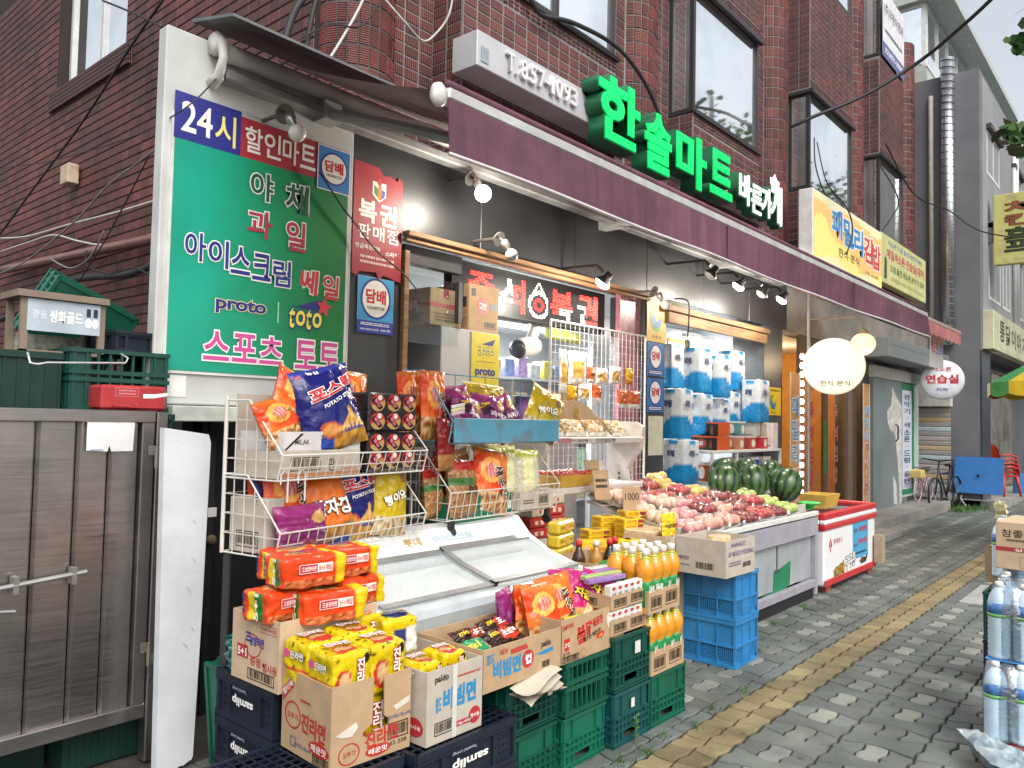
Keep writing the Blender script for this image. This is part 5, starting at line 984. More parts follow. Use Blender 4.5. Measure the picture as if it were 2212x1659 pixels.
# orange 5+1 packs
t, F = carton('noodle_box', 'open cardboard box with red 5+1 lettering holding orange noodle packs', (1.93, 2.735, .557), .46, .33, .265, 0, CARDL(), True)
f = F[1]; f.rect(.12, .36, .33, .52, '#b8343c'); f.t('5+1', .24, .42, .19, .12, WI, bold=.03, off=.003); f.t('증정', .52, .33, .22, .13, '#b8343c', bold=.02); f.t('행사용', .82, .30, .30, .13, '#b8343c', bold=.02); f.t('三', .36, .66, .12, .14, '#2c3a8a', bold=.05); f.t('삼양라면', .54, .62, .30, .14, '#2c3a8a', bold=.04); f.ring(.46, .55, .18, .17, '#b8343c', .1); f.bar(.36, .92, .06, .22); f.frame(.62, .94, .78, .90, '#b8343c', .002); f.t('120g X 48개입', .78, .84, .28, .06, '#b8343c')
f = F[0]; f.frame(.62, .94, .70, .90, '#b8343c', .002); f.t('120g X 48개입', .78, .80, .28, .08, '#b8343c')
OR = clr('#e0481c')
def p_sam(k, u, v):
    if k == 'L': return clr('#2c7a34') if .48 < u < .74 and v > .1 else clr('#d8c02c') if .26 < u < .48 and v > .1 else OR
    if k in 'FT' and u > .80: return clr('#d8c01c')
    if k == 'F' and v < .30: return lerp(clr('#d8804a'), clr('#8a3018'), .5+noise.noise(V((u*12, v*12, 3)))*1.6)
    if k == 'T' and el(u, v, .45, .55, .27, .27) < 1: return clr('#e0a060') if el(u, v, .45, .55, .24, .23) < 1 else clr('#b83a18')
    return lerp(OR, clr('#c83a14'), .5+noise.noise(V((u*7, v*7, 1))))
def sam(label, loc, rz=0., w=.27, d=.17, h=.125):
    t, F = pack(label, w, d, h, frame_at(loc, rz), p_sam, amp=.009, group='orange noodle multipacks'); f = F[0]; f.rect(.22, .74, .50, .78, '#e8dcd4', off=.006); f.rect(.23, .50, .52, .76, '#b82c3c', off=.0065); f.t('三삼양라면', .365, .64, .22, .15, WI, off=.009); f.t('5+1개입', .62, .64, .20, .18, '#b82c3c', off=.009)
    F[3].t('三삼양라면', .45, .55, .44, .24, '#2c3470', off=.008, bold=.045); F[1].t('5+1', .60, .55, .6, .22, '#f0e8d0', off=.006, rot=90, bold=.04); F[1].t('삼양', .14, .6, .5, .16, '#2c3470', off=.006, rot=90, bold=.03)
sam('orange noodle pack at the left of the lower layer', (1.79, 2.70, .80), 4, .25); sam('orange noodle pack in the middle of the lower layer', (1.93, 2.60, .79), -8, .28); sam('orange noodle pack at the right of the lower layer', (2.13, 2.70, .80), 4, .24)
sam('orange noodle pack on top of the pile at the left', (1.87, 2.66, .925), -6, .28); sam('orange noodle pack on top of the pile at the right', (2.10, 2.72, .925), -2, .26); sam('orange noodle pack on top at the back of the pile', (1.93, 2.82, .92), 0, .27)
# ================================================================ prawn cracker bags in the spicy noodle box, chocolate packs
GP = 'bags in the spicy noodle box'
bag('plum and white snack bag standing at the left end of the spicy noodle box', .18, .24, .07, frame_at((2.84, 2.42, .56), 20, 8), p_purple)
bag('yellow and orange snack bag behind the plum one in the spicy noodle box', .2, .24, .06, frame_at((2.93, 2.38, .57), 10, 10, 8), p_saewoo)
bag('prawn cracker bag leaning upside down in the spicy noodle box', .27, .27, .10, frame_at((2.98, 2.29, .555), 2, 14, -2), p_saewoo, (('새우깡', .60, .22, .55, .14, '#1c1412', '#f0e8e0', 172),))
bag('prawn cracker bag with a white price strip in the spicy noodle box', .26, .29, .10, frame_at((3.11, 2.31, .555), -4, 12, -4), p_saewoo, T_SAE)
bag('pink fish snack bag behind the prawn crackers', .20, .25, .08, frame_at((3.22, 2.36, .60), -4, 14, 4), p_pink, T_PNK)
bag('pink fish snack bag in the middle of the row', .22, .26, .08, frame_at((3.27, 2.28, .59), -8, 22, 12), p_pink, T_PNK)
bag('pink fish snack bag at the right corner of the box', .22, .26, .08, frame_at((3.33, 2.23, .60), -12, 30, 24), p_pink, T_PNK)
bag('orange snack bag lying at the right corner of the box', .18, .2, .06, frame_at((3.34, 2.40, .60), -10, 40, 20), p_gamja)
bag('small yellow green snack packet at the rim of the spicy noodle box', .14, .08, .04, frame_at((3.13, 2.20, .60), -8, 50), lambda u, v: clr('#d0c02c') if u < .6 else clr('#7aa03c'))
CH = clr('#2c1410')
def p_choc(u, v): return clr('#b83a20') if el(u, v, .6, .5, .26, .36) < 1 else (CH if v < .85 else clr('#4a2018'))
for i, (x, y, z, rz, lb) in enumerate(((2.68, 2.26, .605, 6, 'dark brown chocolate snack pack at the front of the cup noodle box'), (2.60, 2.36, .60, -4, 'dark brown chocolate snack pack behind the front one'), (2.76, 2.36, .625, 10, 'brown chocolate snack pack with a red oval at the right'))):
    bag(lb, .26, .11, .05, frame_at((x, y, z), rz, 62), p_choc, (('mini', .2, .62, .2, .22, '#d8c02c', None), ('초코픽', .6, .5, .46, .36, '#f0e8e0', None, 0, .05)), cat='snack pack', name='chocolate_pack')
bag('green cracker pack lying at the left of the cup noodle box', .24, .10, .05, frame_at((2.52, 2.27, .59), 4, 62), lambda u, v: clr('#2a8a5a') if u < .62 else clr('#c8a878'), (('mini', .3, .5, .3, .4, '#e8dc50', None),), cat='snack pack', name='cracker_pack')
# ================================================================ juice cartons and bottles
def tray(label, x, y, z, w, d, h, rz=0.):
    t, F = carton('cardboard_tray', label, (x, y, z), w, d, h, rz, CARD(), True, cat='tray'); F[0].bar(.08, .42, .15, .72); F[0].bar(.54, .92, .2, .8); F[1].bar(.3, .7, .2, .7); return t
tray('lower cardboard tray of small juice cartons', 3.455, 2.28, .542, .34, .28, .075); tray('upper cardboard tray of small juice cartons', 3.455, 2.28, .668, .34, .28, .07)
PJ = mat((.70, .70, .68), .35)
def jcarton(label, x, y, z, col, word):
    t = thing('juice_carton', label, 'juice carton', (x, y, z), 0, 'small juice cartons'); p = MB(); p.cbox(-.026, .026, -.02, .02, 0, .11, .003); p.build('carton_body', PJ, t); f = Face(t, (-.026, -.02, 0), PX, PZ, .052, .11); f.rect(0, 1, 0, .30, col); f.ell(.5, .86, .3, .08, '#c03a2a'); f.t(word, .5, .58, .72, .2, '#3a5a8a' if word == '포도' else '#4a6a3a', off=.002)
    return t
for i in range(6): jcarton('purple and white grape juice carton in the lower tray, %s from the bottles' % ('first', 'second', 'third', 'fourth', 'fifth', 'sixth')[5-i] if i > 2 else 'pale mango juice carton in the lower tray, %s from the left' % ('first', 'second', 'third')[i], 3.315+i*.057, 2.165, .548, '#5a4a8a' if i > 2 else '#5a8a4a', '포도' if i > 2 else '망고')
for i in range(6): jcarton('orange juice carton in the upper tray, %s from the left' % ('first', 'second', 'third', 'fourth', 'fifth', 'sixth')[i], 3.315+i*.057, 2.165, .676, '#d0782c', '오렌지')
for i in range(4): t = thing('juice_multipack', ('front', 'second', 'third', 'rearmost')[i]+' shrink wrapped juice multipack on top of the cartons', 'juice pack', (3.38+.04*i, 2.24+.05*i, .786+.004*i), -8); p = MB(); p.cbox(-.14, .14, -.022, .022, 0, .025, .004); p.build('wrap', mat(('#8a6aa8', '#9ab86a', '#8a6aa8', '#c8c8c0')[i], .25, var=.15, vs=40, coat=.3), t)
tray('lower cardboard tray of bulbous juice bottles', 3.80, 2.25, .277, .35, .28, .125); tray('upper cardboard tray of bulbous juice bottles', 3.755, 2.25, .60, .33, .28, .12)
JO = mat((.78, .32, .02), .18, trans=.12, var=.06, coat=.4, spec=.6)
def bottle0():
    t = thing('juice_bottle', 'x', 'bottle', (0, 0, 0), 0, 'bulbous orange juice bottles'); p = MB()
    p.lathe([(.034, 0), (.038, .006), (.038, .15), (.035, .163), (.047, .188), (.052, .215), (.049, .243), (.036, .270), (.020, .288), (.017, .30)], 18); p.build('bottle_body', JO, t, True)
    p = MB(); p.lathe([(.0388, .03), (.0388, .15), (.0360, .162)], 18); p.build('sleeve_label', mat((.02, .24, .07), .35, var=.3, vs=50), t, True)
    p = MB(); p.lathe([(.0205, .293), (.0205, .324), (.018, .329), (0, .329)], 14); p.build('cap', mat((.75, .75, .73), .4), t, True)
    p = MB(); p.tube([(.027*math.cos(R(k*30)), .027*math.sin(R(k*30)), .281+.003*math.sin(R(k*60))) for k in range(12)], .004, 5, closed=True); p.build('ring_tag', mat((.25, .62, .06), .4), t, True)
    txt(t, '감귤사랑', (0, -.0388, .125), .055, .036, WI, off=.002, bold=.03)
    return t
bt = bottle0(); first = True; num = ('first', 'second', 'third', 'fourth')
for lay, (z, xs, x0) in enumerate(((.605, 4, 3.622), (.283, 4, 3.665))):
    for j in range(3):
        for i in range(xs):
            lb = 'orange juice bottle in the %s tray, %s row, %s from the left' % (('upper', 'lower')[lay], ('front', 'middle', 'rear')[j], num[i])
            loc = (x0+i*.090+.012*(j % 2), 2.150+j*.090, z)
            if first: bt.location = loc; bt['label'] = lb; first = False
            else: dup(bt, loc, rnd.uniform(-25, 25), lb)

bag('crumpled teal net bag on top of the navy crate stack', .16, .14, .10, frame_at((1.80, 2.98, .555), 20, 10), lambda u, v: lerp((.005, .08, .08), (.01, .18, .17), .5+.5*math.sin(u*60)*math.sin(v*60)), name='net_bag', cat='net bag', crump=.03)
# ================================================================ pudding boxes, curry, fruit table
t, F = carton('pudding_box', 'open grey cardboard pudding box standing on the blue crates', (4.925, 2.385, .613), .41, .36, .235, -2, CARDG(), True); f = F[0]; f.t('NANACO', .42, .86, .5, .12, '#5a5480', bold=.02); f.t('6P MIXED PUDDING', .52, .62, .86, .14, '#5a5480'); f.bar(.55, .88, .16, .36, frame=False); f.lines(.1, .5, .28, .42, 2, '#6a6480'); f = F[1]; f.t('MIXED', .16, .42, .22, .10, '#5a5480', bold=.02); f.bar(.38, .80, .12, .38, frame=False); f.lines(.06, .3, .2, .26, 1, '#6a6480')
p = MB(); p.lathe([(.085, 0), (.10, .02), (.095, .05), (0, .055)], 10, (0, 0, 0), sx=1.1, sy=.7); o = tag(p.build('pudding_pack', mat((.72, .52, .28), .25, var=.3, vs=30, coat=.4)), 'clear wrapped pudding pack on top of the pudding box', 'pudding'); o.location = (4.93, 2.36, .80)
t, F = carton('snack_box', 'open cardboard box behind the pudding box with a yellow soup pouch', (4.86, 2.765, .613), .40, .36, .225, 2, CARDL(), True); F[1].bar(.3, .7, .2, .5)
bag('yellow beef soup pouch standing in the box behind the pudding', .17, .22, .05, frame_at((4.80, 2.66, .76), -6, 6), lambda u, v: clr('#d8b820') if v > .34 else lerp(clr('#c8b8a0'), clr('#7a5a38'), .5+noise.noise(V((u*9, v*9, 5)))*1.5), (('사골곰탕', .5, .62, .8, .12, '#2c241c', None),), name='soup_pouch', cat='pouch')
p = MB(); p.cbox(-.16, .16, -.12, .12, 0, .04, .01); o = tag(p.build('bread_pack', mat((.62, .48, .28), .3, var=.25, vs=25, coat=.3)), 'flat clear bag of bread beside the soup pouch', 'bread'); o.location = (4.86, 2.85, .815)
q = MB(); q.box(4.55, 5.05, 2.60, 3.0, 0, .605); tag(q.build('support_carton', mat((.36, .26, .16), .85, var=.1)), 'plain brown carton stack carrying the soup pouch box', 'box')
# curry boxes
CY = mat((.72, .50, .02), .35, var=.05); CR = mat((.40, .05, .04), .4)
def curry0():
    t = thing('curry_box', 'x', 'curry box', (0, 0, 0), 0, 'yellow curry boxes'); p = MB(); p.cbox(-.085, .085, -.06, .06, 0, .034, .003); p.build('box_body', CY, t); f, l_, r_, tp = faces(t, .17, .12, .034); f.rect(.70, .98, .15, .85, '#8a2a24'); f.t('쇠고기카레', .36, .5, .5, .5, '#a8342c', off=.002); tp.ell(.55, .5, .32, .34, '#b8843c'); tp.ell(.55, .5, .22, .22, '#8a4a20', off=.0016); l_.t('쇠고기카레', .5, .5, .6, .5, '#a8342c'); return t
c0 = curry0(); first = True
for si, (x, y, z0, n, rz, nm) in enumerate(((4.82, 3.00, .70, 6, -20, 'stack nearest the pouch'), (4.98, 3.08, .70, 7, -24, 'tall stack by the fruit'), (4.80, 3.18, .70, 6, -18, 'rear stack'), (4.60, 3.14, .70, 4, -22, 'low stack by the crackers'))):
    for k in range(n):
        M_ = (x+rnd.uniform(-.004, .004), y+rnd.uniform(-.004, .004), z0+k*.036); lb = '%s yellow curry box from the bottom of the %s' % (('first', 'second', 'third', 'fourth', 'fifth', 'sixth', 'seventh')[k], nm)
        if first: c0.location = M_; c0.rotation_euler = (0, 0, R(rz)); c0['label'] = lb; first = False
        else: dup(c0, M_, rz+rnd.uniform(-2, 2), lb)
for i, (x, y, w) in enumerate(((4.40, 3.02, .20), (4.56, 2.93, .20), (4.70, 2.83, .24))):
    t = thing('curry_carton', ('left', 'middle', 'right')[i]+' of the three larger yellow curry cartons in front of the stacks', 'curry box', (x, y, .70), -32, 'large curry cartons'); p = MB(); p.cbox(-w/2, w/2, -.05, .05, 0, .10, .004); p.build('box_body', CY, t); f = faces(t, w, .10, .10)[0]; f.t('쇠고기카레', .62, .42, .62, .34, '#b0342c', bold=.03, off=.002); f.ell(.16, .5, .10, .2, '#d8a8a0'); f.t('오뚜기', .62, .76, .3, .18, '#c04a8a', off=.002)
p = MB(); p.box(4.34, 4.60, 2.87, 3.35, 0, .695); p.box(4.60, 5.10, 2.985, 3.35, 0, .695); tag(p.build('support_carton', mat((.40, .29, .18), .85, var=.1)), 'brown cartons stacked under the curry boxes', 'box')
# sauce bottles in a carton
t, F = carton('bottle_carton', 'open cardboard carton of sauce bottles next to the freezer', (4.06, 2.80, .0), .42, .34, .76, 0, CARD(), True, inner=.60)
p = MB(); p.box(-.16, .06, -.176, -.172, .70, .77); p.build('green_flap', ink('#4a9a4a'), t)
def sauce(label, x, y, cap, body): 
    t = thing('sauce_bottle', label, 'bottle', (x, y, .61), 0, 'sauce bottles in the carton'); p = MB(); p.lathe([(.04, 0), (.042, .01), (.042, .14), (.035, .17), (.02, .20), (.016, .225)], 14); p.build('bottle_body', mat(body, .12, coat=.4), t, True); p = MB(); p.lathe([(.02, .222), (.02, .255), (0, .26)], 12); p.build('cap', ink(cap), t, True)
    p = MB(); p.lathe([(.0428, .04), (.0428, .12)], 14); p.build('bottle_label', mat((.5, .48, .42), .5, var=.5, vs=60), t, True)
sauce('dark soy sauce bottle with a red cap nearest the curry', 4.24, 2.74, '#c02c2c', (.02, .01, .008)); sauce('dark soy sauce bottle with a red cap in the middle of the carton', 4.15, 2.72, '#c02c2c', (.02, .01, .008)); sauce('amber bottle with a white cap', 4.03, 2.74, '#d8d8d4', (.45, .22, .04)); sauce('bottle with a red cap at the left of the carton', 3.96, 2.82, '#c02c2c', (.05, .02, .01))
for i in range(3):
    t = thing('cracker_box', ('lowest', 'middle', 'top')[i]+' of the three yellow cracker packs beside the bottles', 'cracker pack', (4.12, 3.08, .70+i*.085), 14, 'yellow cracker packs'); p = MB(); p.cbox(-.13, .13, -.045, .045, 0, .08, .014); p.build('pack_body', mat((.66, .48, .04), .3, coat=.3), t); f = faces(t, .26, .09, .08)[0]; f.ell(.5, .5, .13, .34, '#c89a50'); f.t('에이스', .80, .5, .26, .3, '#8a5a1c', off=.002); f.t('에이스', .22, .5, .26, .3, '#8a5a1c', off=.002)
p = MB(); p.box(3.96, 4.18, 3.0, 3.3, 0, .695); tag(p.build('support_carton', mat((.36, .26, .17), .85)), 'brown carton under the yellow cracker packs', 'box')
for i in range(10):
    x, y, z = 4.30+(i % 2)*.20, 3.46, .70+(i//2)*.075; t = thing('red_pack', 'red grocery pack, %s row, %s column of the pile behind the curry' % (('bottom', 'second', 'third', 'fourth', 'top')[i//2], ('left', 'right')[i % 2]), 'grocery pack', (x, y, z), rnd.uniform(-6, 6), 'red packs behind the curry'); p = MB(); p.cbox(-.095, .095, -.06, .06, 0, .07, .008); p.build('pack_body', mat((.42, .035, .03) if i % 3 else (.55, .5, .42), .4, var=.2, vs=30), t); f = faces(t, .19, .12, .07)[0]; f.rect(.25, .75, .3, .7, '#d8c8b8'); f.ell(.5, .5, .08, .2, '#b83a30', off=.002)
p = MB(); p.box(4.2, 4.62, 3.37, 3.56, 0, .695); tag(p.build('support_carton', mat((.36, .26, .17), .85)), 'carton carrying the pile of red packs', 'box')
# ---- fruit table
ft = thing('fruit_table', 'long fruit stall table with lilac fascia, white tile edge and grey metal doors', 'table', (4.95, 2.6, 0)); L_ = 2.55
LIL = mat((.32, .31, .36), .55, var=.1); p = MB(); p.cbox(0, L_, 0, .03, .58, .745, .004).cbox(L_-.06, L_, .002, .06, .03, .58, .004).cbox(0, .06, .002, .06, .03, .58, .004).cbox(0, L_, .004, .05, .10, .17, .004); p.build('fascia', LIL, ft)
p = MB(); p.cbox(.02, L_-.02, .03, .90, .745, .775, .004); p.build('tabletop', mat((.30, .27, .22), .6, kind='wood'), ft)
for i in range(46): p = MB(); p.cbox(.0+i*L_/46+.001, (i+1)*L_/46-.003, -.008, .03, .76, .80, .003); p.build('tile', mat((.66, .67, .64), .3, var=.1), ft)
p = MB()
for a in (.06, .90, 1.72): p.cbox(a+.01, a+.78, .05, .07, .18, .575, .006)
p.build('metal_door', mat((.40, .43, .46), .4, metal=.2, var=.2, vs=3), ft); p = MB(); p.box(.0, L_-.07, .02, .85, 0, .098); p.build('base', mat((.012, .012, .014), .7), ft)
p = MB(); p.prism([(1.15, .12), (1.62, .10), (1.97, .20), (1.99, .40), (1.62, .34), (1.60, .19), (1.15, .16)], (0, .047, 0), PX, PZ, (0, -.003, 0)); p.build('green_tape', mat((.01, .20, .09), .35), ft)
p = MB(); p.tube([(1.60, .03, .36), (1.66, .02, .365), (1.70, .035, .35)], .007, 6); p.build('latch', mat((.15, .14, .13), .5, metal=.6), ft)
p = MB(); p.box(.05, L_-.05, .10, .12, .80, .86); p.prism([(.10, .80), (.88, .99), (.88, .97), (.10, .78)], (0.03, 0, 0), PY, PZ, (L_-.06, 0, 0)); p.build('sloped_board', mat((.45, .44, .42), .6), ft)
FILMC = mat((1, 1, 1), .08, alpha=.17, kind='film'); TRW = mat((.70, .70, .70), .4)
FR = {'peach': (mat((.62, .26, .20), .38, kind='fruit', ecol=(.62, .36, .26), coat=.25, var=.1), .044), 'white': (mat((.66, .50, .36), .4, kind='fruit', ecol=(.68, .42, .34), coat=.25, var=.08), .046), 'plum': (mat((.16, .018, .022), .25, kind='fruit', ecol=(.26, .05, .045), coat=.35, var=.15), .036), 'apple': (mat((.32, .025, .03), .3, kind='fruit', ecol=(.42, .10, .08), coat=.3, var=.12), .044), 'green': (mat((.34, .45, .10), .3, kind='fruit', ecol=(.42, .5, .16), coat=.3, var=.1), .044), 'gold': (mat((.55, .38, .08), .35, kind='fruit', ecol=(.6, .45, .14), coat=.3, var=.1), .046), 'pink': (mat((.60, .20, .24), .35, kind='fruit', ecol=(.66, .34, .28), coat=.25, var=.12), .044)}
fm = {}
for k, (m_, r) in FR.items():
    p = MB(); prof = [(r*math.sin(math.pi*i/10)*(1-.0), -r*.94*math.cos(math.pi*i/10)) for i in range(11)]; prof[-1] = (0, r*.80); prof[-2] = (prof[-2][0], r*.90); p.lathe(prof, 14); fm[k] = p.mesh('fruit', m_, True)
tw, td = .24, .17
tp = MB(); tp.add([(-tw*.42, -td*.42, 0), (tw*.42, -td*.42, 0), (tw*.42, td*.42, 0), (-tw*.42, td*.42, 0), (-tw/2, -td/2, .028), (tw/2, -td/2, .028), (tw/2, td/2, .028), (-tw/2, td/2, .028)], [(0, 1, 2, 3), (0, 4, 5, 1), (1, 5, 6, 2), (2, 6, 7, 3), (3, 7, 4, 0)]); TM = tp.mesh('tray', TRW)
fl = MB(); fl.grid(lambda a, b: ((a-.5)*tw*.98, (b-.5)*td*.98, .03+.066*max(0, 1-abs(2*a-1)**4)**.5*max(0, 1-abs(2*b-1)**4)**.5+.006*noise.noise(V((a*9, b*9, 1)))), 14, 10); FM = fl.mesh('cling_film', FILMC, True)
KN = {'peach': 'pale red peaches', 'white': 'creamy white peaches', 'plum': 'dark red plums', 'apple': 'red apples', 'green': 'green apples', 'gold': 'golden pears', 'pink': 'pink peaches'}
def ftray(k, x, y, label, rz=0., tilt=13., dz=0.):
    z = .80+max(0, y-2.70)*.243+.006+dz; t = thing('fruit_tray', label, 'fruit tray', M=frame_at((x, y, z), rz, 0)@Matrix.Rotation(R(tilt), 4, 'X'), group='wrapped fruit trays'); link('tray', TM, t); r = FR[k][1]
    nx, ny = (4, 3) if k == 'plum' else (3, 2)
    for i in range(nx):
        for j in range(ny): link({'peach': 'peach', 'white': 'peach', 'pink': 'peach', 'plum': 'plum', 'gold': 'pear'}.get(k, 'apple'), fm[k], t, None, Matrix.Translation(((i-(nx-1)/2)*tw*.9/nx+rnd.uniform(-.004, .004), (j-(ny-1)/2)*td*.86/ny+rnd.uniform(-.004, .004), .014+r*.92+rnd.uniform(0, .006)))@Matrix.Rotation(rnd.uniform(0, 6), 4, 'Z')@Matrix.Rotation(rnd.uniform(-.6, .6), 4, 'X')@Matrix.Diagonal((rnd.uniform(.88, 1.1), rnd.uniform(.88, 1.1), rnd.uniform(.86, 1.08), 1)))
    link('cling_film', FM, t); return t
rows = ['front row', 'second row', 'third row', 'fourth row', 'back row']
LAY = [(2.70, 5.12, ['pink', 'peach', 'peach', 'plum', 'apple', 'plum', 'green']), (2.89, 5.10, ['white', 'pink', 'plum', 'peach', 'plum', 'apple', 'green']), (3.08, 5.08, ['white', 'white', 'pink', 'apple', 'plum', 'plum', 'green']), (3.27, 5.10, ['white', 'pink', 'apple', 'apple', 'gold']), (3.45, 5.16, ['white', 'gold', 'apple', 'gold'])]
onum = ['first', 'second', 'third', 'fourth', 'fifth', 'sixth', 'seventh']
for j, (y, x0, ks) in enumerate(LAY):
    for i, k in enumerate(ks): ftray(k, x0+i*.31+rnd.uniform(-.02, .02), y+rnd.uniform(-.01, .01), 'wrapped tray of %s, %s from left in the %s' % (KN[k], onum[i], rows[j]), rnd.uniform(-7, 7), 13, .03*(1 if (i+j) % 3 == 0 and j else 0))
ftray('gold', 6.05, 3.50, 'tray of golden pears propped up steeply against the watermelons', -10, 40, .05)
def melon(label, x, y, z, r, rz, tilt):
    t = thing('watermelon', label, 'watermelon', M=frame_at((x, y, z), rz)@Matrix.Rotation(R(tilt), 4, 'Y'), group='watermelons'); p = MB(); n = 28; vs = []
    for i in range(15):
        a = math.pi*i/14
        for k in range(n+1): b = 2*math.pi*k/n; vs.append((r*1.14*-math.cos(a), r*math.sin(a)*math.cos(b), r*math.sin(a)*math.sin(b))); p.a.append(11*b)
    p.add(vs, [(i*(n+1)+k, i*(n+1)+k+1, (i+1)*(n+1)+k+1, (i+1)*(n+1)+k) for i in range(14) for k in range(n)]); p.build('rind', mat((.05, .12, .03), .3, kind='melon', coat=.1), t, True); p = MB(); p.tube([(r*1.1, 0, 0), (r*1.2, 0, .01), (r*1.25, .02, .03)], .006, 5); p.build('stem', mat((.14, .16, .05), .7), t)
melon('watermelon at the left of the heap with a round sticker', 6.86, 3.24, 1.05, .15, 20, -60); melon('watermelon at the back left of the heap', 7.42, 3.52, 1.10, .145, -30, -50); melon('watermelon at the back middle of the heap', 7.92, 3.50, 1.08, .145, 10, -70); melon('large watermelon in the middle of the heap', 7.40, 3.20, 1.04, .155, 40, -65); melon('watermelon at the right end of the heap over the chest freezer', 7.84, 3.04, .99, .16, -20, -60); melon('watermelon at the back right of the heap', 8.40, 3.42, 1.06, .145, 30, -40)
p = MB(); p.prism([(6.5, 3.08), (7.52, 3.08), (7.52, 3.24), (8.65, 3.24), (8.65, 3.75), (6.5, 3.75)], (0, 0, .80), PX, PY, (0, 0, .09)); tag(p.build('melon_stand', mat((.35, .33, .3), .7)), 'low grey stand under the watermelons', 'stand')
def card(label, loc, w, h, rz, tilt, word=None, c=None):
    t = thing('price_card', label, 'price card', M=frame_at(loc, rz, tilt)); p = MB(); p.box(-w/2, w/2, -.003, .003, 0, h); p.build('card', c or CARD(), t)
    if word: txt(t, word, (0, -.003, h*.66), w*.78, h*.26, '#2c241c', bold=.0, off=.002)
    else: Face(t, (-w/2, -.003, 0), PX, PZ, w, h).lines(.12, .85, .35, .75, 2, '#3a3026')
    return t
card('cardboard price card reading 1000 at the front of the fruit', (4.96, 3.06, .92), .16, .20, -20, 4, '1000'); card('leaning cardboard price card behind the 1000 card', (4.86, 3.25, 1.02), .14, .22, -20, 12); card('tall tilted cardboard price card by the bread shelf', (5.00, 3.42, 1.06), .15, .24, -10, 10); card('grey cardboard sign standing at the back of the fruit', (5.75, 3.62, 1.03), .22, .20, -10, 5, None, CARDG())
# yellow basin and green plate at the right end
t = thing('plastic_basin', 'yellow plastic basin on the red and white chest freezer', 'basin', (8.45, 2.92, .74)); p = MB(); p.add([(-.18, -.12, 0), (.18, -.12, 0), (.18, .12, 0), (-.18, .12, 0), (-.21, -.15, .14), (.21, -.15, .14), (.21, .15, .14), (-.21, .15, .14), (-.195, -.135, .14), (.195, -.135, .14), (.195, .135, .14), (-.195, .135, .14), (-.17, -.11, .01), (.17, -.11, .01), (.17, .11, .01), (-.17, .11, .01)], [(3, 2, 1, 0), (0, 1, 5, 4), (1, 2, 6, 5), (2, 3, 7, 6), (3, 0, 4, 7), (4, 5, 9, 8), (5, 6, 10, 9), (6, 7, 11, 10), (7, 4, 8, 11), (8, 9, 13, 12), (9, 10, 14, 13), (10, 11, 15, 14), (11, 8, 12, 15), (12, 13, 14, 15)]); p.build('basin_body', mat((.55, .36, .07), .4), t)
t = thing('green_stand', 'bright green plastic plate stand beside the last watermelon', 'plate', (7.60, 2.72, .80)); p = MB(); p.lathe([(.05, 0), (.04, .03), (.10, .05), (.11, .065), (.095, .06), (0, .045)], 20); p.build('plate', mat((.03, .55, .10), .35), t, True)
# ================================================================ red and white chest freezer
fz = thing('chest_freezer', 'red and white ice cream chest freezer at the end of the fruit stall', 'freezer', (7.62, 2.58, 0)); FWI = mat((.78, .80, .82), .3, var=.03); FRD = mat((.50, .03, .035), .35, var=.1)
p = MB(); p.cbox(0, 1.60, 0, .62, .07, .60, .02); p.build('cabinet', FWI, fz)
for z0, z1, m_ in ((.60, .655, FRD), (.655, .70, FWI), (.70, .765, FRD)):
    p = MB(); p.cbox(-.012, 1.62, -.014, .05, z0, z1, .012).cbox(-.012, 1.62, .58, .64, z0, z1, .012).cbox(-.012, .05, .05, .58, z0, z1, .01).cbox(1.56, 1.62, .05, .58, z0, z1, .01); p.build('rim', m_, fz)
p = MB(); p.cbox(-.005, 1.605, -.012, .0, .07, .135, .005); p.build('bumper', FRD, fz)
for k, (a, b) in enumerate(((.05, .82), (.80, 1.56))): p = MB(); p.box(a, b, .05, .58, .70+.02*k, .712+.02*k); p.build('sliding_lid', mat((.8, .9, .92), .05, alpha=.22, kind='film'), fz)
p = MB(); p.box(.06, 1.55, .06, .57, .35, .50); p.build('contents', mat((.5, .22, .15), .5, var=.8, vs=22), fz)
f = Face(fz, (0, 0, .07), PX, PZ, 1.60, .53); f.poly([(.07, .72), (.10, .86), (.13, .72), (.10, .58)], '#b02c30'); f.t('L', .10, .72, .02, .14, WI, off=.002); f.t('롯데푸드', .235, .76, .17, .10, '#b8484c', off=.002); f.rect(.52, .84, .30, .99, '#4a9ec8', off=.0015); f.t('400원', .72, .86, .18, .12, '#b8384a', off=.003, bold=.03); f.t('900원', .72, .62, .18, .12, '#b8384a', off=.003, bold=.03); f.t('종류', .57, .84, .08, .08, '#2c4a6a', off=.003); f.t('종류', .57, .56, .08, .08, '#2c4a6a', off=.003); f.lines(.55, .80, .36, .44, 1, '#2c4a6a', off=.003); f.ot('돼지바', .26, .20, .20, .22, '#b89020', '#2c2010', bold=.05, ow=.05, off=.003, rot=10); f.ot('구구콘', .47, .30, .2, .26, '#e8e4e0', '#3a342c', bold=.03, ow=.04, off=.003, rot=6); f.poly([(.66, .22), (.70, .30), (.82, .26), (.84, .34), (.80, .18), (.70, .16)], '#5a4034', off=.002)
p = MB(); p.box(1.50, 1.62, -.10, -.02, .12, .42); p.build('cardboard_shield', mat((.36, .28, .20), .85), fz)
for x in (.12, 1.45): p = MB(); p.cbox(x, x+.12, .02, .20, 0, .07, .005); p.build('brick_foot', mat((.26, .08, .05), .8), fz)
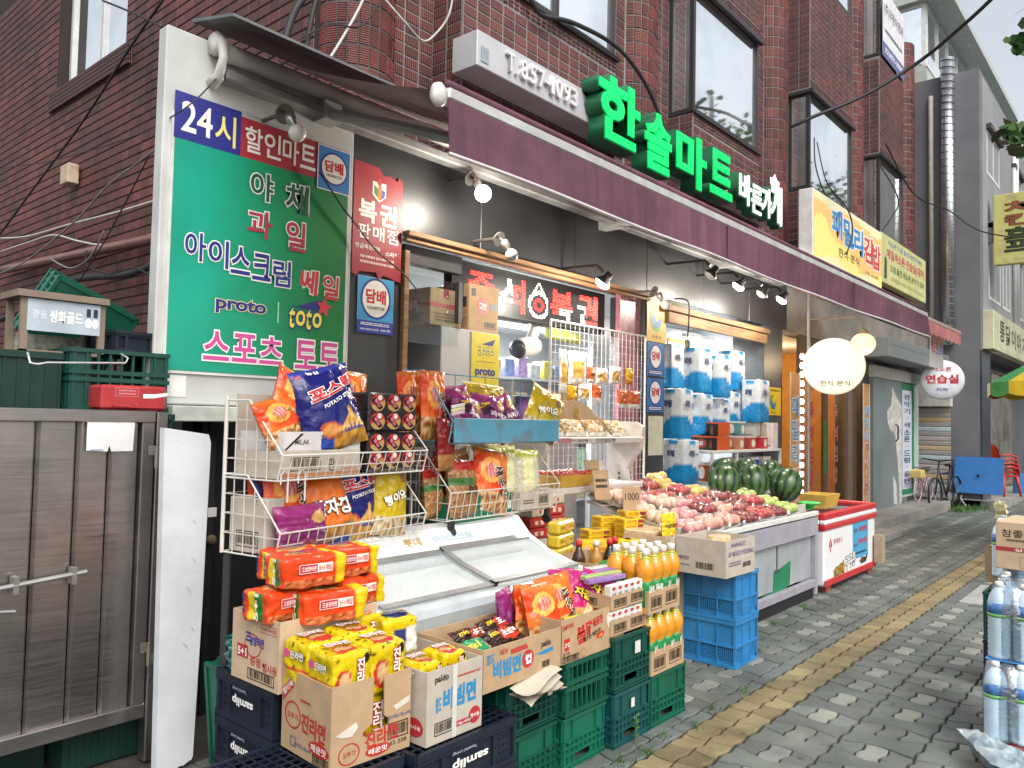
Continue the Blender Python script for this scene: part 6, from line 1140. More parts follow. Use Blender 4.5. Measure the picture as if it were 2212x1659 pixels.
# ================================================================ white glass-top freezer behind the front row
f1 = thing('glass_top_freezer', 'white slanted glass top freezer behind the front row of boxes', 'freezer', (2.22, 2.60, 0)); FL = 1.56
p = MB(); p.cbox(0, FL, 0, .62, .06, .66, .02); p.build('cabinet', FWI, f1)
pr = [(-.015, .60), (-.02, .70), (.0, .735), (.10, .765), (.30, .82), (.46, .90), (.56, 1.0), (.64, 1.02), (.66, .60)]
for x in (0, FL-.05): p = MB(); p.prism(pr, (x, 0, 0), PY, PZ, (.05, 0, 0)); p.build('end_cheek', FWI, f1)
p = MB(); p.prism([(-.016, .62), (-.02, .70), (.0, .73), (.05, .745), (.05, .62)], (.05, 0, 0), PY, PZ, (FL-.1, 0, 0)); p.build('front_rail', mat((.50, .55, .58), .35, metal=.3), f1)
p = MB(); p.prism([(.45, .84), (.45, .885), (.55, .985), (.64, 1.0), (.64, .62), (.60, .62)], (.05, 0, 0), PY, PZ, (FL-.1, 0, 0)); p.build('rear_housing', FWI, f1)
for k, (a, b) in enumerate(((.05, .80), (.78, FL-.05))):
    z = .012*k; g_ = MB(); g_.prism([(.05, .742+z), (.30, .808+z), (.46, .872+z), (.46, .88+z), (.30, .816+z), (.05, .75+z)], (a, 0, 0), PY, PZ, (b-a, 0, 0)); g_.build('sliding_glass', mat((.72, .80, .82), .06, alpha=.34, var=.04, spec=.8), f1)
    g_ = MB(); g_.prism([(.05, .752+z), (.085, .761+z), (.085, .772+z), (.05, .763+z)], (a, 0, 0), PY, PZ, (b-a, 0, 0)); g_.build('glass_frame', mat((.42, .45, .47), .3, metal=.6), f1); g_ = MB(); g_.prism([(.05, .752+z), (.30, .818+z), (.46, .882+z), (.46, .892+z), (.30, .828+z), (.05, .762+z)], (a if k else b-.03, 0, 0), PY, PZ, (.03, 0, 0)); g_.build('glass_frame', mat((.42, .45, .47), .3, metal=.6), f1); g_ = MB(); g_.prism([(.425, .866+z), (.46, .882+z), (.46, .893+z), (.425, .877+z)], (a, 0, 0), PY, PZ, (b-a, 0, 0)); g_.build('glass_frame', mat((.42, .45, .47), .3, metal=.6), f1)
p = MB(); p.prism([(.06, .70), (.45, .80), (.45, .78), (.06, .68)], (.05, 0, 0), PY, PZ, (FL-.1, 0, 0)); p.build('contents', mat((.80, .82, .78), .5, var=.08, vs=6), f1)
txt(f1, '롯데', (.62, .50, .935), .12, .05, '#c8a84a', V((1, 0, 0)), V((0, .7, .7)), off=.004); txt(f1, '아이스크림', (.92, .50, .935), .30, .05, '#a8c8d8', V((1, 0, 0)), V((0, .7, .7)), off=.004)
# green cider box on the freezer back
t, F = carton('cider_box', 'dark green cider box lying upside down behind the glass top freezer', (3.50, 3.33, .99), .62, .26, .15, 4, mat((.008, .15, .08), .5)); F[0].t('Chilsung', .62, .52, .38, .42, '#d8e4dc', rot=180, bold=.03); F[0].t('Cider', .30, .66, .16, .2, '#d8e4dc', rot=180); F[0].poly([(.88, .30), (.93, .36), (.96, .3), (.95, .62), (.90, .7), (.88, .55)], '#d8e4dc')
p = MB(); p.cbox(3.2, 3.85, 3.23, 3.5, 0, .98, .01); tag(p.build('support_carton', mat((.30, .23, .16), .85)), 'tall carton stack behind the glass top freezer', 'box')
# ================================================================ wire basket racks
WIRE = mat((.62, .61, .57), .4, var=.08); WBL = mat((.12, .34, .46), .4, var=.15)
def basket(mb, z0, w, d, hf, hs, r=.0027, nv=18):
    """tapered display basket: low front (hf), high sides and back (hs)"""
    A, B, Cc, D = V((0, 0, z0)), V((w, 0, z0)), V((w, d, z0)), V((0, d, z0)); fo = -.03
    tf = [V((0, fo, z0+hf)), V((w, fo, z0+hf))]; ts = [V((0, d*.55, z0+hs)), V((w, d*.55, z0+hs))]; tb = [V((0, d, z0+hs)), V((w, d, z0+hs))]
    for a, b in ((A, B), (B, Cc), (Cc, D), (D, A), (tf[0], tf[1]), (tf[0], ts[0]), (ts[0], tb[0]), (tf[1], ts[1]), (ts[1], tb[1]), (tb[0], tb[1]), (D, tb[0]), (Cc, tb[1]), (A, tf[0]), (B, tf[1])): mb.tube([a, b], r*1.5, 6)
    for i in range(1, nv): x = w*i/nv; mb.tube([(x, fo, z0+hf), (x, 0, z0), (x, d, z0)], r, 4)
    for i in range(1, nv//2): x = w*i*2/nv; mb.tube([(x, d, z0), (x, d, z0+hs)], r, 4)
    for i in range(1, 5):
        y = d*i/5; top = hf+(hs-hf)*min(1, (y-fo)/(d*.55-fo))
        for x in (0, w): mb.tube([(x, y, z0), (x, y, z0+top)], r, 4)
    for j in range(1, 4):
        z = z0+hs*j/4; y0 = fo if hs*j/4 < hf else fo+(d*.55-fo)*(hs*j/4-hf)/(hs-hf)
        for x in (0, w): mb.tube([(x, y0, z), (x, d, z)], r, 4)
        mb.tube([(0, d, z), (w, d, z)], r, 4)
    mb.tube([(0, -.015, z0+hf*.5), (w, -.015, z0+hf*.5)], r, 4)
RZ = 9.
r1 = thing('wire_rack', 'two tier white wire rack of snack bags beside the foam board', 'rack', (1.90, 2.93, 0), RZ)
for z, nm in ((1.315, 'upper_basket'), (.985, 'lower_basket')): p = MB(); basket(p, z, 1.0, .34, .11, .345); p.build(nm, WIRE, r1)
p = MB()
for x in (0, 1.0): p.tube([(x, .34, .98), (x, .34, 1.68)], .009, 8); p.build('rack_upright', WIRE, r1); p = MB(); p.box(x-.02 if x else .01, x+.02 if not x else x-.01, .30, .34, 0, .98); p.build('rack_leg', mat((.03, .03, .032), .5), r1); p = MB()
for i, x in enumerate((.02, .12)): p.tube([(x, 0, 1.30), (x, 0, 1.34), (x+.02, 0, 1.36), (x+.04, 0, 1.34), (x+.04, 0, 1.22)], .004, 5)
p.build('basket_hooks', WIRE, r1)
R1 = r1.matrix_basis.copy(); R1 = Matrix.Translation((1.90, 2.93, 0))@Matrix.Rotation(R(RZ), 4, 'Z')
def on(Mt, x, y, z, rz=0., tilt=0., roll=0.): return Mt@frame_at((x, y, z), rz, tilt, roll)
def cart_on(Mt, x, y, z, *a, **k): q = Mt@V((x, y, z)); return carton(a[0], a[1], q, *a[2:], **k)
t, F = carton('rice_snack_box', 'flattened brown carton with a barcode in the upper basket of the white rack', R1@V((.27, .155, 1.322)), .50, .29, .12, RZ, CARDG(), True); F[0].bar(.12, .48, .25, .75); F[0].t('판', .62, .45, .08, .5, '#2c241c', bold=0.); F[0].lines(.75, .95, .2, .32, 1, '#b8744a'); F[0].rect(0, 1, .04, .16, '#b87a50')
t, F = carton('rice_snack_box', 'white scorched rice carton with brush lettering in the upper basket', R1@V((.30, .17, 1.44)), .50, .27, .085, RZ+2, mat((.62, .61, .60), .7), True); F[0].t('누룽지', .70, .5, .30, .52, '#241c18', bold=.01); F[0].t('MILAK', .22, .46, .18, .26, '#3a342e'); F[0].poly([(.0, .05), (.20, .9), (.24, .9), (.03, .05)], '#2c2824'); F[0].lines(.46, .58, .5, .85, 2, '#3a342e')
p = MB(); p.box(.03, .26, .30, .31, .0, .36); q = tag(p.build('grey_board', CARDG()), 'plain grey cardboard sheet at the back left of the white rack', 'cardboard'); q.matrix_world = on(R1, 0, 0, 1.33)
bag('large navy potato stick bag leaning out of the upper basket', .37, .40, .13, on(R1, .42, .04, 1.445, -8, 14, -13), p_postick, T_POS)
bag('prawn cracker bag at the left of the big navy bag, upper one', .26, .30, .10, on(R1, .16, .14, 1.52, 14, 8, 26), p_saewoo)
bag('prawn cracker bag at the left of the big navy bag, lower one', .28, .22, .10, on(R1, .15, .10, 1.47, 8, 20, -14), p_saewoo)
bag('prawn cracker bag peeking out right of the big navy bag', .27, .34, .11, on(R1, .58, .15, 1.45, -12, 10, -22), p_saewoo, T_SAE)
bag('black and yellow snack bag behind the big navy bag', .22, .26, .06, on(R1, .36, .24, 1.50, 0, 4), lambda u, v: clr('#2c2418') if int(u*14+v*4) % 3 else clr('#d8b02c'))
for i, z in enumerate((1.325, 1.525)):
    t = thing('cup_noodle_pack', ('lower', 'upper')[i]+' black shrink wrapped cup noodle pack in the upper basket', 'cup noodle pack', M=on(R1, .79, .16, z, -2)); w, d, h = .36, .26, .195; p = MB(); p.cbox(-w/2, w/2, -d/2, d/2, 0, h, .01); p.build('wrap', mat((.022, .018, .020), .2, var=.4, vs=30, coat=.4, bump=.2, bs=40), t); F = faces(t, w, d, h)
    for a in range(3):
        for b in range(2):
            x, y = .17+a*.33, .27+b*.47; f = F[0]; f.ell(x, y, .145, .22, '#b8945a', off=.002); f.poly([(x+.145*math.cos(R(q_)), y+.22*math.sin(R(q_))) for q_ in range(20, 205, 12)], '#b8242c', off=.003); f.poly([(x-.14, y+.06), (x-.06, y+.14), (x+.10, y-.12), (x+.03, y-.18)], '#1c1414', off=.004); f.t('불닭', x-.02, y-.01, .15, .10, '#d86a84', off=.006, rot=-50, bold=.04); f.ell(x+.03, y+.13, .045, .07, '#e0dcd4', off=.005)
    f = F[1]; f.ell(.5, .74, .16, .18, '#c8c4bc', off=.002); f.t('불닭', .5, .38, .5, .22, '#d0b0b8', off=.003); f.frame(.15, .85, .05, .22, '#8a8488')
# lower basket
bag('prawn cracker bag at the left of the lower basket', .31, .36, .11, on(R1, .20, .13, 1.03, 4, 10, 4), p_saewoo, T_SAE)
bag('second prawn cracker bag behind the orange potato bag', .25, .32, .08, on(R1, .36, .20, 1.05, -4, 8, 10), p_saewoo, T_SAE)
bag('purple snack bag lying low at the front left of the lower basket', .32, .22, .10, on(R1, .18, .02, .98, 2, 8), p_purple)
bag('orange potato chip bag with black lettering in the lower basket', .30, .34, .12, on(R1, .42, .07, 1.01, -10, 14, -12), p_gamja, T_GAM)
bag('navy potato stick bag standing in the lower basket', .31, .40, .11, on(R1, .62, .12, .98, -2, 8, 2), p_postick, T_POS)
bag('yellow puffed corn bag in the lower basket', .25, .38, .10, on(R1, .82, .08, .98, -6, 8, 9), p_yellow, T_YEL)
bag('gold snack bag behind the yellow puffed corn bag', .22, .34, .07, on(R1, .83, .2, 1.02, -2, 4), p_yellow)
p = MB(); p.box(.90, .985, .28, .285, 0, .27); q = tag(p.build('grey_board', CARDG()), 'grey cardboard divider at the right end of the lower basket', 'cardboard'); q.matrix_world = on(R1, 0, 0, .99)
t, F = carton('snack_carton', 'pale carton seen through the left side of the lower basket', R1@V((.07, .20, .99)), .10, .24, .24, RZ, CARDG()); F[1].bar(.2, .8, .1, .4)
bag('orange potato bag tucked at the back of the lower basket', .28, .34, .10, on(R1, .50, .24, 1.04, 2, 4, -4), p_gamja, T_GAM)
bag('prawn cracker bag at the back left of the lower basket', .28, .34, .10, on(R1, .22, .25, 1.03, 2, 4, -4), p_saewoo, T_SAE)
bag('navy snack bag at the far left of the lower basket', .22, .30, .09, on(R1, .15, .20, 1.02, 14, 4), p_postick)
bag('prawn cracker bag behind the cup noodle packs', .26, .34, .10, on(R1, .70, .28, 1.50, -4, 4, 6), p_saewoo)
# ---- second rack: white lower basket on casters and blue upper basket
r2 = thing('wire_rack', 'wheeled wire rack with a blue upper basket and white lower basket', 'rack', (3.12, 3.13, 0), 3); R2 = Matrix.Translation((3.12, 3.13, 0))@Matrix.Rotation(R(3), 4, 'Z')
p = MB(); basket(p, 1.02, 1.08, .36, .16, .40); p.build('lower_basket', WIRE, r2)
p = MB(); basket(p, 1.455, 1.05, .36, .13, .42, nv=14); p.build('upper_basket', WBL, r2)
p = MB(); p.cbox(.0, 1.04, -.045, -.035, 1.46, 1.60, .003); p.build('front_panel', mat((.10, .32, .46), .45, var=.14, vs=5, kind='rust'), r2)
for x in (.04, .98):
    p = MB(); p.lathe([(.03, -.012), (.034, 0), (.03, .012)], 14, M=Matrix.Translation((x, .0, .955))@Matrix.Rotation(R(90), 4, 'Y')); p.box(x-.02, x+.02, -.01, .01, .97, 1.02); p.build('caster', mat((.02, .02, .022), .4), r2)
p = MB()
for x in (.0, 1.05): p.tube([(x, .36, .98), (x, .36, 1.88)], .009, 6); p.build('rack_upright', WIRE, r2); p = MB()
bag('brown barley cracker bag in the white basket over the freezer', .30, .34, .13, on(R2, .20, .05, 1.02, 10, 8, 4), p_brown, (('보리', .62, .46, .5, .18, '#2c1c10', None, 0, .03),))
bag('second brown cracker bag at the left of the white basket', .22, .28, .10, on(R2, .05, .14, 1.03, 16, 6), p_brown)
bag('prawn cracker bag in the middle of the white basket', .30, .40, .12, on(R2, .45, .06, 1.02, -6, 10, 10), p_saewoo, T_SAE)
bag('tan snack bag behind the prawn crackers in the white basket', .24, .36, .08, on(R2, .36, .2, 1.05, -4, 4, -10), lambda u, v: clr('#9a6a30') if v < .88 else clr('#c8a878'))
bag('green topped puffed rice bag at the right of the white basket', .28, .34, .15, on(R2, .86, .11, 1.06, -14, 4), p_rice); bag('puffed rice bag with a yellow band beside the prawn crackers', .26, .38, .15, on(R2, .68, .13, 1.05, -8, 6), p_rice); bag('puffed rice bag lying across the top of the white basket', .32, .18, .10, on(R2, .72, .22, 1.31, -4, 40), p_rice); bag('red cracker bag at the back left of the white basket', .24, .3, .08, on(R2, .14, .24, 1.07, 6, 2), lambda u, v: clr('#a02420') if v > .3 else clr('#8a5a30'))
t, F = carton('rice_carton', 'low grey carton at the front right of the white basket', R2@V((.84, .08, 1.03)), .36, .20, .11, 3, CARDG(), True); F[0].bar(.55, .85, .15, .8); F[0].lines(.08, .4, .3, .6, 2, '#6a5a4a')
bag('prawn cracker bag standing in the blue basket at the left', .24, .40, .09, on(R2, .02, .14, 1.47, 8, 2), p_saewoo, T_SAE); bag('second prawn cracker bag at the left end of the blue basket', .24, .38, .08, on(R2, -.02, .26, 1.49, 4, 0, -6), p_saewoo); bag('dark red prawn snack bag below the blue basket clips', .2, .30, .08, on(R2, .02, .03, 1.30, 16, 4), lambda u, v: clr('#7a1c18') if v > .3 else clr('#9a6a38'), (('새우깡', .7, .6, .5, .14, '#e8e0d8', None, -75),))
bag('purple twisted snack bag at the left of the blue basket', .29, .28, .11, on(R2, .22, .05, 1.48, 6, 16, 16), p_purple, T_PUR); bag('purple twisted snack bag in the middle of the blue basket', .29, .28, .11, on(R2, .46, .06, 1.48, -6, 16, 6), p_purple, T_PUR); bag('purple twisted snack bag lying sideways in the blue basket', .28, .28, .11, on(R2, .68, .06, 1.48, -2, 18, -20), p_purple, T_PUR)
bag('yellow puffed corn bag hanging over the right of the blue basket', .29, .38, .10, on(R2, .92, .05, 1.49, -12, 20, 34), p_yellow, T_YEL); bag('gold puffed corn bag lying at the back of the blue basket', .40, .22, .10, on(R2, .66, .24, 1.62, -2, 20, 4), p_yellow)
bag('purple twisted snack bag at the back of the blue basket', .28, .28, .10, on(R2, .34, .22, 1.52, 2, 8, -6), p_purple, T_PUR)
bag('red barley cracker bag at the back of the white basket', .26, .34, .10, on(R2, .30, .26, 1.06, 4, 4), lambda u, v: clr('#a8281c') if v > .35 else clr('#9a6a38'))
for i, c in enumerate(('#d8d8d4', '#e0dca0', '#d8b8c8')): p = MB(); p.cbox(-.05, .05, -.008, .008, 0, .018, .004); o = tag(p.build('clothes_peg', mat(c, .4)), ('white', 'yellow', 'pink')[i]+' plastic clip on the blue basket corner', 'clip'); o.matrix_world = on(R2, .02, -.05, 1.66-.02*i, -6, 0, -10)
p = MB(); p.box(3.1, 4.2, 3.15, 3.22, 0, .94); 
# ================================================================ bread shelf, wire grid panel with hanging snacks
bs = thing('bread_shelf', 'white two shelf bread stand with curved side panels', 'shelf', (4.42, 3.42, 0), 0); SC = mat((.60, .56, .53), .5)
for z in (1.055, 1.425): p = MB(); p.cbox(0, 1.30, 0, .34, z, z+.05, .008); p.build('shelf_board', SC, bs)
for x in (-.02, 1.27): p = MB(); p.prism([(.0, .85), (.12, 1.0), (.16, 1.2), (.02, 1.38), (.0, 1.56), (.08, 1.60), (.36, 1.60), (.36, .1), (.28, .1), (.2, .7)], (x, 0, 0), PY, PZ, (.05, 0, 0)); p.build('side_panel', SC, bs)
txt(bs, '천연효모빵', (.72, 0, 1.45), .28, .035, '#5a4a44', off=.003); txt(bs, '우리 효모빵', (.36, 0, 1.45), .24, .022, '#5a4a44', off=.003); p = MB(); p.box(.10, .26, -.003, 0, 1.435, 1.468); p.build('shelf_label', ink('#b87a84'), bs)
ca = thing('header_card', 'curved brown cardboard header with a yellow letter on the bread stand', 'sign', (4.55, 3.70, 1.52)); p = MB(); p.prism([(-.05, 0), (1.15, 0), (1.15, .06), (.85, .12), (.75, .20), (.55, .25), (.35, .20), (.25, .12), (-.05, .06)], (0, 0, 0), PX, PZ, (0, .006, 0)); p.build('card', CARD(), ca); txt(ca, 'S', (.58, 0, .12), .07, .12, '#b8862c', off=.003, bold=.04)
for i in range(8):
    x = 4.52+i*.15; bag('clear bag of bread, %s from the left on the upper bread shelf' % ('first', 'second', 'third', 'fourth', 'fifth', 'sixth', 'seventh', 'last')[i], .15, .16, .06, frame_at((x, 3.50+.03*(i % 2), 1.48), rnd.uniform(-15, 15), 38), (lambda i: lambda u, v: lerp(clr('#d8c8a8'), clr(('#a8783c', '#6a4424', '#8a6a40', '#b88a4a')[i % 4]), .5+noise.noise(V((u*7, v*7, i)))*1.4) if v > .15 else clr('#e0dcd0'))(i), name='bread_bag', cat='bread', nu=14, nv=18)
t = thing('tomato_basin', 'yellow basin of red tomatoes on the lower bread shelf', 'basin', (4.78, 3.55, 1.107)); p = MB(); p.add([(-.19, -.11, 0), (.19, -.11, 0), (.19, .11, 0), (-.19, .11, 0), (-.22, -.14, .09), (.22, -.14, .09), (.22, .14, .09), (-.22, .14, .09)], [(3, 2, 1, 0), (0, 1, 5, 4), (1, 2, 6, 5), (2, 3, 7, 6), (3, 0, 4, 7)]); p.build('basin_body', mat((.55, .34, .05), .4), t)
tmm = mat((.48, .07, .03), .25, coat=.3); p = MB(); p.lathe([(.026*math.sin(math.pi*i/7), -.024*math.cos(math.pi*i/7)) for i in range(8)], 10); tme = p.mesh('tomato', tmm, True)
for i in range(8):
    for j in range(5): o = link('tomato', tme, t, None, Matrix.Translation((-.175+i*.05+rnd.uniform(-.008, .008), -.10+j*.05+rnd.uniform(-.008, .008), .085+rnd.uniform(0, .012))))
bag('white plastic bag of goods beside the tomato basin', .26, .17, .16, frame_at((5.20, 3.55, 1.107), 0, 6), lambda u, v: (.62, .6, .6), name='plastic_bag', cat='bag')
gp = thing('grid_panel', 'white wire grid panel with hanging snack packs beside the entrance', 'rack', (4.98, 3.86, 1.05)); p = MB(); gw, gh = 1.47, 1.36
for i in range(23): p.tube([(gw*i/22, 0, 0), (gw*i/22, 0, gh)], .0021, 4)
for j in range(22): p.tube([(0, .004, gh*j/21), (gw, .004, gh*j/21)], .0021, 4)
p.build('grid_wire', mat((.66, .66, .66), .4), gp); p = MB(); p.tube([(0, 0, 0), (0, 0, gh), (gw, 0, gh), (gw, 0, 0)], .012, 8); p.build('grid_frame', mat((.66, .64, .63), .4), gp)
PB = [lambda u, v: clr('#c89a50') if .2 < v < .7 and .15 < u < .85 else clr('#e0dcd4'), lambda u, v: clr('#c89c1c') if v > .3 else clr('#b87a2c'), lambda u, v: clr('#b85a30') if v > .25 else clr('#d8d4cc'), lambda u, v: clr('#d8c8a8') if v > .4 else clr('#3f8ab0')]
hang = [(5.12, 1.83, 0.11, 0.35, 0), (5.32, 1.90, 0.26, 0.28, 0), (5.03, 1.68, 0.14, 0.13, 3), (5.25, 1.74, 0.14, 0.15, 1), (5.42, 1.77, 0.17, 0.14, 0), (5.61, 1.76, 0.15, 0.15, 2), (5.52, 1.92, 0.12, 0.14, 2), (5.68, 1.92, 0.18, 0.14, 0), (5.89, 1.93, 0.19, 0.16, 0), (6.13, 1.94, 0.12, 0.15, 1), (6.02, 1.72, 0.16, 0.16, 2), (6.22, 1.72, 0.21, 0.16, 2)]
for i, (x, z, w, h, k) in enumerate(hang): bag(('long clear pack of dark dried strips on the grid panel', 'large clear pack of dried snack on the grid panel', 'blue bottomed peanut pack low on the grid panel', 'narrow yellow pack low on the grid panel', 'tan nut pack below the large clear pack', 'reddish nut pack right of the tan pack', 'orange nut pack, first in the upper row', 'tan almond pack, second in the upper row', 'tan almond pack, third in the upper row', 'yellow pack alone at the right of the grid', 'left of the two orange packs low on the grid', 'right of the two orange packs low on the grid')[i], w, h, .04, frame_at((x, 3.835, z), 0, 0), PB[k], name='hanging_snack', cat='snack pack', nu=14, nv=18)
# ================================================================ inside the shop
cb = thing('grey_cabinet', 'tall pale grey cabinet just inside the entrance', 'cabinet', (3.95, 4.06, .1)); p = MB(); p.cbox(0, .63, .0, .75, 0, 2.165, .006); p.build('cabinet_body', mat((.45, .45, .47), .6, var=.05), cb)
q = thing('lottery_poster', 'yellow sports lottery poster on the grey cabinet', 'poster', (4.26, 4.055, 1.70)); p = MB(); p.box(0, .315, -.004, 0, 0, .555); p.build('sheet', mat('#c8b630', .5), q); F = Face(q, (0, -.004, 0), PX, PZ, .315, .555); [F.ot(c_, .28+.15*i_, .75, .10 if c_ == 't' else .17, .11 if c_ == 't' else .085, '#d8d060', '#2c3a78', skew=.2, bold=.02, ow=.045) for i_, c_ in enumerate('toto')]; F.poly([(.35, .84), (.85, .93), (.75, .83)], '#2c3a78'); F.rect(.15, .85, .60, .605, '#2c3a78'); F.t('proto', .5, .45, .72, .14, '#2c3a78', bold=.04)
t, F = carton('rice_cracker_carton', 'cardboard carton with a red band on top of the grey cabinet', (4.0, 4.32, 2.268), .32, .50, .27, 0, CARD(), tape='#8a2c3c'); F[0].rect(0, 1, .49, .60, '#b04a50', off=.0015); F[0].lines(.15, .85, .10, .36, 3, '#6a5a4a'); f = F[1]; f.ell(.60, .55, .20, .22, '#b04a50', off=.002); f.rect(.6, 1, .49, .60, '#b04a50', off=.0015); f.t('누룽지', .60, .55, .26, .28, WI, off=.004); f.bar(.40, .85, .10, .34)
t, F = carton('instant_rice_carton', 'taller cardboard carton with a red circle on the grey cabinet', (4.43, 4.32, 2.268), .34, .46, .36, 0, CARD()); F[0].ell(.45, .55, .18, .19, '#b83a40'); F[0].t('햇반', .45, .55, .26, .14, WI, off=.003, bold=.02); F[0].rect(.70, .94, .50, .63, '#3a342e'); F[0].bar(.52, .92, .08, .22); F[0].rect(.08, .22, .74, .90, '#3a342e'); f = F[1]; f.rect(.4, .95, .5, .72, '#3a342e'); f.bar(.45, .95, .08, .28); f.lines(.4, .95, .34, .46, 2, '#b8604a')
hd = thing('blower', 'white hanging blower with a black round grille under the LED board', 'appliance', M=Matrix.Translation((5.02, 4.25, 2.19))@Matrix.Rotation(R(-12), 4, 'Y')); p = MB(); p.lathe([(.06, 0), (.085, .02), (.088, .2), (.07, .26), (0, .27)], 20, M=Matrix.Rotation(R(90), 4, 'Y')); p.build('housing', mat((.66, .65, .62), .4), hd, True); p = MB(); p.lathe([(0, -.05), (.045, -.045), (.075, -.01), (.085, .02)], 18, M=Matrix.Rotation(R(90), 4, 'Y')); p.build('grille', mat((.03, .035, .045), .4), hd, True); p = MB(); p.tube([(.2, 0, .05), (.3, 0, .16), (.34, .1, .3)], .05, 10); p.build('neck', mat((.62, .61, .58), .4), hd, True)
p = MB(); p.tube([(5.42, 4.22, 2.37), (5.85, 4.22, 2.35)], .055, 10); tag(p.build('towel_roll', mat((.42, .45, .10), .8, bump=.3, bs=40), None, True), 'rolled yellow green towel under the LED board', 'towel')
sh = thing('shelf_unit', 'white grocery shelf deep inside the shop', 'shelf', (7.0, 6.3, .1)); p = MB()
for z in (.4, .8, 1.2, 1.6, 2.0): p.box(0, 2.4, 0, .4, z, z+.03)
p.box(0, .03, 0, .4, 0, 2.2).box(2.37, 2.4, 0, .4, 0, 2.2).box(0, 2.4, .4, .42, 0, 2.2); p.build('shelf_boards', mat((.6, .6, .62), .5), sh)
cols = ['#b8a0c8', '#7ab0c8', '#c8b48a', '#d8d8d8', '#a8c8a0', '#c88a60', '#8a9ac8', '#d0c060']
for zi, z in enumerate((.53, .93, 1.33, 1.73, 2.13)):
    for i in range(9): x = 7.12+i*.26; p = MB(); h = rnd.uniform(.14, .30); p.cbox(-.1, .1, -.1, .1, 0, h, .01); o = p.build('shelf_pack', mat(rnd.choice(cols), .4, var=.35, vs=22)); o.location = (x, 6.45, z); tag(o, '%s small pack on the %s inner shelf, counted from the counter' % (('first', 'second', 'third', 'fourth', 'fifth', 'sixth', 'seventh', 'eighth', 'ninth')[i], ('lowest', 'second', 'middle', 'fourth', 'top')[zi]), 'grocery pack', 'packs on the inner shelf')
t = thing('monitor', 'dark screen glowing purple on the counter inside the shop', 'monitor', (6.12, 4.98, 1.52)); p = MB(); p.cbox(-.25, .25, 0, .03, 0, .32, .01); p.build('bezel', mat((.02, .02, .02), .4), t); g_ = MB(); g_.grid(lambda a, b: (-.235+.47*a, -.002, .015+.29*b), 12, 8, colfn=lambda a, b: lerp((.02, .02, .06), (.4, .15, .5), max(0, 1-math.hypot(a-.35, b-.55)*2.5))); m_ = mat((.1, .05, .2), .3, kind='vcol', var=0, spec=.6); g_.build('screen', m_, t); txt(t, '3,500', (.12, -.004, .2), .12, .05, WI)
ct = MB(); ct.cbox(5.3, 6.9, 4.95, 5.4, .1, 1.5, .01); tag(ct.build('counter', mat((.42, .40, .38), .6)), 'pale shop counter behind the wire racks', 'counter')
# toilet paper packs and gift boxes in the second opening
def tp_paint(u, v): 
    a = .42+.10*abs(math.sin(u*math.pi*1.0+.6))-.12*u
    if v > .88 and .35 < u < .75: return clr('#2a8ac0')
    return clr('#2088c4') if v < a else clr('#d4d8dc')
def tpack(label, x, y, z, w=.40, h=.46, d=.30, rz=0.):
    t, F = pack(label, w, d, h, frame_at((x, y, z), rz), lambda k, u, v: tp_paint(u if k in 'FT' else 1-u, v) if k != 'T' else clr('#d8dade'), name='toilet_paper_pack', amp=.008, r=.026, cat='toilet paper', n=7, group='toilet paper packs'); F[0].t('리빙', .40, .70, .32, .15, '#2c3a6a', off=.014, bold=.06); F[0].t('데코', .70, .68, .2, .08, '#4a6ab0', off=.014); F[1].t('리빙', .4, .70, .34, .15, '#2c3a6a', off=.014, bold=.06)
TPS = [(8.06, 4.10, .30, .26, 1.94, .52, 'tall at the top left of the heap under the tube light'), (8.42, 4.02, .26, .24, 1.90, .50, 'at the top centre of the heap'), (8.98, 4.10, .28, .26, 2.0, .50, 'at the top right of the heap'), (8.06, 4.08, .30, .26, 1.46, .47, 'in the middle row next to the pillar'), (8.52, 4.08, .28, .26, 1.44, .45, 'in the middle row at the centre'), (8.86, 4.10, .28, .26, 1.50, .48, 'in the middle row behind the front pack'), (9.09, 3.85, .33, .24, 1.62, .52, 'standing in front at the right of the heap'), (7.36, 3.97, .30, .25, 1.42, .54, 'second from the bottom by the poster pillar'), (7.34, 3.90, .32, .26, .95, .47, 'at the bottom left by the poster pillar'), (7.46, 4.14, .30, .26, 1.97, .48, 'half hidden at the top by the poster pillar')]
for x, y, w, d, z, h, lb in TPS: tpack('blue toilet paper pack '+lb, x+w/2, y+d/2, z, w, h, d, rnd.uniform(-4, 4))
t = thing('display_rack', 'white steel shelf of drink gift boxes in the second shop opening', 'shelf', (7.86, 3.85, 0)); p = MB(); p.cbox(0, 1.92, 0, .34, 1.27, 1.30, .004); p.build('shelf_board', mat((.62, .62, .62), .45), t); p = MB(); p.cbox(0, 1.92, 0, .34, .93, .96, .004); p.build('shelf_board', mat((.62, .62, .62), .45), t)
for x in (0, .62, 1.89): p = MB(); p.box(x, x+.03, 0, .03, 0, 1.27); p.build('post', mat((.62, .62, .62), .45), t)
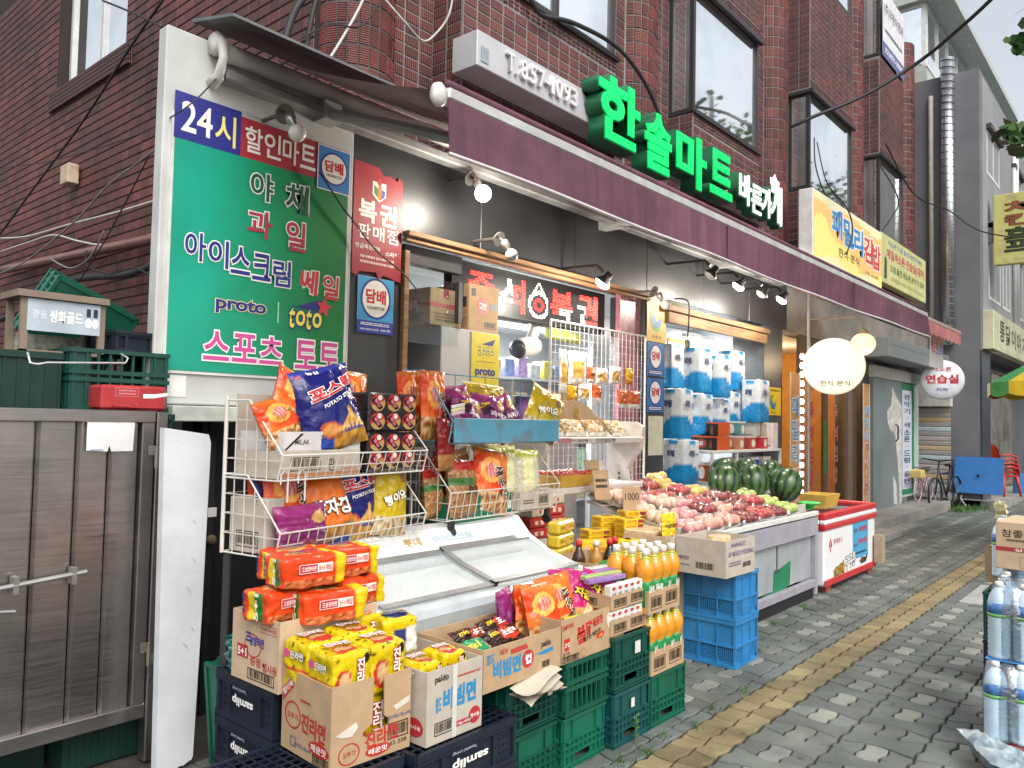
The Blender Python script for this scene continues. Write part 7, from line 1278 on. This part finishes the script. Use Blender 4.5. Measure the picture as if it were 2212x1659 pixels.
GB = [(8.08, 3.90, .30, .33, 1.302, .155, '#1c1412', 'lower black and orange jujube drink gift box'), (8.16, 3.93, .28, .33, 1.46, .155, '#1c1412', 'upper black and orange jujube drink gift box'), (8.62, 3.90, .16, .22, 1.302, .155, '#b87a5a', 'tan bottle gift box beside the black ones'), (8.95, 3.90, .17, .22, 1.302, .155, '#a84a40', 'red bottle gift box in the middle of the shelf'), (9.30, 3.90, .17, .22, 1.302, .155, '#b83038', 'bright red ginseng gift box on the shelf'), (8.80, 3.96, .14, .2, 1.46, .17, '#5a8a90', 'teal gift box on the upper layer'), (9.16, 3.93, .14, .2, 1.46, .155, '#d0d0cc', 'white bottle gift box on the upper layer'), (9.36, 3.93, .14, .2, 1.46, .155, '#c8c0a0', 'cream gift box next to the white one'), (9.56, 3.87, .15, .13, 1.302, .32, '#d0c4c4', 'tall white gift box with red fruit at the right end'), (7.95, 3.90, .22, .2, .962, .2, '#c05a1c', 'orange gift box on the lower shelf'), (8.28, 3.90, .24, .2, .962, .22, '#1c1816', 'dark gift box on the lower shelf'), (8.62, 3.90, .22, .2, .962, .24, '#7a1c30', 'maroon gift box on the lower shelf'), (8.95, 3.90, .26, .2, .962, .24, '#2448a0', 'blue gift box on the lower shelf'), (9.32, 3.90, .24, .2, .962, .24, '#b8b4b4', 'pale gift box with a red lid on the lower shelf')]
for x, y, w, d, z, h, c, lb in GB:
    t = thing('gift_box', lb, 'gift box', (x+w/2, y+d/2, z), rnd.uniform(-4, 4)); p = MB(); p.cbox(-w/2, w/2, -d/2, d/2, 0, h, .004); p.build('box_body', mat(c, .4, var=.12), t); FF = faces(t, w, d, h); bl = c == '#1c1412'
    for f in FF[:2]: f.rect(.0, 1, .88, 1.0, '#c8501c' if bl else '#d8ccc0', off=.001)
    f = FF[1]; f.ell(.42, .46, .2, .34, '#8a3020' if bl else '#e0d4c4', off=.0015)
    if bl: FF[0].rect(0, 1, 0, .88, '#c0501c', off=.001); f.t('대추', .42, .46, .14, .36, WI, off=.003); f.poly([(.72, .1), (.82, .1), (.82, .45), (.79, .75), (.75, .75), (.72, .45)], '#6a3a2a', off=.002)
    else: f.lines(.2, .8, .06, .14, 1, '#4a3a34'); FF[0].ell(.5, .45, .3, .3, '#e0d4c4', off=.0015)
# grid behind the toilet paper
p = MB()
for i in range(13): p.tube([(9.1+.04*i, 4.18, .9), (9.1+.04*i, 4.18, 2.0)], .0025, 4)
for j in range(18): p.tube([(9.1, 4.184, .9+.062*j), (9.56, 4.184, .9+.062*j)], .0025, 4)
tag(p.build('wire_grid', mat((.15, .15, .15), .5)), 'dark wire grid behind the gift boxes near the third pillar', 'rack')
t = thing('wall_poster', 'yellow poster with green figure high on the wall behind the toilet paper', 'poster', (8.75, 4.9, 2.22)); p = MB(); p.box(0, .42, 0, .005, 0, .45); p.build('sheet', mat('#b8942c', .5), t); F = Face(t, (0, 0, 0), PX, PZ, .42, .45); F.poly([(.35, .1), (.5, .55), (.4, .85), (.55, .75), (.68, .85), (.6, .5), (.7, .1), (.52, .3)], '#3a6a4a')
p = MB(); p.box(7.1, 9.7, 4.92, 4.98, .1, 2.8); tag(p.build('partition_wall', WHT), 'white partition wall behind the toilet paper stack', 'wall', kind='structure')
# ================================================================ far pavement: bicycles, folding table, chairs, weeds
BK = mat((.015, .015, .017), .4); METL = mat((.4, .4, .42), .3, metal=.7)
def wheel(p, c, r, n, rt=.018, axis=None):
    c = V(c); a = V(axis).normalized(); u = a.orthogonal().normalized() if abs(a.z) > .9 else a.cross(PZ).normalized(); v = a.cross(u)
    p.tube([c+(u*math.cos(R(k*15))+v*math.sin(R(k*15)))*r for k in range(24)], rt, 6, closed=True)
    for k in range(n): q = R(k*360/n); p.tube([c, c+(u*math.cos(q)+v*math.sin(q))*r], .0025, 3, mi=1)
def bike(label, loc, rz, s, col, basket_col, tyre):
    t = thing('bicycle', label, 'bicycle', loc, rz); ax = (0, 1, 0); r = .32*s; fm_ = mat(col, .35)
    for x in (.52*s, -.52*s): p = MB(); wheel(p, (x, 0, r), r, 16, .02*s, ax); p.build('wheel', [tyre, METL], t, True)
    H, B, St, Sd = V((.34*s, 0, .78*s)), V((-.06*s, 0, .27*s)), V((-.2*s, 0, .72*s)), V((-.23*s, 0, .86*s)); p = MB()
    for a, b in ((H, B), (B, Sd), (H+V((0, 0, -.06*s)), St), (B, V((-.52*s, 0, r))), (St, V((-.52*s, 0, r))), (H+V((-.03*s, 0, .2*s)), V((.52*s, 0, r)))): p.tube([a, b], .017*s, 8)
    p.build('frame', fm_, t, True); p = MB(); p.tube([(.34*s, -.30*s, 1.0*s), (.33*s, -.12*s, .98*s), (.32*s, 0, .96*s), (.33*s, .12*s, .98*s), (.34*s, .30*s, 1.0*s)], .013*s, 8); p.build('handlebar', BK, t, True)
    p = MB(); p.cbox(-.36*s, -.10*s, -.07*s, .07*s, .85*s, .90*s, .02*s); p.build('saddle', BK, t)
    p = MB(); p.lathe([(.09*s, -.01), (.09*s, .01)], 16, M=Matrix.Translation((-.06*s, .05*s, .27*s))@Matrix.Rotation(R(90), 4, 'X')); p.tube([(-.06*s, -.1*s, .27*s), (.08*s, -.1*s, .2*s)], .01, 6); p.build('crank', METL, t)
    if basket_col: p = MB(); p.cbox(.38*s, .72*s, -.17*s, .17*s, .68*s, .92*s, .02); p.build('basket', mat(basket_col, .5), t)
    return t
bike('black bicycle parked beside the blue folding table', (17.15, 3.50, 0), 172, 1., (.015, .015, .017), None, BK)
bike('small pink bicycle with a yellow basket behind the black one', (16.75, 3.80, .19), 176, .66, (.45, .16, .24), (.55, .42, .14), mat((.5, .34, .4), .5))
t = thing('folding_table', 'blue folding table tipped on its side against the platform', 'table', (17.95, 3.08, .24), 0); p = MB(); pts = []
for cx, cz, a0 in ((.37, .31, 0), (-.37, .31, 90), (-.37, -.29, 180), (.37, -.29, 270)): pts += [(cx+.06*math.cos(R(a0+k*30)), cz+.06*math.sin(R(a0+k*30))) for k in range(4)]
p.prism(pts, (0, 0, .42), -PY, V((.16, 0, 1)), (.03, 0, 0)); p.build('tabletop', mat((.03, .17, .48), .4, var=.1), t); p = MB()
for y in (.30, -.30): p.tube([(.0, y, .02), (-.08, y, -.05), (-.15, y-.12, -.20)], .014, 6)
p.tube([(-.02, .32, -.06), (-.02, -.32, -.06)], .012, 6); p.build('leg_frame', mat((.6, .6, .6), .3, metal=.6), t); p = MB(); p.lathe([(.03, -.002), (.03, .004)], 12, M=Matrix.Translation((-.035+.0, 0, .42))@Matrix.Rotation(R(-90), 4, 'Y')); p.build('parasol_hole', mat((.01, .01, .02), .6), t)
def chair(label, loc, rz):
    t = thing('plastic_chair', label, 'chair', loc, rz, 'stacked red plastic chairs'); m_ = mat((.46, .045, .035), .35, var=.08); p = MB(); p.cbox(-.22, .22, -.22, .22, .42, .46, .02); p.build('seat', m_, t)
    p = MB(); p.grid(lambda a, b: (-.22+.44*a+.0, .21+.10*b-.05*math.sin(a*math.pi), .46+.40*b-.10*abs(2*a-1)**3*b), 10, 8); p.grid(lambda a, b: (-.22+.44*a, .225+.10*b-.05*math.sin(a*math.pi), .46+.40*b-.10*abs(2*a-1)**3*b), 10, 8, flip=True); p.build('backrest', m_, t, True)
    for sx in (-1, 1):
        p = MB(); p.tube([(sx*.21, .22, .62), (sx*.24, .0, .64), (sx*.23, -.2, .60), (sx*.22, -.21, .44)], .022, 6); p.build('armrest', m_, t, True)
        for sy in (-1, 1): p = MB(); p.tube([(sx*.19, sy*.19, .44), (sx*.24, sy*.25, 0)], [.04, .022], 6); p.build('leg', m_, t, True)
for i in range(4): chair(('lowest', 'second', 'third', 'top')[i]+' red plastic chair of the stack on the far platform', (20.0+.03*i, 2.98+.02*i, .15+.085*i), 60)
p = MB()
p.lathe([(.16, 0), (.13, .44), (0, .44)], 10, (21.2, 2.8, .15)); tag(p.build('blue_stool', mat((.04, .2, .5), .4)), 'blue plastic stool behind the red chairs', 'stool')
p = MB(); q = random.Random(11)
for i in range(900):
    x, y = q.uniform(16.9, 21.5), 0; y = 3.30-.11*(x-16.9)+q.gauss(0, .14); h = q.uniform(.03, .13); a = q.uniform(0, 6.3); w = .012; d = V((math.cos(a), math.sin(a), 0)); e = V((q.uniform(-.06, .06), q.uniform(-.06, .06), h)); b = V((x, y, 0)); p.add([b-d*w, b+d*w, b+e+d*w*.3], [(0, 1, 2)])
for i in range(300):   # tufts in the paving joints near the crates
    cx, cy = q.choice(((4.15, 2.02), (4.55, 2.02), (3.62, 2.03), (3.4, 1.98), (3.2, 2.02), (6.2, 2.5), (5.4, 2.3), (3.85, 1.97), (7.0, 2.55))); x, y = cx+q.gauss(0, .03), cy+q.gauss(0, .02); h = q.uniform(.01, .045); a = q.uniform(0, 6.3); w = .004; d = V((math.cos(a), math.sin(a), 0)); b = V((x, y, -.01)); p.add([b-d*w, b+d*w, b+V((q.uniform(-.02, .02), q.uniform(-.02, .02), h+.01))], [(0, 1, 2)])
o = tag(p.build('weeds', mat((.06, .15, .03), .7, var=.4, vs=3)), 'green weeds growing along the paving edge and joints', 'weeds', kind='stuff')
t = thing('weed_plant', 'small weed with upright leaves growing in front of the dark teal crate', 'plant', (3.44, 2.085, 0)); p = MB()
for i in range(14): a = i*2.4; z = .03+i*.008; d = V((math.cos(a), math.sin(a)*.5, .3)); b = V((0, 0, z)); e = b+d*.035; s = V((-d.y, d.x, 0)).normalized()*.007; p.add([b, b+d*.018+s, e, b+d*.018-s], [(0, 1, 2, 3)])
p.build('leaf', mat((.10, .20, .05), .6), t); p = MB(); p.tube([(0, 0, 0), (.004, 0, .14)], .003, 5); p.build('stem', mat((.10, .18, .05), .6), t)
# ================================================================ water packs and boxes at the right edge
WB = mat((.80, .88, .93), .08, alpha=.34, kind='film'); WC = mat((.50, .64, .76), .1, var=.12, coat=.3)
def wbottle_mesh():
    p = MB(); prof = [(.042, 0), (.046, .01)]
    for i in range(8): prof += [(.046, .02+i*.022), (.043, .031+i*.022)]
    prof += [(.046, .20), (.046, .235), (.036, .275), (.018, .30), (.014, .31)]; prof = [(a*1.13, b*1.12) for a, b in prof]; p.lathe(prof, 14)
    return p.mesh('bottle', WC, True)
WBM = wbottle_mesh(); p = MB(); p.lathe([(.0527, .215), (.0527, .268)], 14); WLM = p.mesh('bottle_label', mat((.06, .18, .42), .35, var=.5, vs=25), True); p = MB(); p.lathe([(.0530, .200), (.0530, .216)], 14); WLG = p.mesh('label_band', mat((.16, .42, .12), .35), True); p = MB(); p.lathe([(.018, .342), (.018, .368), (0, .37)], 12); WCM = p.mesh('cap', mat((.7, .72, .74), .4), True)
def wpack(label, loc, rz=0.):
    t = thing('water_pack', label, 'water pack', loc, rz, 'shrink wrapped water packs')
    for i in range(3):
        for j in range(2):
            b = link('bottle', WBM, t, None, Matrix.Translation(((i-1)*.106, (j-.5)*.106, 0))); link('bottle_label', WLM, b); link('label_band', WLG, b); link('cap', WCM, b)
    p = MB(); p.lathe([(.160, .0), (.166, .02), (.166, .25), (.14, .335), (.09, .372), (0, .374)], 20, sx=1.0, sy=.68); p.build('shrink_film', WB, t, True); txt(t, 'SamDaSoo', (-.1, -.152*.68+.012, .222), .07, .018, WI, off=.012); return t
cr = thing('red_crate', 'dark red plastic crate under the water packs at the pavement edge', 'crate', (4.63, .62, 0), 6); p = MB(); p.cbox(-.19, .24, -.15, .12, 0, .10, .01).cbox(-.205, .255, -.165, .135, 0, .02, .006); p.build('crate_body', mat((.20, .03, .028), .5, var=.15), cr)
wpack('lower water pack standing on the red crate', (4.60, .665, .102), 8)
p = MB(); p.cbox(4.50, 5.1, .50, .75, .470, .476, .003); tag(p.build('blue_sheet', mat((.06, .26, .60), .4)), 'thin blue sheet between the two water packs', 'sheet')
wpack('upper water pack on the blue sheet under the carton', (4.66, .645, .478), 2); wpack('second row water pack behind the upper one', (5.02, .67, .478), 6); wpack('water pack on the ground behind the red crate', (5.02, .68, .102), 3)
wpack('tall water pack farther along behind the printed carton', (6.0, .84, .66), 3)
t, F = carton('printed_carton', 'cardboard carton with a red band on top of the water packs', (5.10, .63, .86), .42, .24, .25, -3, CARDL()); f = F[1]; f.rect(0, 1, .38, .47, '#a8343c'); f.t('참좋은', .42, .76, .62, .16, '#3a342c', bold=.01); f.lines(.2, .8, .58, .66, 1, '#6a5a4a'); f.frame(.45, .95, .06, .28, '#6a5a4a', .002); f.t('실속형', .6, .425, .5, .06, WI, off=.003); f = F[0]; f.rect(0, 1, .38, .47, '#a8343c'); f.t('참좋은', .3, .76, .5, .16, '#3a342c', bold=.01)
for k in range(2): crate(('lower', 'upper')[k]+' dark green crate behind the water packs', (5.85, .80, k*.30), .40, .30, .295, GD if k else NV, 'bottle')
t, F = carton('small_carton', 'small brown carton behind the water packs', (6.1, .87, .60), .26, .24, .22, 0, CARD(), True); F[0].rect(0, 1, .3, .42, '#a8443c')
for i in range(3): bag('crumpled pale yellow paper bag, %s above the small carton' % ('lowest', 'middle', 'top')[i], .10, .10, .06, frame_at((6.3, .94, .83+i*.09), 40, 10), lambda u, v: (.6, .55, .32), name='paper_bag', cat='paper bag', nu=12, nv=14, crump=.03)
bag('clear crumpled plastic wrap lying on the paving at the right corner', .42, .30, .12, frame_at((4.42, .52, .02), 30, 72), lambda u, v: lerp((.16, .22, .26), (.36, .44, .47), .5+noise.noise(V((u*6, v*6, 1)))), name='plastic_wrap', cat='plastic wrap', crump=.03)
# parasol
t = thing('parasol', 'striped parasol in green yellow red and white at the street edge', 'parasol', (12.9, .80, 0)); n = 16; PCs = ['#d8d8d0', '#3f9a5a', '#d8c030', '#c03a34']
for k in range(n):
    a0, a1 = 2*math.pi*k/n, 2*math.pi*(k+1)/n; p = MB(); p.grid(lambda a, b, a0=a0, a1=a1: (1.28*b*math.cos(a0+(a1-a0)*a), 1.28*b*math.sin(a0+(a1-a0)*a), 2.85-.62*b**1.3-.03*math.sin(a*math.pi)*b), 4, 6); p.grid(lambda a, b, a0=a0, a1=a1: (1.28*math.cos(a0+(a1-a0)*a), 1.28*math.sin(a0+(a1-a0)*a), 2.23-.16*b-.04*math.sin(a*math.pi)*b), 4, 2); p.build('canopy_panel', mat(PCs[k % 4], .7, var=.08), t, True)
p = MB(); p.tube([(0, 0, 0), (0, 0, 2.9)], .022, 8); p.build('pole', METL, t); p = MB(); p.lathe([(.28, 0), (.26, .07), (.05, .12), (0, .12)], 16); p.build('base', mat((.3, .3, .3), .7), t)
# ================================================================ street tree and the building across the road
tt = thing('street_tree', 'street tree whose leafy twigs reach into the upper right sky', 'tree', (9.9, .1, 0)); p = MB(); p.tube([(0, 0, 0), (.03, .02, 1.5), (-.02, .05, 3.2), (.05, 0, 5.0), (.0, .1, 7.0)], [.16, .13, .11, .08, .03], 10)
tips = [(-.80, 1.04, 5.45), (-.4, .95, 5.9), (-1.55, .97, 4.32), (-1.0, 1.0, 4.42), (-.5, 1.0, 4.5)]; q = random.Random(4)
for i in range(26): a = q.uniform(0, 6.28); rr = q.uniform(.5, 1.5); tips.append((rr*math.cos(a)+.5, rr*math.sin(a)-1.2, q.uniform(4.2, 7.4)))
for x, y, z in tips: p.tube([(0, .03, z-1.2), (x*.5, y*.5, z-.35), (x, y, z)], [.035, .02, .006], 5)
p.build('trunk', mat((.12, .10, .08), .9, bump=.5, bs=30), tt, True); p = MB()
for i, (x, y, z) in enumerate(tips):
    k = 22 if i < 5 else 90; sp = .11 if i < 5 else .5
    for j in range(k):
        c = V((x+q.gauss(0, sp), y+q.gauss(0, sp*.6), z+q.gauss(0, sp*.45))); s = q.uniform(.05, .10); u = V((q.uniform(-1, 1), q.uniform(-1, 1), q.uniform(-.5, .5))).normalized(); v = u.orthogonal().normalized(); w = u.cross(v)
        v = v*math.cos(j)+w*math.sin(j); p.add([c-u*s, c-u*s*.3+v*s*.5, c+u*s*.4+v*s*.62, c+u*s, c+u*s*.4-v*s*.62, c-u*s*.3-v*s*.5], [(0, 1, 2, 3, 4, 5)])
p.build('crown', mat((.045, .12, .022), .5, var=.45, vs=3), tt)
ob = thing('opposite_building', 'pale office block across the road mirrored in the bay windows', 'building', (60, -19, 0)); p = MB(); p.box(-34, 50, -6, 0, 0, 25); p.build('wall', mat((.80, .80, .80), .8), ob); p = MB()
for j in range(7):
    for i in range(27): p.box(-33+i*3, -31.4+i*3, -.05, .02, 1.2+j*3.0, 2.9+j*3.0)
setk(p.build('window_band', mat((.12, .14, .16), .2), ob), 'stuff')

for lb, x in (('leafy street tree beyond the parasol, mirrored in the bay windows', 21.0), ('leafy street tree farthest along the kerb, mirrored in the bay windows', 29.0)): d_ = dup(tt, (x, -2.4, 0), 40, lb); d_.scale = (1.7, 1.7, 1.6)
